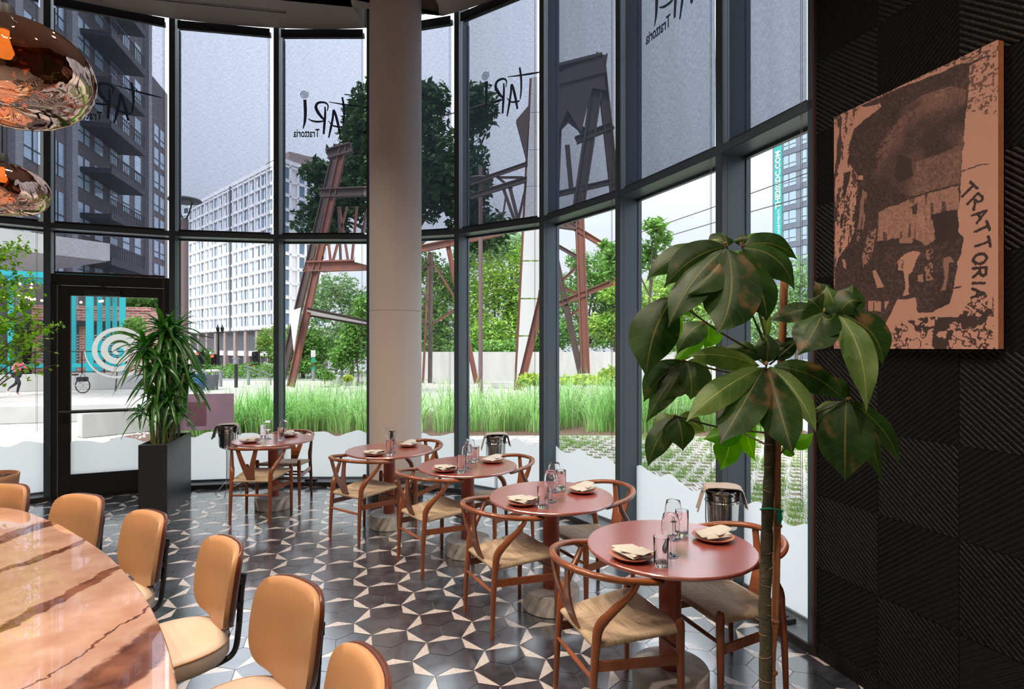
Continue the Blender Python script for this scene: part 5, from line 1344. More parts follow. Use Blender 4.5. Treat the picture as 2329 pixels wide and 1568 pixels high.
ptree('park_tree', 'light green tree just left of the second mullion near the signals', 612, 42, [(612, 780, 26, 34), (622, 820, 20, 30), (600, 845, 24, 18), (628, 750, 14, 20)], 2600, .13, F_light, seed=8, tr_r=.08)
ptree('park_tree', 'small street tree behind the blue bin', 468, 48, [(470, 815, 20, 24), (462, 830, 18, 18), (482, 835, 16, 16)], 1600, .13, F_mid, seed=9, tr_r=.07)
ptree('park_tree', 'very small pale street tree left of the black post', 523, 46, [(523, 838, 11, 12), (519, 845, 9, 8)], 600, .10, F_light, seed=10, tr_r=.04)
ptree('park_tree', 'bright green tree directly right of the column behind thin rusty struts', 1000, 35, [(990, 700, 60, 70), (1010, 780, 60, 50), (960, 760, 50, 60), (1020, 640, 40, 50), (970, 610, 40, 40)], 8500, .14, F_mid, seed=11)
ptree('park_tree', 'bright green tree behind the straight brown pole', 1130, 34, [(1120, 640, 60, 60), (1080, 700, 50, 70), (1160, 700, 50, 70), (1130, 770, 80, 50), (1190, 600, 40, 50), (1200, 700, 50, 80), (1090, 770, 50, 40)], 11000, .14, F_light, seed=12)
ptree('park_tree', 'airy blue green tree rising above the bright tree by the panelled leg', 1165, 40, [(1150, 560, 60, 40), (1100, 570, 55, 45), (1200, 570, 60, 50), (1050, 600, 35, 60)], 6000, .15, F_pale, seed=13)
ptree('park_tree', 'deep green shaded tree low behind the concrete wall in the middle', 1150, 31, [(1140, 800, 70, 26), (1070, 795, 50, 24), (1215, 790, 40, 30), (1250, 760, 40, 50)], 5000, .13, F_mid, seed=14)
ptree('park_tree', 'leafy tree between the rusty tower legs', 1330, 33, [(1300, 680, 50, 60), (1350, 640, 50, 60), (1390, 700, 50, 70), (1290, 760, 40, 40), (1370, 770, 60, 30), (1310, 600, 30, 30), (1385, 590, 35, 45)], 9000, .13, F_mid, seed=15)
ptree('park_tree', 'yellow green tree right of the rusty tower', 1400, 30, [(1360, 740, 36, 26), (1400, 740, 40, 40), (1440, 700, 40, 60), (1390, 670, 34, 24)], 5000, .12, F_light, seed=16)
ptree('park_tree', 'pale tree behind the umbrella plant in the seventh window', 1560, 28, [(1520, 660, 60, 60), (1580, 700, 60, 80), (1500, 740, 50, 50), (1600, 620, 50, 40), (1560, 780, 80, 40)], 8000, .12, F_light, seed=17)
ptree('park_tree', 'large leaved young tree whose tip shows at the seventh window above the plant', 1480, 17, [(1480, 520, 30, 20), (1475, 580, 28, 40), (1500, 545, 26, 30), (1390, 600, 22, 50), (1375, 560, 14, 16)], 900, .12, F_mid, seed=18, tr_r=.05)
ptree('park_tree', 'pale green tree beside the tall building in the last window', 1810, 34, [(1825, 640, 34, 60), (1790, 690, 40, 50), (1850, 720, 60, 50), (1760, 740, 50, 50), (1720, 760, 50, 50)], 6500, .13, F_pale, seed=19)
ptree('park_tree', 'green tree standing above the brick building roof', 330, 40, [(300, 690, 40, 22), (340, 690, 40, 24), (370, 700, 30, 20), (290, 705, 30, 14)], 2600, .16, F_mid, seed=20)
ptree('garden_shrub', 'rounded ornamental grass clump left of the concrete planter', 741, 26.5, [(741, 852, 16, 14), (741, 858, 20, 10)], 900, .09, F_mid, seed=21, tr_r=.03, cat='shrub')
ptree('garden_shrub', 'yellow fern like shrub in front of the concrete planter', 783, 25, [(783, 863, 14, 9)], 420, .07, F_yel, seed=22, tr_r=.02, cat='shrub')
ptree('garden_shrub', 'green shrub beside the door behind the spiral decal', 262, 24, [(290, 740, 26, 22), (268, 760, 30, 20), (250, 775, 24, 12)], 1800, .08, F_mid, seed=23, tr_r=.03, cat='shrub')
for i, (x, w_, lb) in enumerate([(1205, 26, 'yellow flowering shrub row at the foot of the panelled leg'), (1330, 70, 'yellow flowering shrub row at the foot of the rusty tower'), (1395, 40, 'tall yellow green shrub right of the rusty tower')]):
    ptree('garden_shrub', lb, x, 16.8, [(x, 862-(8 if i == 2 else 0), w_, 12+(10 if i == 2 else 0)), (x+w_*.5, 866, w_*.6, 10), (x-w_*.5, 868, w_*.6, 9)], 1500, .07, F_yel, seed=30+i, tr_r=.02, cat='shrub')
mb = MB()
leafcloud(mb, [((P(640, 0, 36).x, 36, .25), (6.5, .8, .55)), ((P(560, 0, 34).x, 34, .2), (3, .8, .5))], 3400, .10, seed=40)
tag(mb.build('ground_cover', F_mid, smooth=None), 'low green ground cover plants along the far street edge', 'ground cover', kind='stuff')

# ---- the bed of tall ornamental grass
def fgrass(name, c1, c2):
    return mat(name, c1, rough=.45, col2=c2, var=.2, vscale=.8, island=.5, trans=.35)
M_gr = fgrass('ornamental_grass', (.46, .68, .28), (.18, .46, .09)); M_straw = fgrass('dry_grass', (.50, .42, .22), (.35, .28, .13))
gf = catmull([V((-6.9, 11.5, 0)), V((-5, 11.9, 0)), V((-2.05, 12.2, 0)), V((1, 12.3, 0)), V((3.4, 12.2, 0)), V((6.5, 11.9, 0))], 6)
mulch = MB(); bed = [V((p.x, p.y-.35, G+.004)) for p in gf]+[V((p.x, p.y+4.2, G+.004)) for p in reversed(gf)]
mulch.add(bed, [tuple(range(len(bed)))]); 
M_mulch = mat('mulch', (.20, .11, .08), rough=.95, var=.6, vscale=26, bump=1, bscale=40)
mulch.build('garden_bed', M_mulch, smooth=None, kind='structure')
rg_ = random.Random(21)
def blade(mb, p, h, lean, az, w):
    d = V((math.cos(az), math.sin(az), 0)); sd = V((-d.y, d.x, 0)); pts = []
    for i in range(7):
        t = i/6; q = p+d*(lean*t**2.0)+V((0, 0, h*(t*1.08-.62*t**3.0*min(1, lean/h)))); ww = w*(1-t*.92)
        pts += [q-sd*ww, q+sd*ww]
    mb.add(pts, [(2*i, 2*i+1, 2*i+3, 2*i+2) for i in range(6)])
gm, sm_ = MB(), MB()
for k in range(430):
    t = rg_.random(); row = rg_.random()**1.4
    q = gf[min(len(gf)-1, int(t*(len(gf)-1)))]; q = q+V((rg_.uniform(-.25, .25), .15+row*3.6, G)); hh = rg_.uniform(.95, 1.25)+(.12 if q.x > .5 else 0)
    if q.x < -6.2: hh *= .75
    for b_ in range(24 if row < .4 else 14):
        az = rg_.uniform(0, 2*PI); r0 = rg_.random()**.6*.26
        blade(gm, q+V((math.cos(az)*r0, math.sin(az)*r0, 0)), hh*rg_.uniform(.75, 1.18), rg_.uniform(.2, 1.15), az+rg_.uniform(-.5, .5), rg_.uniform(.007, .014))
    if row < .35:
        for b_ in range(9): az = rg_.uniform(0, 2*PI); blade(sm_, q+V((rg_.uniform(-.2, .2), rg_.uniform(-.2, .0), 0)), rg_.uniform(.2, .6), rg_.uniform(.02, .25), az, .004)
tag(gm.build('ornamental_grass', M_gr, smooth=None), 'band of tall arching green ornamental grass beyond the windows', 'grass', kind='stuff')
tag(sm_.build('dry_grass', M_straw, smooth=None), 'straw coloured dry stems at the foot of the tall grass', 'grass', kind='stuff')
# ---- grass pavers right, plain pavers middle
mb = MB(); cell = .235; tuft = MB(); M_lawn = fgrass('paver_grass', (.26, .42, .09), (.16, .30, .05)); rp_ = random.Random(4); hole = MB()
for i in range(-2, 26):
    for j in range(0, 38):
        x, y = .95+i*cell+(.5*cell if j % 2 else 0), 3.3+j*cell
        q = V((x, y, 0)); ok = True
        for s_ in range(4, 10):
            A, B, d2, L2, n2 = seg(s_)
            if (q-A).dot(n2) < .34 and -.3 < (q-A).dot(d2) < L2+.3: ok = False
        if (q-WL[9]).dot(seg(9)[4]) < .34 and y < 4: ok = False
        if x < 2.5 and y < 3.7: ok = False
        if y > 11.7 or x > 1.2+.42*y or not ok: continue
        if x < (y-6.1)*.0+.75: continue
        s_ = cell*.5
        hole.box(x-s_*.62, y-s_*.62, G-.03, x+s_*.62, y+s_*.62, G+.012)
        c_ = [(x-s_+.004, y-s_+.004), (x+s_-.004, y-s_+.004), (x+s_-.004, y+s_-.004), (x-s_+.004, y+s_-.004)]; ii = [(x+(a_-x)*.62, y+(b_-y)*.62) for a_, b_ in c_]
        for q4 in range(4):
            a_, b_ = c_[q4], c_[(q4+1) % 4]; a2, b2 = ii[q4], ii[(q4+1) % 4]
            mb.add([(a_[0], a_[1], G+.03), (b_[0], b_[1], G+.03), (b2[0], b2[1], G+.03), (a2[0], a2[1], G+.03), (b2[0], b2[1], G), (a2[0], a2[1], G)], [(0, 1, 2, 3), (3, 2, 4, 5)])
        if rp_.random() < .93:
            nb = int(rp_.choice([10, 40, 70, 100])*(.45+.75*(math.sin(x*3.1+y*1.3)*math.sin(y*2.3-x)+.6)))
            for b_ in range(nb):
                az = rp_.uniform(0, 6.3); blade(tuft, V((x+rp_.gauss(0, .06), y+rp_.gauss(0, .06), G+.01)), rp_.uniform(.05, .14), rp_.uniform(.02, .08), az, rp_.uniform(.0025, .005))
mb.build('ground_pavers', mat('paver_concrete', (.52, .485, .44), rough=.85, var=.25, vscale=3), smooth=None, kind='structure')
hole.build('ground_soil', mat('paver_soil', (.30, .23, .16), rough=.95, var=.4, vscale=8), smooth=None, kind='structure')
tag(tuft.build('paver_grass', M_lawn, smooth=None), 'short grass tufts growing through the concrete grid pavers', 'grass', kind='stuff')

# ---- concrete walls and benches
M_cwall = mat('cast_concrete', (.50, .49, .47), rough=.85, var=.16, vscale=2.2, bump=.1, bscale=12, stretch=(1.5, 1.5, .3))
M_clite = mat('pale_concrete', (.50, .49, .475), rough=.85, var=.12, vscale=2)
def gbox(name, label, cat, A, B, h, dep, m_, z0=G, away=1, group=None):
    A, B = V((A.x, A.y, 0)), V((B.x, B.y, 0)); d = (B-A); L_ = d.length; d.normalize(); n_ = V((-d.y, d.x, 0))
    if n_.y < 0: n_ = -n_
    e = empty(name, V((A.x, A.y, z0))); tag(e, label, cat, group)
    M_ = Matrix(((d.x, n_.x, 0, 0), (d.y, n_.y, 0, 0), (0, 0, 1, 0), (0, 0, 0, 1))); mb = MB(); mb.box(0, 0, 0, L_, dep, h, 0, M_, cham=.015)
    mb.build('slab', m_, e); return e, M_, L_
gbox('concrete_wall', 'long board marked concrete wall behind the tall grass and trees', 'wall', V((P(955, 0, 29).x, 29, 0)), V((P(1700, 0, 27).x, 27, 0)), 1.62, .3, M_cwall)
gbox('concrete_bench', 'pale low concrete bench in front of the long concrete wall', 'bench', PG(975, 869), PG(1131, 869), .42, .5, M_clite)
gbox('concrete_bench', 'pale rounded concrete seat left of the panelled leg', 'bench', PG(1118, 884), PG(1168, 884), .28, .6, M_clite)
gbox('seat_wall', 'low concrete seat wall crossing the far left window and door', 'wall', PG(-60, 968), PG(330, 955), .42, .45, M_clite)
gbox('concrete_block', 'stained concrete planter block right behind the door glass', 'wall', PG(188, 998), PG(425, 974), .50, .45, M_cwall)
gbox('concrete_planter', 'small concrete planter wall by two bollards', 'planter', PG(753, 876), PG(802, 874), .42, .8, M_clite)
e, M_, L_ = gbox('retaining_wall', 'pale retaining wall behind the jogger and bicycle', 'wall', PG(-40, 894), PG(330, 884), .72, .35, M_clite)
e = empty('metal_railing', V((PG(-40, 894).x, PG(-40, 894).y+.15, G+.72))); tag(e, 'dark metal railing on top of the retaining wall', 'railing')
mb = MB(); mb.box(0, -.02, .93, L_, .02, .97, 0, M_); mb.box(0, -.015, .06, L_, .015, .09, 0, M_)
mb.build('rails', M_black, e); 
for q in range(8): mb = MB(); mb.box(q*L_/7-.025, -.025, 0, q*L_/7+.025, .025, .95, 0, M_); mb.build('post', M_black, e)
# mulch with white stones by the block
mb = MB(); mb.add([V((p.x, p.y, G+.005)) for p in (PG(248, 1000), PG(345, 1012), PG(430, 1000), PG(432, 985), PG(345, 981))], [(0, 1, 2, 3, 4)]); mb.build('garden_bed', M_mulch, smooth=None, kind='structure')
rs = random.Random(9); stn = MB()
for q in range(46):
    c = PG(rs.uniform(262, 345), rs.uniform(985, 1006)); s_ = rs.uniform(.018, .04); stn.lathe([(0, -s_*.3), (s_*.8, -s_*.1), (s_, .1*s_), (s_*.6, s_*.5), (0, s_*.6)], 7, c=c)
tag(stn.build('white_pebbles', M_clite), 'scattered white pebbles on the mulch behind the door', 'pebbles', kind='stuff')

# ---- posts, bins, signals
def prop(name, label, cat, x, y, group=None, z=G):
    p = PZ(x, y, z); e = empty(name, (p.x, p.y, z)); tag(e, label, cat, group); return e, p.y
M_blue = mat('bin_blue', (.055, .15, .42), rough=.45); M_bin = mat('bin_grey', (.085, .09, .10), rough=.5); M_boll = mat('bollard_grey', (.20, .21, .23), rough=.5)
e, Y = prop('recycling_bin', 'blue recycling bin with a pale lid beyond the planter', 'bin', 450, 887); w_ = 26/F*Y/2; h = 46/F*Y
mb = MB(); mb.box(-w_, -w_, .03, w_, w_, h*.8, cham=.04); mb.build('body', M_blue, e); mb = MB(); mb.box(-w_*1.08, -w_*1.08, h*.8, w_*1.08, w_*1.08, h*.88, cham=.03); mb.box(-w_*.9, -w_*.9, h*.88, w_*.9, w_*.9, h, cham=.05); mb.build('lid', M_clite, e)
mb = MB(); mb.box(-w_*.1, -w_*1.02, .05, w_*.8, -w_*.9, h*.32); mb.build('label_panel', M_black, e)
e, Y = prop('litter_bin', 'dark grey litter bin right of the blue bin', 'bin', 483, 887); w_ = 27/F*Y/2; h = 46/F*Y
mb = MB(); mb.lathe([(w_*.86, 0), (w_, h*.72), (w_, h*.74)], 24); mb.build('body', M_bin, e)
mb = MB(); 
for q in range(4): a_ = q*PI/2+.5; mb.box(math.cos(a_)*w_*.9-.02, math.sin(a_)*w_*.9-.02, h*.72, math.cos(a_)*w_*.9+.02, math.sin(a_)*w_*.9+.02, h*.92)
mb.lathe([(w_*1.08, h*.90), (w_*1.08, h*.97), (w_*.8, h), (0, h)], 24); mb.build('lid', M_clite, e)
for x, yb, yt, lb in ((502, 880, 843, 'slim grey bollard just right of the litter bin'), (565, 876, 842, 'grey bollard in the grass between post and signals'), (713, 872, 842, 'grey bollard below the green sign'), (776, 876, 840, 'leaning grey bollard before the small concrete planter')):
    e, Y = prop('bollard', lb, 'bollard', x, yb, 'bollards along the street'); h = (yb-yt)/F*Y
    mb = MB(); mb.tube([V((0, 0, 0)), V((.04 if x == 776 else 0, 0, h))], .075, 14); mb.lathe([(.08, h*.94), (.08, h*.98), (.02, h+.01)], 14, c=(.04 if x == 776 else 0, 0, 0)); mb.build('shaft', M_boll, e)
e, Y = prop('parking_meter', 'black parking post with a meter head before the grass', 'post', 537, 882); h = 66/F*Y
mb = MB(); mb.tube([(0, 0, 0), (0, 0, h*.8)], .075, 14); mb.build('shaft', M_black, e); mb = MB(); mb.box(-.08, -.06, h*.8, .08, .06, h, cham=.03); mb.box(-.2, -.04, h*.99, .2, .04, h*1.02, cham=.01); mb.build('head', M_boll, e)
mb = MB(); mb.tube(catmull([V((.35, 0, h*.72)), V((.6, .0, h*.70)), V((1.5, 0, h*.42)), V((1.6, 0, .1))], 4), .03, 8); mb.tube([V((.35, 0, h*.64)), V((1.2, 0, h*.4))], .025, 8)
p_ = PG(537, 882); e = empty('bike_rack', (p_.x, p_.y, G)); tag(e, 'dark tube bicycle rack right of the black parking post', 'bike rack'); mb.build('tube', M_bin, e)
M_red = mat('signal_red', (.9, .05, .04), emis=(1, .05, .03), estr=3); M_orange = mat('signal_orange', (.9, .25, .05), emis=(1, .22, .03), estr=2.5); M_yels = mat('sign_yellow', (.85, .62, .03), rough=.5)
def signal(x, yt, yb, Yd, lb, lit='red', arm=None):
    p = P(x, (yt+yb)/2, Yd); e = empty('traffic_signal', (p.x, p.y, G)); tag(e, lb, 'traffic light', 'traffic signals at the crossing'); zc = p.z-G; h = (yb-yt)/F*Yd
    mb = MB(); mb.box(-.18, -.12, zc-h/2, .18, .12, zc+h/2, cham=.03); ho = mb.build('housing', M_black, e)
    for q in range(3):
        z_ = zc+h/3*(1-q); mb = MB(); mb.tube([(0, -.13, z_), (0, -.26, z_)], .13, 14); mb.build('visor', M_black, ho)
    mb = MB(); mb.tube([(0, -.265, zc+(h/3 if lit == 'red' else -h/3)), (0, -.28, zc+(h/3 if lit == 'red' else -h/3))], .115 if lit == 'red' else .12, 14); mb.build('lamp', M_red if lit == 'red' else M_orange, ho)
    mb = MB(); mb.tube([(.25, .1, 0), (.25, .1, zc+h*.6)], .06, 8); mb.bar((0, .1, zc), (.25, .1, zc), .05, .05); mb.build('pole', M_black, e)
signal(454, 800, 826, 44, 'traffic signal with a red light behind the dracaena'); signal(487, 806, 832, 44, 'traffic signal with a red light right of the small street tree'); signal(580, 800, 842, 40, 'pedestrian signal with an orange light near the second mullion', 'o')
p_ = P(497, 860, 42); e = empty('street_lamp', (p_.x, 42, G)); tag(e, 'black street lamp with two lantern heads in front of the white building', 'street lamp')
mb = MB(); zt = P(497, 752, 42).z-G; mb.tube([(0, 0, 0), (0, 0, zt*.97)], [.10, .05], 10); mb.bar((-.3, 0, zt*.95), (.4, 0, zt*.95), .05, .05); mb.bar((-.35, 0, zt*.82), (-2.6, 0, zt*.95), .06, .06); mb.build('pole', M_black, e)
for s_ in (-.05, .28): mb = MB(); mb.lathe([(.05, 0), (.11, .12), (.13, .32), (.05, .42), (.02, .55), (0, .56)], 10, c=(s_, 0, zt*.96)); mb.build('lantern', M_black, e)
p_ = P(713, 870, 30); e = empty('street_sign', (p_.x, 30, G)); tag(e, 'green and white street sign on a slim pole', 'sign'); zt = P(713, 797, 30).z-G
mb = MB(); mb.tube([(0, 0, 0), (0, 0, zt)], .035, 8); mb.build('pole', M_bin, e); mb = MB(); mb.box(-.12, -.05, zt-.36, .12, -.03, zt); mb.build('white_plate', M_clite, e)
mb = MB(); mb.box(-.1, -.05, zt-.66, .1, -.03, zt-.38); mb.box(-.1, -.05, zt-1.1, .1, -.03, zt-.9); mb.build('green_plate', mat('sign_green', (.01, .22, .13), rough=.5), e)
p_ = P(603, 860, 39); e = empty('poster_board', (p_.x, 39, P(603, 850, 39).z)); tag(e, 'tilted white poster board with a brown picture near the crossing', 'sign')
R_ = Matrix.Rotation(.35, 4, 'Y'); mb = MB(); mb.box(-.35, -.03, 0, .35, .03, .75, 0, R_); mb.bar((-.1, 0, -1.0), (.1, 0, .1), .25, .04); mb.build('panel', M_clite, e); mb = MB(); mb.box(-.22, -.05, .22, .22, -.032, .58, 0, R_); mb.build('picture', mat('poster_brown', (.28, .17, .12), rough=.7, var=.5, vscale=9), e)
p_ = P(588, 846, 38); e = empty('warning_sign', p_); tag(e, 'small round yellow sign at the crossing', 'sign'); mb = MB(); mb.tube([(0, 0, 0), (0, -.03, 0)], .13, 16); mb.build('disc', M_yels, e); mb = MB(); mb.tube([(0, .02, -1.6), (0, .02, 0)], .02, 6); mb.build('pole', M_bin, e)
# saucer street lamp close to the window
M_brown = mat('pole_brown', (.14, .085, .085), rough=.5)
p_ = P(420, 900, 14); e = empty('street_lamp', (p_.x, 14, G)); tag(e, 'brown saucer topped street lamp close outside the door', 'street lamp'); z1_ = P(0, 500, 14).z-G; z2_ = P(0, 458, 14).z-G
mb = MB(); mb.tube([(0, 0, 0), (0, 0, z1_)], .085, 16); mb.build('pole', M_brown, e)
mb = MB(); mb.lathe([(0, z2_-.02), (.30, z2_-.03), (.385, z2_+.01), (.36, z2_+.05), (.2, z2_+.07), (0, z2_+.08)], 32)
mb.build('saucer', M_black, e)
for s_ in (-1, 1): mb = MB(); mb.tube(catmull([(0, 0, z1_-.05), (s_*.10, 0, z1_+.15), (s_*.20, 0, z2_)], 5), .018, 8); mb.build('strut', M_black, e)
p_ = P(1093, 868, 20.5); e = empty('lamp_pole', (p_.x, 20.5, G)); tag(e, 'straight brown pole standing between the rusty legs', 'pole'); mb = MB(); mb.tube([(0, 0, 0), (0, 0, P(0, 380, 20.5).z-G)], .078, 14); mb.build('shaft', M_brown, e)
mb = MB(); zl = P(0, 410, 20.5).z-G; mb.lathe([(0, zl-.03), (.4, zl-.04), (.48, zl), (.4, zl+.06), (0, zl+.08)], 24); mb.build('saucer', M_black, e)

# ---- jogger, built on a bone chain grown by the skin modifier
M_skin = mat('skin', (.22, .11, .07), rough=.5); M_pink = mat('pink_top', (.85, .22, .22), rough=.8); M_legg = mat('black_leggings', (.012, .013, .017), rough=.6); M_hair = mat('dark_hair', (.015, .010, .008), rough=.6); M_shoe = mat('white_trainers', (.75, .73, .72), rough=.5)
def skinned(name, verts, edges, radii, m_, parent, root=0, sub=2):
    me = bpy.data.meshes.new(name+'_cage'); me.from_pydata(verts, edges, []); o = bpy.data.objects.new(name+'_cage', me); COL.objects.link(o)
    md = o.modifiers.new('s', 'SKIN'); sl = me.skin_vertices[0] if me.skin_vertices else None
    if sl is None:
        bm = bmesh.new(); bm.from_mesh(me); bm.verts.layers.skin.verify(); bm.to_mesh(me); bm.free(); sl = me.skin_vertices[0]
    for i, r in enumerate(radii): sl.data[i].radius = (r, r) if not isinstance(r, tuple) else r; sl.data[i].use_root = (i == root)
    ss = o.modifiers.new('u', 'SUBSURF'); ss.levels = sub; ss.render_levels = sub
    bpy.context.view_layer.update(); dg = bpy.context.evaluated_depsgraph_get(); ev = o.evaluated_get(dg)
    m2 = bpy.data.meshes.new_from_object(ev); bpy.data.objects.remove(o); m2.materials.clear(); m2.materials.append(m_); m2.polygons.foreach_set('use_smooth', [True]*len(m2.polygons))
    o2 = bpy.data.objects.new(name, m2); COL.objects.link(o2); o2.parent = parent; return o2
p_ = PG(38, 900); js = 1.50/1.70
pe = empty('person', (p_.x, p_.y, G)); pe.scale = (js, js, js); tag(pe, 'person jogging past in a pink top and black leggings', 'person')
# runs towards +x
bv = [(.0, 0, .95), (.04, 0, 1.12), (.09, 0, 1.30), (.11, 0, 1.40), (.13, 0, 1.47), (.15, 0, 1.56), (.155, 0, 1.66),
      (.10, -.17, 1.37), (.0, -.23, 1.16), (.20, -.20, 1.06), (.10, .17, 1.37), (.22, .22, 1.15), (.38, .17, 1.26),
      (.02, -.09, .90), (.20, -.09, .56), (.10, -.09, .12), (.0, .09, .90), (-.10, .09, .52), (-.42, .09, .30), (.20, -.09, .05), (-.47, .09, .18)]
be = [(0, 1), (1, 2), (2, 3), (3, 4), (4, 5), (5, 6), (3, 7), (7, 8), (8, 9), (3, 10), (10, 11), (11, 12), (0, 13), (13, 14), (14, 15), (0, 16), (16, 17), (17, 18), (15, 19), (18, 20)]
br_ = [.125, .105, .12, .09, .045, .085, .07, .05, .04, .028, .05, .04, .028, .085, .06, .035, .085, .06, .035, .03, .03]
skinned('body', bv, be, br_, M_skin, pe)
skinned('pink_top', [bv[i] for i in (0, 1, 2, 3, 7, 8, 9, 10, 11, 12)], [(0, 1), (1, 2), (2, 3), (3, 4), (4, 5), (5, 6), (3, 7), (7, 8), (8, 9)], [.135, .118, .135, .10, .062, .052, .036, .062, .052, .036], M_pink, pe)
skinned('leggings', [bv[i] for i in (0, 13, 14, 15, 16, 17, 18)], [(0, 1), (1, 2), (2, 3), (0, 4), (4, 5), (5, 6)], [.132, .095, .068, .042, .095, .068, .042], M_legg, pe)
mb = MB(); mb.lathe([(0, .11), (.06, .10), (.10, .05), (.108, -.01), (.09, -.07), (0, -.08)][::-1], 16, c=(.125, 0, 1.64)); mb.tube(catmull([(.05, 0, 1.66), (-.04, 0, 1.64), (-.10, 0, 1.54)], 4), [.05, .05, .05, .05, .045, .04, .03, .02, .01], 8); mb.build('hair', M_hair, pe)
for (x, y, z, rot) in ((.14, -.09, .04, 0), (-.47, .09, .16, 1.1)):
    mb = MB(); Mr = Matrix.Translation((x, y, z)) @ Matrix.Rotation(rot, 4, 'Y'); mb.box(-.07, -.042, -.04, .18, .042, .04, 0, Mr, cham=.03); mb.build('shoe', M_shoe, pe)
for s_, c_ in ((1, 9), (2, 12)):
    hx, hy, hz = bv[c_]; mb = MB()
    mb.box(hx-.005, hy-.018, hz-.035, hx+.07, hy+.018, hz+.03, cham=.012)
    for q in range(4): mb.tube(catmull([(hx+.06, hy-.012+.0*q, hz-.028+q*.018), (hx+.095, hy-.01, hz-.026+q*.018), (hx+.10, hy+.02, hz-.022+q*.017)], 3), .008, 6)
    mb.tube([(hx+.01, hy, hz+.03), (hx+.045, hy+.01, hz+.055)], .009, 6); mb.build('hand', M_skin, pe)
# ---- bicycle parked beyond the door
p_ = PG(188, 895); be_ = empty('bicycle', (p_.x, p_.y, G)); tag(be_, 'parked bicycle with a black rear basket seen through the door glass', 'bicycle')
M_wbike = mat('bike_white', (.6, .6, .6), rough=.4)
for cx_ in (0, -.98):
    mb = MB(); mb.tube([V((cx_+math.cos(q/28*2*PI)*.29, 0, .31+math.sin(q/28*2*PI)*.29)) for q in range(28)], .022, 8, closed=True)
    for q in range(8): a_ = q*PI/4+.2; mb.tube([V((cx_, 0, .31)), V((cx_+math.cos(a_)*.28, 0, .31+math.sin(a_)*.28))], .004, 4)
    mb.build('wheel', M_black, be_)
mb = MB()
for a_, b_ in (((0, 0, .31), (-.40, 0, .30)), ((-.40, 0, .30), (-.30, 0, .72)), ((0, 0, .31), (-.28, 0, .60)), ((-.40, 0, .30), (-.86, 0, .62)), ((-.33, 0, .60), (-.86, 0, .66)), ((-.98, 0, .31), (-.84, 0, .80)), ((-.84, 0, .80), (-.78, 0, .92))): mb.tube([a_, b_], .022, 8)
mb.build('bike_frame', M_wbike, be_); mb = MB(); mb.box(-.42, -.07, .72, -.18, .07, .78, cham=.02); mb.tube([(-.78, -.25, .92), (-.80, 0, .94), (-.78, .25, .92)], .015, 8); mb.build('saddle', M_black, be_)
mb = MB(); mb.box(-.18, -.13, .48, .16, .13, .66, cham=.02); mb.tube(catmull([(-.1, 0, .66), (0, 0, .80), (.12, 0, .66)], 4), .01, 6); mb.build('basket', M_black, be_)

# ---- rusty steel structures
M_rust = mat('rusty_steel', (.22, .070, .045), rough=.75, col2=(.13, .06, .05), vscale=1.6, var=.5, bump=.2, bscale=10)
M_rustd = mat('dark_steel', (.085, .055, .05), rough=.7, var=.3, vscale=2)
M_panel = mat('grey_panel', (.55, .54, .55), rough=.5, var=.06, vscale=1)
def ib(mb, x0, y0, x1, y1, Z0, Z1=None, w=14, d=None):
    """an I beam between two photo points at depths Z0, Z1; w its height in pixels"""
    Z1 = Z1 or Z0; a_, b_ = P(x0, y0, Z0), P(x1, y1, Z1); W_ = w/F*(Z0+Z1)/2; d = d or W_*.8
    t = (b_-a_).normalized(); vw = V((0, 1, 0)); s_ = t.cross(vw).normalized()
    f_ = W_*.14
    mb.bar(a_+s_*(W_/2-f_/2), b_+s_*(W_/2-f_/2), f_, d, up=(0, 1, 0)); mb.bar(a_-s_*(W_/2-f_/2), b_-s_*(W_/2-f_/2), f_, d, up=(0, 1, 0)); mb.bar(a_, b_, W_*.8, d*.3, up=(0, 1, 0))
def steel(name, label, cat, Z, parts):
    e = empty(name, (0, 0, 0)); x0 = P(parts[0][2][0], 0, Z).x; e.location = (x0, Z, G); tag(e, label, cat); off = V((x0, Z, G))
    for nm, m_, *bs in parts:
        mb = MB()
        for b_ in bs: ib(mb, *b_[:4], b_[5] if len(b_) > 5 else Z, b_[6] if len(b_) > 6 else None, b_[4])
        mb.v = [tuple(V(v)-off) for v in mb.v]; mb.build(nm, m_, e)
    return e, off
e, off = steel('steel_trestle', 'rusty steel frame with two leaning legs left of the column', 'steel frame', 21, [
    ('leaning_leg', M_rust, (661, 880, 782, 330, 15)), ('leaning_leg', M_rustd, (636, 880, 768, 330, 15, 22.5)), ('cross_girder', M_rust, (700, 607, 925, 600, 24)), ('upper_girder', M_rustd, (730, 440, 925, 432, 20)),
    ('web_strut', M_rust, (735, 590, 722, 556, 5)), ('web_strut', M_rust, (752, 596, 738, 470, 5)), ('web_strut', M_rust, (757, 596, 790, 470, 5)), ('web_strut', M_rustd, (775, 596, 770, 470, 5)), ('web_strut', M_rust, (792, 596, 772, 470, 5)), ('web_strut', M_rustd, (808, 600, 840, 470, 8)), ('web_strut', M_rust, (800, 596, 812, 470, 5)),
    ('tie_beam', M_rust, (690, 618, 712, 590, 6)), ('top_bar', M_rustd, (745, 352, 800, 336, 22)), ('canopy_edge', M_rustd, (698, 702, 925, 750, 6, 20, 22.5)), ('canopy_edge', M_rustd, (697, 716, 925, 755, 6, 22, 23.5))])
mb = MB(); mb.add([P(698, 705, 20)-off, P(925, 750, 22.5)-off, P(925, 754, 23.7)-off, P(697, 716, 22.2)-off], [(0, 1, 2, 3)]); mb.build('canopy_sheet', M_panel, e)
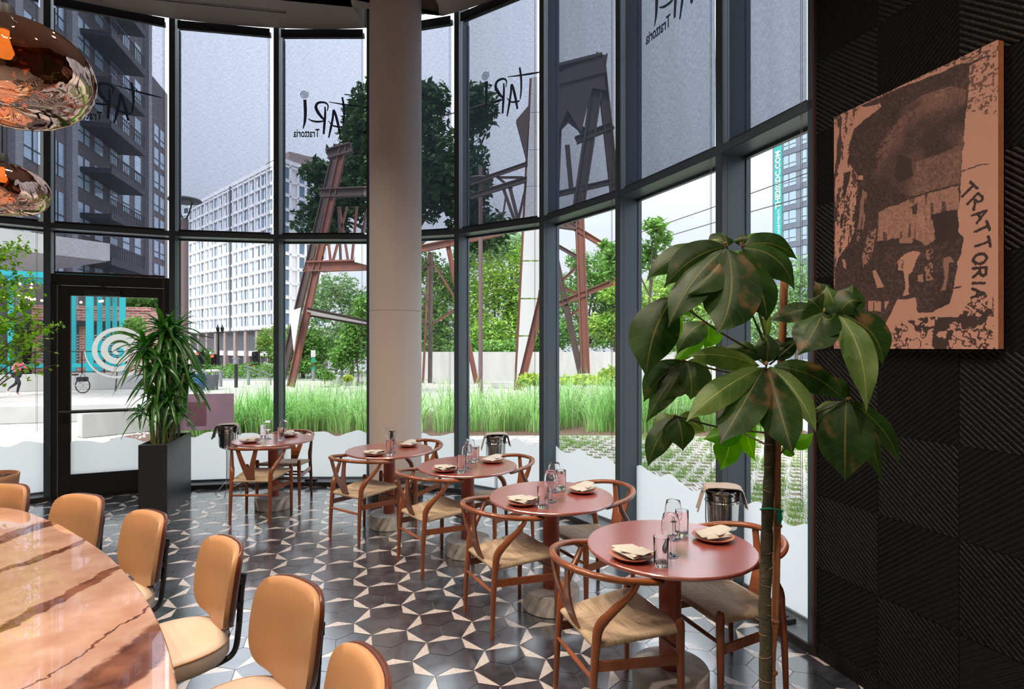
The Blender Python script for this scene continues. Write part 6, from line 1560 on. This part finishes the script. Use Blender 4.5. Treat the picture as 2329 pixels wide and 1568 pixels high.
mb = MB(); mb.prism([P(658, 708, 20.6)-off, P(684, 700, 20.6)-off, P(668, 800, 20.6)-off], (0, .05, 0)); mb.prism([P(812, 545, 20.4)-off, P(846, 540, 20.4)-off, P(846, 606, 20.4)-off, P(806, 596, 20.4)-off], (0, .05, 0)); mb.build('side_panel', M_panel, e)
e, off = steel('steel_trestle', 'light rusty lattice frame just right of the column', 'steel frame', 23, [
    ('top_girder', M_rust, (930, 572, 1140, 528, 16)), ('top_girder', M_rust, (930, 548, 1140, 520, 6)), ('slim_leg', M_rustd, (981, 575, 978, 872, 9)), ('slim_leg', M_rust, (976, 575, 962, 872, 5)), ('red_leg', M_rust, (1019, 560, 1084, 872, 11)),
    ('brace', M_rust, (983, 596, 1034, 676, 5)), ('brace', M_rust, (976, 742, 1034, 705, 5)), ('brace', M_rustd, (940, 620, 980, 600, 5)), ('brace', M_rustd, (940, 630, 976, 690, 4)), ('brace', M_rustd, (940, 710, 976, 745, 4)), ('brace', M_rustd, (958, 702, 980, 680, 4)),
    ('lattice_bar', M_rust, (930, 556, 1000, 566, 4)), ('lattice_bar', M_rust, (975, 566, 1050, 545, 4)), ('lattice_bar', M_rust, (1010, 541, 1080, 545, 4))])
e, off = steel('steel_trestle', 'tall rusty leg clad with a pale grey panel in the middle window', 'steel frame', 19.5, [
    ('diagonal_leg', M_rust, (1181, 888, 1250, 600, 19)), ('upright_edge', M_rust, (1171, 888, 1207, 178, 5)), ('upper_chord', M_rustd, (1069, 418, 1230, 362, 9)), ('lower_chord', M_rustd, (1069, 448, 1230, 398, 12)),
    ('web_strut', M_rustd, (1146, 432, 1174, 512, 7)), ('web_strut', M_rustd, (1176, 512, 1200, 410, 6)), ('web_strut', M_rustd, (1158, 420, 1180, 508, 8)), ('web_strut', M_rustd, (1140, 520, 1150, 450, 4)), ('web_strut', M_rustd, (1132, 404, 1190, 404, 5)), ('web_strut', M_rustd, (1130, 402, 1165, 430, 5)), ('lower_tie', M_rustd, (1140, 520, 1220, 496, 14))])
mb = MB(); M_line = M_black
lft_ = lambda y: 1171+(888-y)/(888-178)*36+3
for (y0, y1) in ((176, 255), (257, 340), (342, 424), (426, 508), (510, 592), (595, 678), (681, 763), (766, 850)):
    def rt_(y): return 1232 if y < 640 else 1232-(y-640)*.24
    mb.prism([P(lft_(y1), y1, 19.35)-off, P(rt_(y1), y1, 19.35)-off, P(rt_(y0), y0, 19.35)-off, P(lft_(y0), y0, 19.35)-off], (0, .06, 0))
mb.build('clad_panel', M_panel, e)
mb = MB(); mb.prism([P(1174, 273, 19.4)-off, P(1206, 235, 19.4)-off, P(1197, 360, 19.4)-off], (0, .3, 0)); mb.build('gusset_plate', M_rustd, e)
e, off = steel('steel_tower', 'dark rusty tower on two converging legs in the sixth window', 'steel frame', 18.5, [
    ('upright_leg', M_rust, (1331, 850, 1316, 440, 20)), ('raking_leg', M_rustd, (1321, 850, 1240, 480, 14)), ('tower_post', M_rustd, (1316, 470, 1368, 125, 26)), ('tower_post', M_rustd, (1398, 440, 1366, 140, 20)), ('tower_post', M_rustd, (1262, 480, 1275, 150, 16)),
    ('long_beam', M_rust, (1262, 695, 1402, 639, 13)), ('long_diagonal', M_rust, (1285, 505, 1404, 578, 12)), ('brace', M_rust, (1278, 640, 1313, 606, 7)), ('brace', M_rustd, (1262, 556, 1313, 585, 8)), ('brace', M_rust, (1276, 650, 1310, 670, 6)), ('brace', M_rust, (1300, 717, 1322, 700, 5)),
    ('tower_cap', M_rustd, (1262, 178, 1372, 150, 46)), ('tower_rail', M_rustd, (1262, 505, 1312, 512, 24)), ('tower_rail', M_rustd, (1310, 320, 1394, 285, 16)), ('tower_rail', M_rustd, (1268, 442, 1398, 412, 12)), ('tower_rail', M_rustd, (1290, 330, 1300, 440, 10)), ('tower_rail', M_rustd, (1262, 300, 1330, 230, 14)), ('tower_rail', M_rustd, (1268, 250, 1330, 300, 12))])
mb = MB(); mb.prism([P(*q)-off for q in ((1258, 172, 18.3), (1350, 128, 18.3), (1373, 132, 18.3), (1378, 205, 18.3), (1347, 200, 18.3), (1322, 300, 18.3), (1290, 250, 18.3), (1258, 330, 18.3))], (0, .25, 0)); mb.build('tower_plate', M_rustd, e)
mb = MB(); mb.prism([P(1396, 634, 18.3)-off, P(1404, 632, 18.3)-off, P(1404, 646, 18.3)-off, P(1396, 648, 18.3)-off], (0, .2, 0)); mb.build('red_end', mat('signal_paint', (.75, .05, .03), rough=.5), e)
# ================================================================ BUILDINGS
def frame(A, B):
    """local frame of a facade from A to B: returns matrix with x along, y into the building, z up"""
    A, B = V((A[0], A[1], 0)), V((B[0], B[1], 0)); d = (B-A); L_ = d.length; d.normalize(); n_ = V((-d.y, d.x, 0))
    if n_.dot(A) < 0: n_ = -n_          # away from the camera
    return d, n_, L_
def windows(parent, Mloc, rects, m_glass, depth=.06, sill=None, limit=96, m_far=None):
    """rects (u0,z0,u1,z1): nearest ones each their own part, the rest one part"""
    rest = MB()
    for i, (u0, z0, u1, z1) in enumerate(rects):
        mb = MB() if i < limit else rest
        mb.box(u0, -depth, z0, u1, 0, z1, 0, Mloc)
        if u1-u0 > 1.4: mb.box((u0+u1)/2-.04, -depth-.04, z0, (u0+u1)/2+.04, -depth, z1, 1, Mloc)
        mb.box(u0, -depth-.04, z0+(z1-z0)*.30, u1, -depth, z0+(z1-z0)*.30+.06, 1, Mloc)
        if i < limit: mb.build('window', [m_glass, m_far], parent, smooth=None)
    if rest.f: rest.build('small_windows', [m_glass, m_far], parent, smooth=None)['kind'] = 'stuff'
M_wwall = mat('white_facade', (.72, .71, .72), rough=.8, var=.05, vscale=.3); M_wglass = mat('window_blue', (.10, .18, .26), rough=.12, spec=.8, island=.5); M_mull = mat('window_mullion', (.20, .21, .24), rough=.6)
M_stone = mat('brown_stone', (.26, .20, .19), rough=.8); M_store = mat('storefront_dark', (.035, .04, .05), rough=.2, spec=.7)
# --- white block: long face left, short face right of its corner
Cx = (P(640, 0, 112).x, 112.0); Lx = (P(432, 0, 150).x, 150.0); Rx = (P(742, 0, 122).x, 122.0)
zb, zt_ = 1.742+42/F*112, 1.742+424/F*112; zg = -5.4
e = empty('apartment_building', (Cx[0], Cx[1], zg)); tag(e, 'white gridded apartment block beyond the crossing, left of the rusty leg', 'building'); O_ = V((Cx[0], Cx[1], zg))
for (A, B, nb, first) in ((Cx, Lx, 18, True), (Cx, Rx, 6, False)):
    d, n_, L_ = frame(A, B); o_ = V((A[0], A[1], 0))-O_; Ml = Matrix(((d.x, n_.x, 0, o_.x), (d.y, n_.y, 0, o_.y), (0, 0, 1, -zg-.0), (0, 0, 0, 1)))
    foot = [V((Cx[0], Cx[1], 0)), V((Rx[0], Rx[1], 0)), V((Rx[0]-40, Rx[1]+38, 0)), V((Lx[0], Lx[1], 0))]
    if first:
        mb = MB(); mb.prism([p-O_+V((0, 0, zb)) for p in foot], (0, 0, zt_-zb)); mb.build('wall', M_wwall, e, smooth=None)
        mb = MB(); mb.prism([p-O_+V((0, 0, zg)) for p in [foot[0]+V((0, 1.2, 0)), foot[1]+V((-.6, .6, 0)), foot[2], foot[3]+V((.6, .6, 0))]], (0, 0, zb-zg)); mb.build('storefront', M_store, e, smooth=None)
    fl = (zt_-zb-1.2)/11; rects = []; bay = L_/nb
    for k in range(nb):
        for f_ in range(11):
            u = k*bay; z = zb+.6+f_*fl
            if first:
                for (a_, b_) in (((.12, .30), (.36, .62)) if k % 3 != 2 else ((.10, .28), (.34, .50), (.70, .90))): rects.append((u+bay*a_, z+.35, u+bay*b_, z+fl-.35))
            else:
                if k % 2 == 0: rects.append((u+bay*.10, z+.35, u+bay*.85, z+fl-.35))
                elif k > 2: rects.append((u+bay*.3, z+.35, u+bay*.65, z+fl-.35))
    rects.sort(key=lambda r_: r_[0])
    windows(e, Ml, rects, M_wglass, .05, limit=80 if first else 20, m_far=M_mull)
    mb = MB()
    for f_ in range(12): mb.box(0, -.35, zb+.35+f_*fl-.18, L_, 0, zb+.35+f_*fl+.22, 0, Ml)
    for k in range(nb+1): mb.box(k*bay-.25, -.35, zb, k*bay+.25, 0, zt_, 0, Ml)
    mb.box(-.2, -.4, zt_-.3, L_, .2, zt_+.5, 0, Ml); mb.build('facade_grid', M_wwall, e, smooth=None)
    for k in range(0, nb+1, 2): mb = MB(); mb.box(k*bay-.7, 0, zg, k*bay+.5, .9, zb, 0, Ml); mb.build('pier', M_stone, e, smooth=None)
    mb = MB(); zm = (zg+zb)/2-.2; mb.box(0, .55, zm, L_, .9, zm+1.1, 0, Ml); mb.build('storefront_band', M_wwall, e, smooth=None)
    mb = MB(); 
    for k in range(nb*4): mb.box(k*bay/4-.06, .6, zm+1.1, k*bay/4+.06, .9, zb, 0, Ml)
    mb.build('storefront_mullions', M_mull, e, smooth=None)
mb = MB(); d, n_, L_ = frame(Cx, Lx); o_ = V((Cx[0], Cx[1], 0))-O_; Ml = Matrix(((d.x, n_.x, 0, o_.x), (d.y, n_.y, 0, o_.y), (0, 0, 1, -zg), (0, 0, 0, 1)))
mb.box(1, 2, zt_, 12, 8, zt_+2.6, 0, Ml); mb.build('roof_house', M_stone, e, smooth=None)
mb = MB(); ug = L_*.47; mb.box(ug-.35, -.42, zb, ug+.35, -.3, zt_, 0, Ml); mb.build('shadow_joint', M_store, e, smooth=None)
# slim balcony tower behind its left end
Ax, Bx = (P(452, 0, 165).x, 165.0), (P(418, 0, 168).x, 168.0); d, n_, L_ = frame(Ax, Bx)
e = empty('balcony_tower', (Ax[0], Ax[1], zg)); tag(e, 'distant slim tower with stacked balconies left of the white block', 'building'); Ml = Matrix(((d.x, n_.x, 0, 0), (d.y, n_.y, 0, 0), (0, 0, 1, -zg), (0, 0, 0, 1)))
zt2 = 1.742+250/F*165; mb = MB(); mb.box(0, 0, zg, L_, 6, zt2, 0, Ml); mb.build('wall', M_wwall, e, smooth=None); mb = MB()
for f_ in range(13): mb = MB(); mb.box(.2, -1.6, zb+f_*2.9, L_-.2, 0, zb+f_*2.9+.5, 0, Ml); mb.build('balcony', M_wwall, e, smooth=None); mb = MB(); mb.box(.3, -.1, zb+f_*2.9+.5, L_-.3, .0, zb+f_*2.9+2.6, 0, Ml); mb.build('window', M_store, e, smooth=None)
# --- dark apartment house at the left
M_dk = mat('dark_brick', (.12, .105, .11), rough=.85, var=.15, vscale=.6); M_dk2 = mat('grey_cladding', (.24, .23, .25), rough=.8); M_bal = mat('balcony_dark', (.03, .03, .035), rough=.6); M_lw = mat('window_lit_sky', (.30, .40, .50), rough=.15, spec=.8, island=.4)
X0 = -.659*30; fx = lambda Y: (X0-.244*Y, Y)
A, B = fx(24.0), fx(50.5); d, n_, L_ = frame(A, B); n_ = V((-abs(d.y), d.x, 0)).normalized() if n_.x > 0 else n_
e = empty('dark_apartment_house', (A[0], A[1], G)); tag(e, 'tall dark apartment house with balconies behind the left shades', 'building'); Ml = Matrix(((d.x, n_.x, 0, 0), (d.y, n_.y, 0, 0), (0, 0, 1, -G), (0, 0, 0, 1)))
HT = 40; mb = MB(); mb.box(0, 0, G, L_, 12, HT, 0, Ml); mb.build('wall', M_dk, e, smooth=None)
rects = []
ucols = [(u, w_) for u, w_ in ((1, 1.4), (4.2, 1.6), (8.2, 1.6), (11.0, 1.4), (14.2, 1.6), (16.6, 1.2), (19.0, 1.2), (21.2, 1.2), (23.5, 1.2))]
for u, w_ in ucols:
    for f_ in range(1, 12): rects.append((u, 3.2+f_*3.1, u+w_, 5.3+f_*3.1))
windows(e, Ml, rects, M_lw, .05, limit=90, m_far=M_bal)
mb = MB()
for u in (3.2, 7.2, 13.2, 26.0): mb.box(u-.35, -.35, 3, u+.35, 0, HT, 0, Ml)
mb.build('pale_strip', M_dk2, e, smooth=None)
for f_ in range(1, 10):
    mb = MB(); z = 4.6+f_*3.1; mb.box(14.5, -1.9, z-.35, 20.5, 0, z, 0, Ml); mb.box(14.5, -1.9, z, 20.5, -1.82, z+.15, 0, Ml)
    for q in range(20): mb.box(14.5+q*.3, -1.9, z, 14.54+q*.3, -1.86, z+1.05, 0, Ml)
    mb.box(14.5, -1.9, z+1.02, 20.5, -1.84, z+1.08, 0, Ml); mb.build('balcony', M_bal, e, smooth=None)
# lower wing with a window grid
A2, B2 = fx(50.6), fx(54.4); d, n_, L_ = frame(A2, B2); n_ = V((-abs(d.y), d.x, 0)).normalized() if n_.x > 0 else n_
e = empty('dark_grid_block', (A2[0], A2[1], G)); tag(e, 'lower dark block with small window grid beyond the dark apartment house', 'building'); Ml = Matrix(((d.x, n_.x, 0, 0), (d.y, n_.y, 0, 0), (0, 0, 1, -G), (0, 0, 0, 1)))
mb = MB(); mb.box(0, 0, G, L_, 10, 26, 0, Ml); mb.build('wall', M_dk, e, smooth=None); rects = [(u*1.5+.4, 1.5+f_*2.1, u*1.5+1.4, 3.0+f_*2.1) for u in range(2) for f_ in range(10)]; windows(e, Ml, rects, M_lw, .05, limit=90, m_far=M_bal)
# --- brick building and teal pergola
M_brick = brick_mat('red_brick', (.62, .20, .15), (.50, .15, .11), (.62, .46, .42), .45, .15, (PI/2, 0, 0), ms=.03)
M_teal = mat('teal_steel', (.012, .33, .38), rough=.45); M_lou = mat('louvre_grey', (.42, .43, .45), rough=.7)
bl, br2 = P(72, 0, 31.5), P(343, 0, 33.5)
d, n_, L_ = frame((bl.x, bl.y), (br2.x, br2.y)); zt3 = 1.742+91/F*33
e = empty('brick_building', (bl.x, bl.y, G)); tag(e, 'low red brick building behind the teal columns', 'building'); Ml = Matrix(((d.x, n_.x, 0, 0), (d.y, n_.y, 0, 0), (0, 0, 1, -G), (0, 0, 0, 1)))
mb = MB(); mb.box(0, 0, G, L_, 5, zt3, 0, Ml); mb.box(0, -.08, zt3-.18, L_, 5, zt3+.02, 0, Ml); mb.build('wall', M_brick, e, smooth=None)
for (a_, b_) in ((.6, 2.6), (3.1, 5.0)):
    u0, u1 = a_*L_/6.8, b_*L_/6.8
    mb = MB(); mb.box(u0, -.05, .9, u1, 0, zt3-1.15, 0, Ml); mb.build('window', M_store, e, smooth=None)
    mb = MB()
    for q in range(9): mb.box(u0, -.10, 1.0+q*.17, u1, -.05, 1.09+q*.17, 0, Ml)
    mb.build('louvre', M_lou, e, smooth=None)
mb = MB(); mb.box(.3, -.5, zt3-1.15, L_*.82, 0, zt3-.85, 0, Ml); mb.build('canopy', M_bal, e, smooth=None)
mb = MB(); mb.box(L_*.70, -.06, 1.6, L_*.80, 0, zt3-1.2, 0, Ml); mb.build('window', M_wglass, e, smooth=None)
pz = 28.0; q0 = P(-60, 0, 26); q1 = P(272, 0, 28.5); d, n_, L_ = frame((q0.x, q0.y), (q1.x, q1.y))
e = empty('teal_pergola', (q0.x, q0.y, G+.6)); tag(e, 'bright teal steel pergola with square columns seen left and through the door', 'pergola'); Ml = Matrix(((d.x, n_.x, 0, 0), (d.y, n_.y, 0, 0), (0, 0, 1, 0), (0, 0, 0, 1)))
zp = 1.742+158/F*27-G-.6
mb = MB(); mb.box(0, -.12, zp, L_, .12, zp+.28, 0, Ml); mb.box(0, 3.4, zp, L_, 3.6, zp+.28, 0, Ml)
for q in range(6): mb.box(L_*q/5-.04, 0, zp+.12, L_*q/5+.04, 3.5, zp+.2, 0, Ml)
mb.build('beam', M_teal, e, smooth=None)
for px_, wpx, dy in ((-20, 9, 0), (32, 9, 0), (163, 9, 1.5), (193, 14, -.1), (217, 9, 1.0), (236, 8, 1.6), (252, 8, 2.2), (265, 12, 0)):
    Yc = 27+dy; u = (P(px_, 0, Yc)-V((q0.x, q0.y, H))).dot(d); w_ = wpx/F*Yc/2
    mb = MB(); mb.box(u-w_, dy-.1, 0, u+w_, dy+.12, zp, 0, Ml); mb.build('column', M_teal, e, smooth=None)
mb = MB(); mb.box(-1, .6, .25, L_-.4, .66, .45, 0, Ml); mb.build('low_rail', M_teal, e, smooth=None)
M_sb = mat('string_bulb', (1, .75, .4), emis=(1, .55, .2), estr=6)
for i, (x, y) in enumerate([(72, 646), (71, 655), (43, 672), (58, 676), (66, 678), (72, 682), (79, 681), (95, 684), (48, 689), (43, 698), (67, 694), (9, 588), (45, 646), (22, 646), (8, 648), (10, 676), (184, 688), (227, 686), (233, 685)]):
    p = P(x, y, 27.5); o = empty('string_bulb', p); tag(o, 'small warm string light bulb hanging under the teal pergola', 'light bulb', 'warm string lights under the teal pergola')
    mb = MB(); mb.lathe([(0, -.055), (.04, -.04), (.058, 0), (.04, .035), (.02, .06), (0, .06)], 10); mb.build('bulb', M_sb, o); mb = MB(); mb.tube([(0, 0, .06), (0, 0, .13)], .014, 6); mb.build('holder', M_black, o)
# white canopy with dark soffit
A, B = P(-60, 0, 17.2), P(250, 0, 20.4); d, n_, L_ = frame((A.x, A.y), (B.x, B.y)); e = empty('entrance_canopy', (A.x, A.y, 4.85)); tag(e, 'white edged building canopy with dark soffit at the upper left', 'canopy'); Ml = Matrix(((d.x, n_.x, 0, 0), (d.y, n_.y, 0, 0), (0, 0, 1, 0), (0, 0, 0, 1)))
mb = MB(); mb.box(0, 0, .0, L_, .25, .62, 0, Ml); mb.box(0, .25, .5, L_, 5.5, .62, 0, Ml); mb.build('fascia', M_clite, e, smooth=None); mb = MB(); mb.box(0, .25, -.02, L_, 5.5, .5, 0, Ml); mb.build('soffit', M_dk2, e, smooth=None)
mb = MB(); mb.tube([Ml @ V((1, 4, -4.9)), Ml @ V((1, 4, 0))], .12, 12); mb.build('post', M_bal, e)
# --- far tower with the banner at the right
A = V((P(1757, 0, 90).x, 90, 0)); d = V((.44, -.9, 0)).normalized(); n_ = V((.9, .44, 0)).normalized(); L_ = 24
e = empty('grey_high_rise', (A.x, 90, G)); tag(e, 'grey high rise with a vertical teal banner in the last window', 'building'); Ml = Matrix(((d.x, n_.x, 0, 0), (d.y, n_.y, 0, 0), (0, 0, 1, -G), (0, 0, 0, 1)))
M_hr = mat('high_rise_grey', (.16, .18, .21), rough=.8); M_hr2 = mat('high_rise_band', (.13, .15, .19), rough=.8)
mb = MB(); mb.box(0, 0, G, L_, 14, 37.6, 0, Ml); mb.build('wall', M_hr, e, smooth=None); rects = []
for k in range(7):
    for f_ in range(2, 12): rects += [(2.1+k*3.1, .7+f_*2.87, 2.9+k*3.1, 2.6+f_*2.87), (3.1+k*3.1, .7+f_*2.87, 4.2+k*3.1, 2.6+f_*2.87)]
windows(e, Ml, rects, M_lw, .05, limit=90, m_far=M_bal)
mb = MB()
for f_ in range(12): mb.box(1.9, -.12, 2.7+f_*2.87, L_, 0, 3.4+f_*2.87, 0, Ml)
mb.build('floor_band', M_hr2, e, smooth=None)
mb = MB(); zb0, zb1 = 1.742+250/F*90, 36.5; mb.box(.35, -.10, zb0, 1.75, -.02, zb1, 0, Ml); bn = mb.build('banner', mat('banner_teal', (.03, .36, .33), rough=.6), e, smooth=None)
M_wt = mat('white_lettering', (.85, .86, .86), rough=.6); ux = V((0, 0, 1)); nr = -n_
mb = MB(); text_mesh(mb, 'THE202DC.COM', 1.2, d*1.50-n_*.14+V((0, 0, 1.742+312/F*90-G)), ux, -d, nr, th=.04, bold=.03, sx=1.03); mb.build('banner_lettering', M_wt, bn, smooth=None)
mb = MB(); text_mesh(mb, 'APARTMENTS', .62, d*1.48-n_*.14+V((0, 0, 1.742+254/F*90-G)), ux, -d, nr, th=.04); mb.build('banner_lettering', M_wt, bn, smooth=None)
# --- overhead cables
for lb, pts in (('upper overhead cable crossing the sky at the right', [(1380, 555, 26), (1514, 509, 24), (1627, 470, 22), (1701, 443, 21), (1839, 393, 19), (1960, 350, 18)]), ('lower overhead cable crossing the sky at the right', [(1380, 585, 26), (1510, 541, 24), (1627, 506, 22), (1701, 484, 21), (1839, 445, 19), (1960, 405, 18)])):
    mb = MB(); mb.tube(catmull([P(*p) for p in pts], 4), .016, 6); tag(mb.build('overhead_cable', M_black), lb, 'cable')
for lb, pts in (('cable crossing low left behind the far left shade', [(-40, 300, 16), (98, 345, 18)]),):
    pass
# --- mirrored window lettering, stuck on the outside of the upper panes
M_logo = mat('logo_ink', (.010, .011, .014), rough=.6)
a4, b4, d4, L4, n4 = seg(4)
def luv(x, y):   # pixel in window 5's crop (offset 600,100 scale 3.409) -> metres on the pane
    px_, py_ = 600+x/3.409, 100+y/3.409; k = (px_-CX)/F; A = a4+n4*.212; u = -(A.x-k*A.y)/(d4.x-k*d4.y); p = A+d4*u
    return u, H-(py_-CY)/F*p.y
LOGO = [([(608, 412), (618, 470), (622, 540), (618, 600), (612, 634)], [8, 10, 9, 7, 4]), ([(505, 450), (600, 466), (700, 480), (800, 492)], [2, 6, 8, 3]),
        ([(503, 728), (520, 650), (535, 570), (540, 515), (555, 545), (575, 620), (590, 696)], [6, 11, 10, 9, 12, 12, 9]), ([(500, 596), (530, 630), (570, 642), (608, 644)], [2, 6, 8, 6]),
        ([(464, 700), (470, 620), (476, 540), (474, 486)], [9, 12, 10, 6]), ([(492, 520), (498, 480), (480, 458), (445, 452), (415, 462), (404, 492), (420, 530), (450, 570), (480, 600)], [3, 6, 8, 10, 12, 14, 15, 12, 3]), ([(478, 594), (430, 603), (380, 598), (342, 580)], [5, 9, 8, 2]),
        ([(318, 432), (322, 520), (318, 600), (304, 658)], [15, 15, 12, 3])]
def logo(i, label, du=0.0, zcut=None):
    a_, b_, d_, L_, n_ = seg(i); e = empty('window_lettering', a_+n_*.212); tag(e, label, 'window sign', 'mirrored window lettering on the upper panes'); mb = MB()
    def pt(u, z): return d_*(u+du)+V((0, 0, z))
    for st, ws in LOGO:
        sm = catmull([V((x, y, 0)) for x, y in st], 6); wi_ = np.interp(np.linspace(0, 1, len(sm)), np.linspace(0, 1, len(ws)), ws)
        ribbon(mb, [pt(*luv(p.x, p.y)) for p in sm], [w_*.0025+.003 for w_ in wi_], n_, .002)
    c = luv(312, 390); sp = []
    for q in range(90): t = q/89; an = t*2*PI*3.1; sp.append(pt(c[0]+math.cos(an)*.056*t, c[1]+math.sin(an)*.056*t))
    ribbon(mb, sp, [.0075]*90, n_, .002); mb.build('brush_letters', M_logo, e, smooth=None)
    mb = MB(); p0 = luv(432, 722); p1 = luv(208, 722)
    text_mesh(mb, 'Trattoria', .15, pt(*p0), -d_, (0, 0, 1), n_, th=.003, sx=(p0[0]-p1[0])/.615, bold=.002); mb.build('small_letters', M_logo, e, smooth=None)
logo(4, 'mirrored brush lettering TARI Trattoria left of the column'); logo(2, 'mirrored brush lettering TARI Trattoria above the glass door'); logo(6, 'mirrored brush lettering TARI Trattoria right of the column'); logo(8, 'mirrored brush lettering TARI Trattoria cut by the top of the picture')
LAMPK = 1.6
# ================================================================ CAMERA, LIGHT, WORLD
cam = bpy.data.cameras.new('camera'); co = bpy.data.objects.new('camera', cam); COL.objects.link(co)
co.location = (0, 0, H); co.rotation_euler = (PI/2, 0, 0)
cam.sensor_width = 36; cam.lens = 36*F/2329; cam.shift_y = (CY-784)/2329; cam.clip_start = .05; cam.clip_end = 2000
sc.camera = co
sc.view_settings.view_transform = 'Standard'; sc.view_settings.look = 'None'; sc.view_settings.gamma = 1.0
sc.view_settings.use_curve_mapping = False; sc.view_settings.exposure = 0.42
w = bpy.data.worlds.new('overcast_sky'); sc.world = w; w.use_nodes = True; nt = w.node_tree; nt.nodes.clear(); L = nt.links.new
out = N(nt, 'ShaderNodeOutputWorld'); bg = N(nt, 'ShaderNodeBackground'); tc = N(nt, 'ShaderNodeTexCoord')
sx = N(nt, 'ShaderNodeSeparateXYZ'); L(tc.outputs['Generated'], sx.inputs[0])
rp = N(nt, 'ShaderNodeValToRGB'); L(sx.outputs['Z'], rp.inputs['Fac'])
e = rp.color_ramp.elements; e[0].position = 0.0; e[0].color = (.60, .635, .71, 1); e[1].position = 1.0; e[1].color = (2.7, 2.85, 3.15, 1)
q_ = e.new(.2); q_.color = (.76, .80, .90, 1); q_ = e.new(.5); q_.color = (1.45, 1.53, 1.72, 1)
nz = N(nt, 'ShaderNodeTexNoise'); nz.inputs['Scale'].default_value = 2.2; nz.inputs['Detail'].default_value = 5; L(tc.outputs['Generated'], nz.inputs['Vector'])
mr = N(nt, 'ShaderNodeMapRange'); mr.inputs['To Min'].default_value = .88; mr.inputs['To Max'].default_value = 1.1; L(nz.outputs['Fac'], mr.inputs['Value'])
vm = N(nt, 'ShaderNodeVectorMath', operation='SCALE'); L(rp.outputs['Color'], vm.inputs[0]); L(mr.outputs[0], vm.inputs['Scale'])
L(vm.outputs[0], bg.inputs['Color']); bg.inputs['Strength'].default_value = 1.0; L(bg.outputs[0], out.inputs['Surface'])
def sun(name, rot, s, ang, col=(1, .97, .92)):
    l = bpy.data.lights.new(name, 'SUN'); l.energy = s; l.angle = math.radians(ang); l.color = col
    o = bpy.data.objects.new(name, l); COL.objects.link(o); o.rotation_euler = rot; return o
sun('outdoor_fill_sun', (math.radians(38), 0, math.radians(-28)), 3.2, 14)  # soft sun added from behind the camera to brighten the overcast outside
def area(name, loc, size, pw, col, rot=(0, 0, 0), sy=None):
    l = bpy.data.lights.new(name, 'AREA'); l.energy = pw; l.color = col; l.size = size
    if sy: l.shape = 'RECTANGLE'; l.size_y = sy
    o = bpy.data.objects.new(name, l); COL.objects.link(o); o.location = loc; o.rotation_euler = rot; return o
def spot(name, loc, tgt, pw, col, ang=95, r=.05):
    l = bpy.data.lights.new(name, 'SPOT'); l.energy = pw; l.color = col; l.spot_size = math.radians(ang); l.spot_blend = .7; l.shadow_soft_size = r
    o = bpy.data.objects.new(name, l); COL.objects.link(o); o.location = loc; o.rotation_euler = (V(tgt)-V(loc)).to_track_quat('-Z', 'Y').to_euler(); return o
WARM = (1.0, .82, .65)
for x, y, p_ in ((-4.6, 3.2, 150), (-3.0, 2.2, 170), (-1.4, 1.4, 190), (-2.6, 4.2, 120), (-1.0, 3.0, 150), (.2, 1.4, 120), (-4.4, .6, 150), (-2.0, -.6, 200), (.4, -.8, 180), (1.6, -2.2, 80)):
    spot('ceiling_spotlight', (x, y, CEIL-.04), (x, y, 0), p_*LAMPK, WARM, 110)
spot('picture_spotlight', (1.7, -.6, CEIL-.1), (1.9, 2.7, 2.3), 110*LAMPK, (1, .62, .36), 34)
sc.cycles.max_bounces = 8; sc.cycles.transparent_max_bounces = 24; sc.cycles.diffuse_bounces = 3; sc.cycles.glossy_bounces = 3
sc.cycles.caustics_reflective = False; sc.cycles.caustics_refractive = False
sc.cycles.sample_clamp_indirect = 6.0
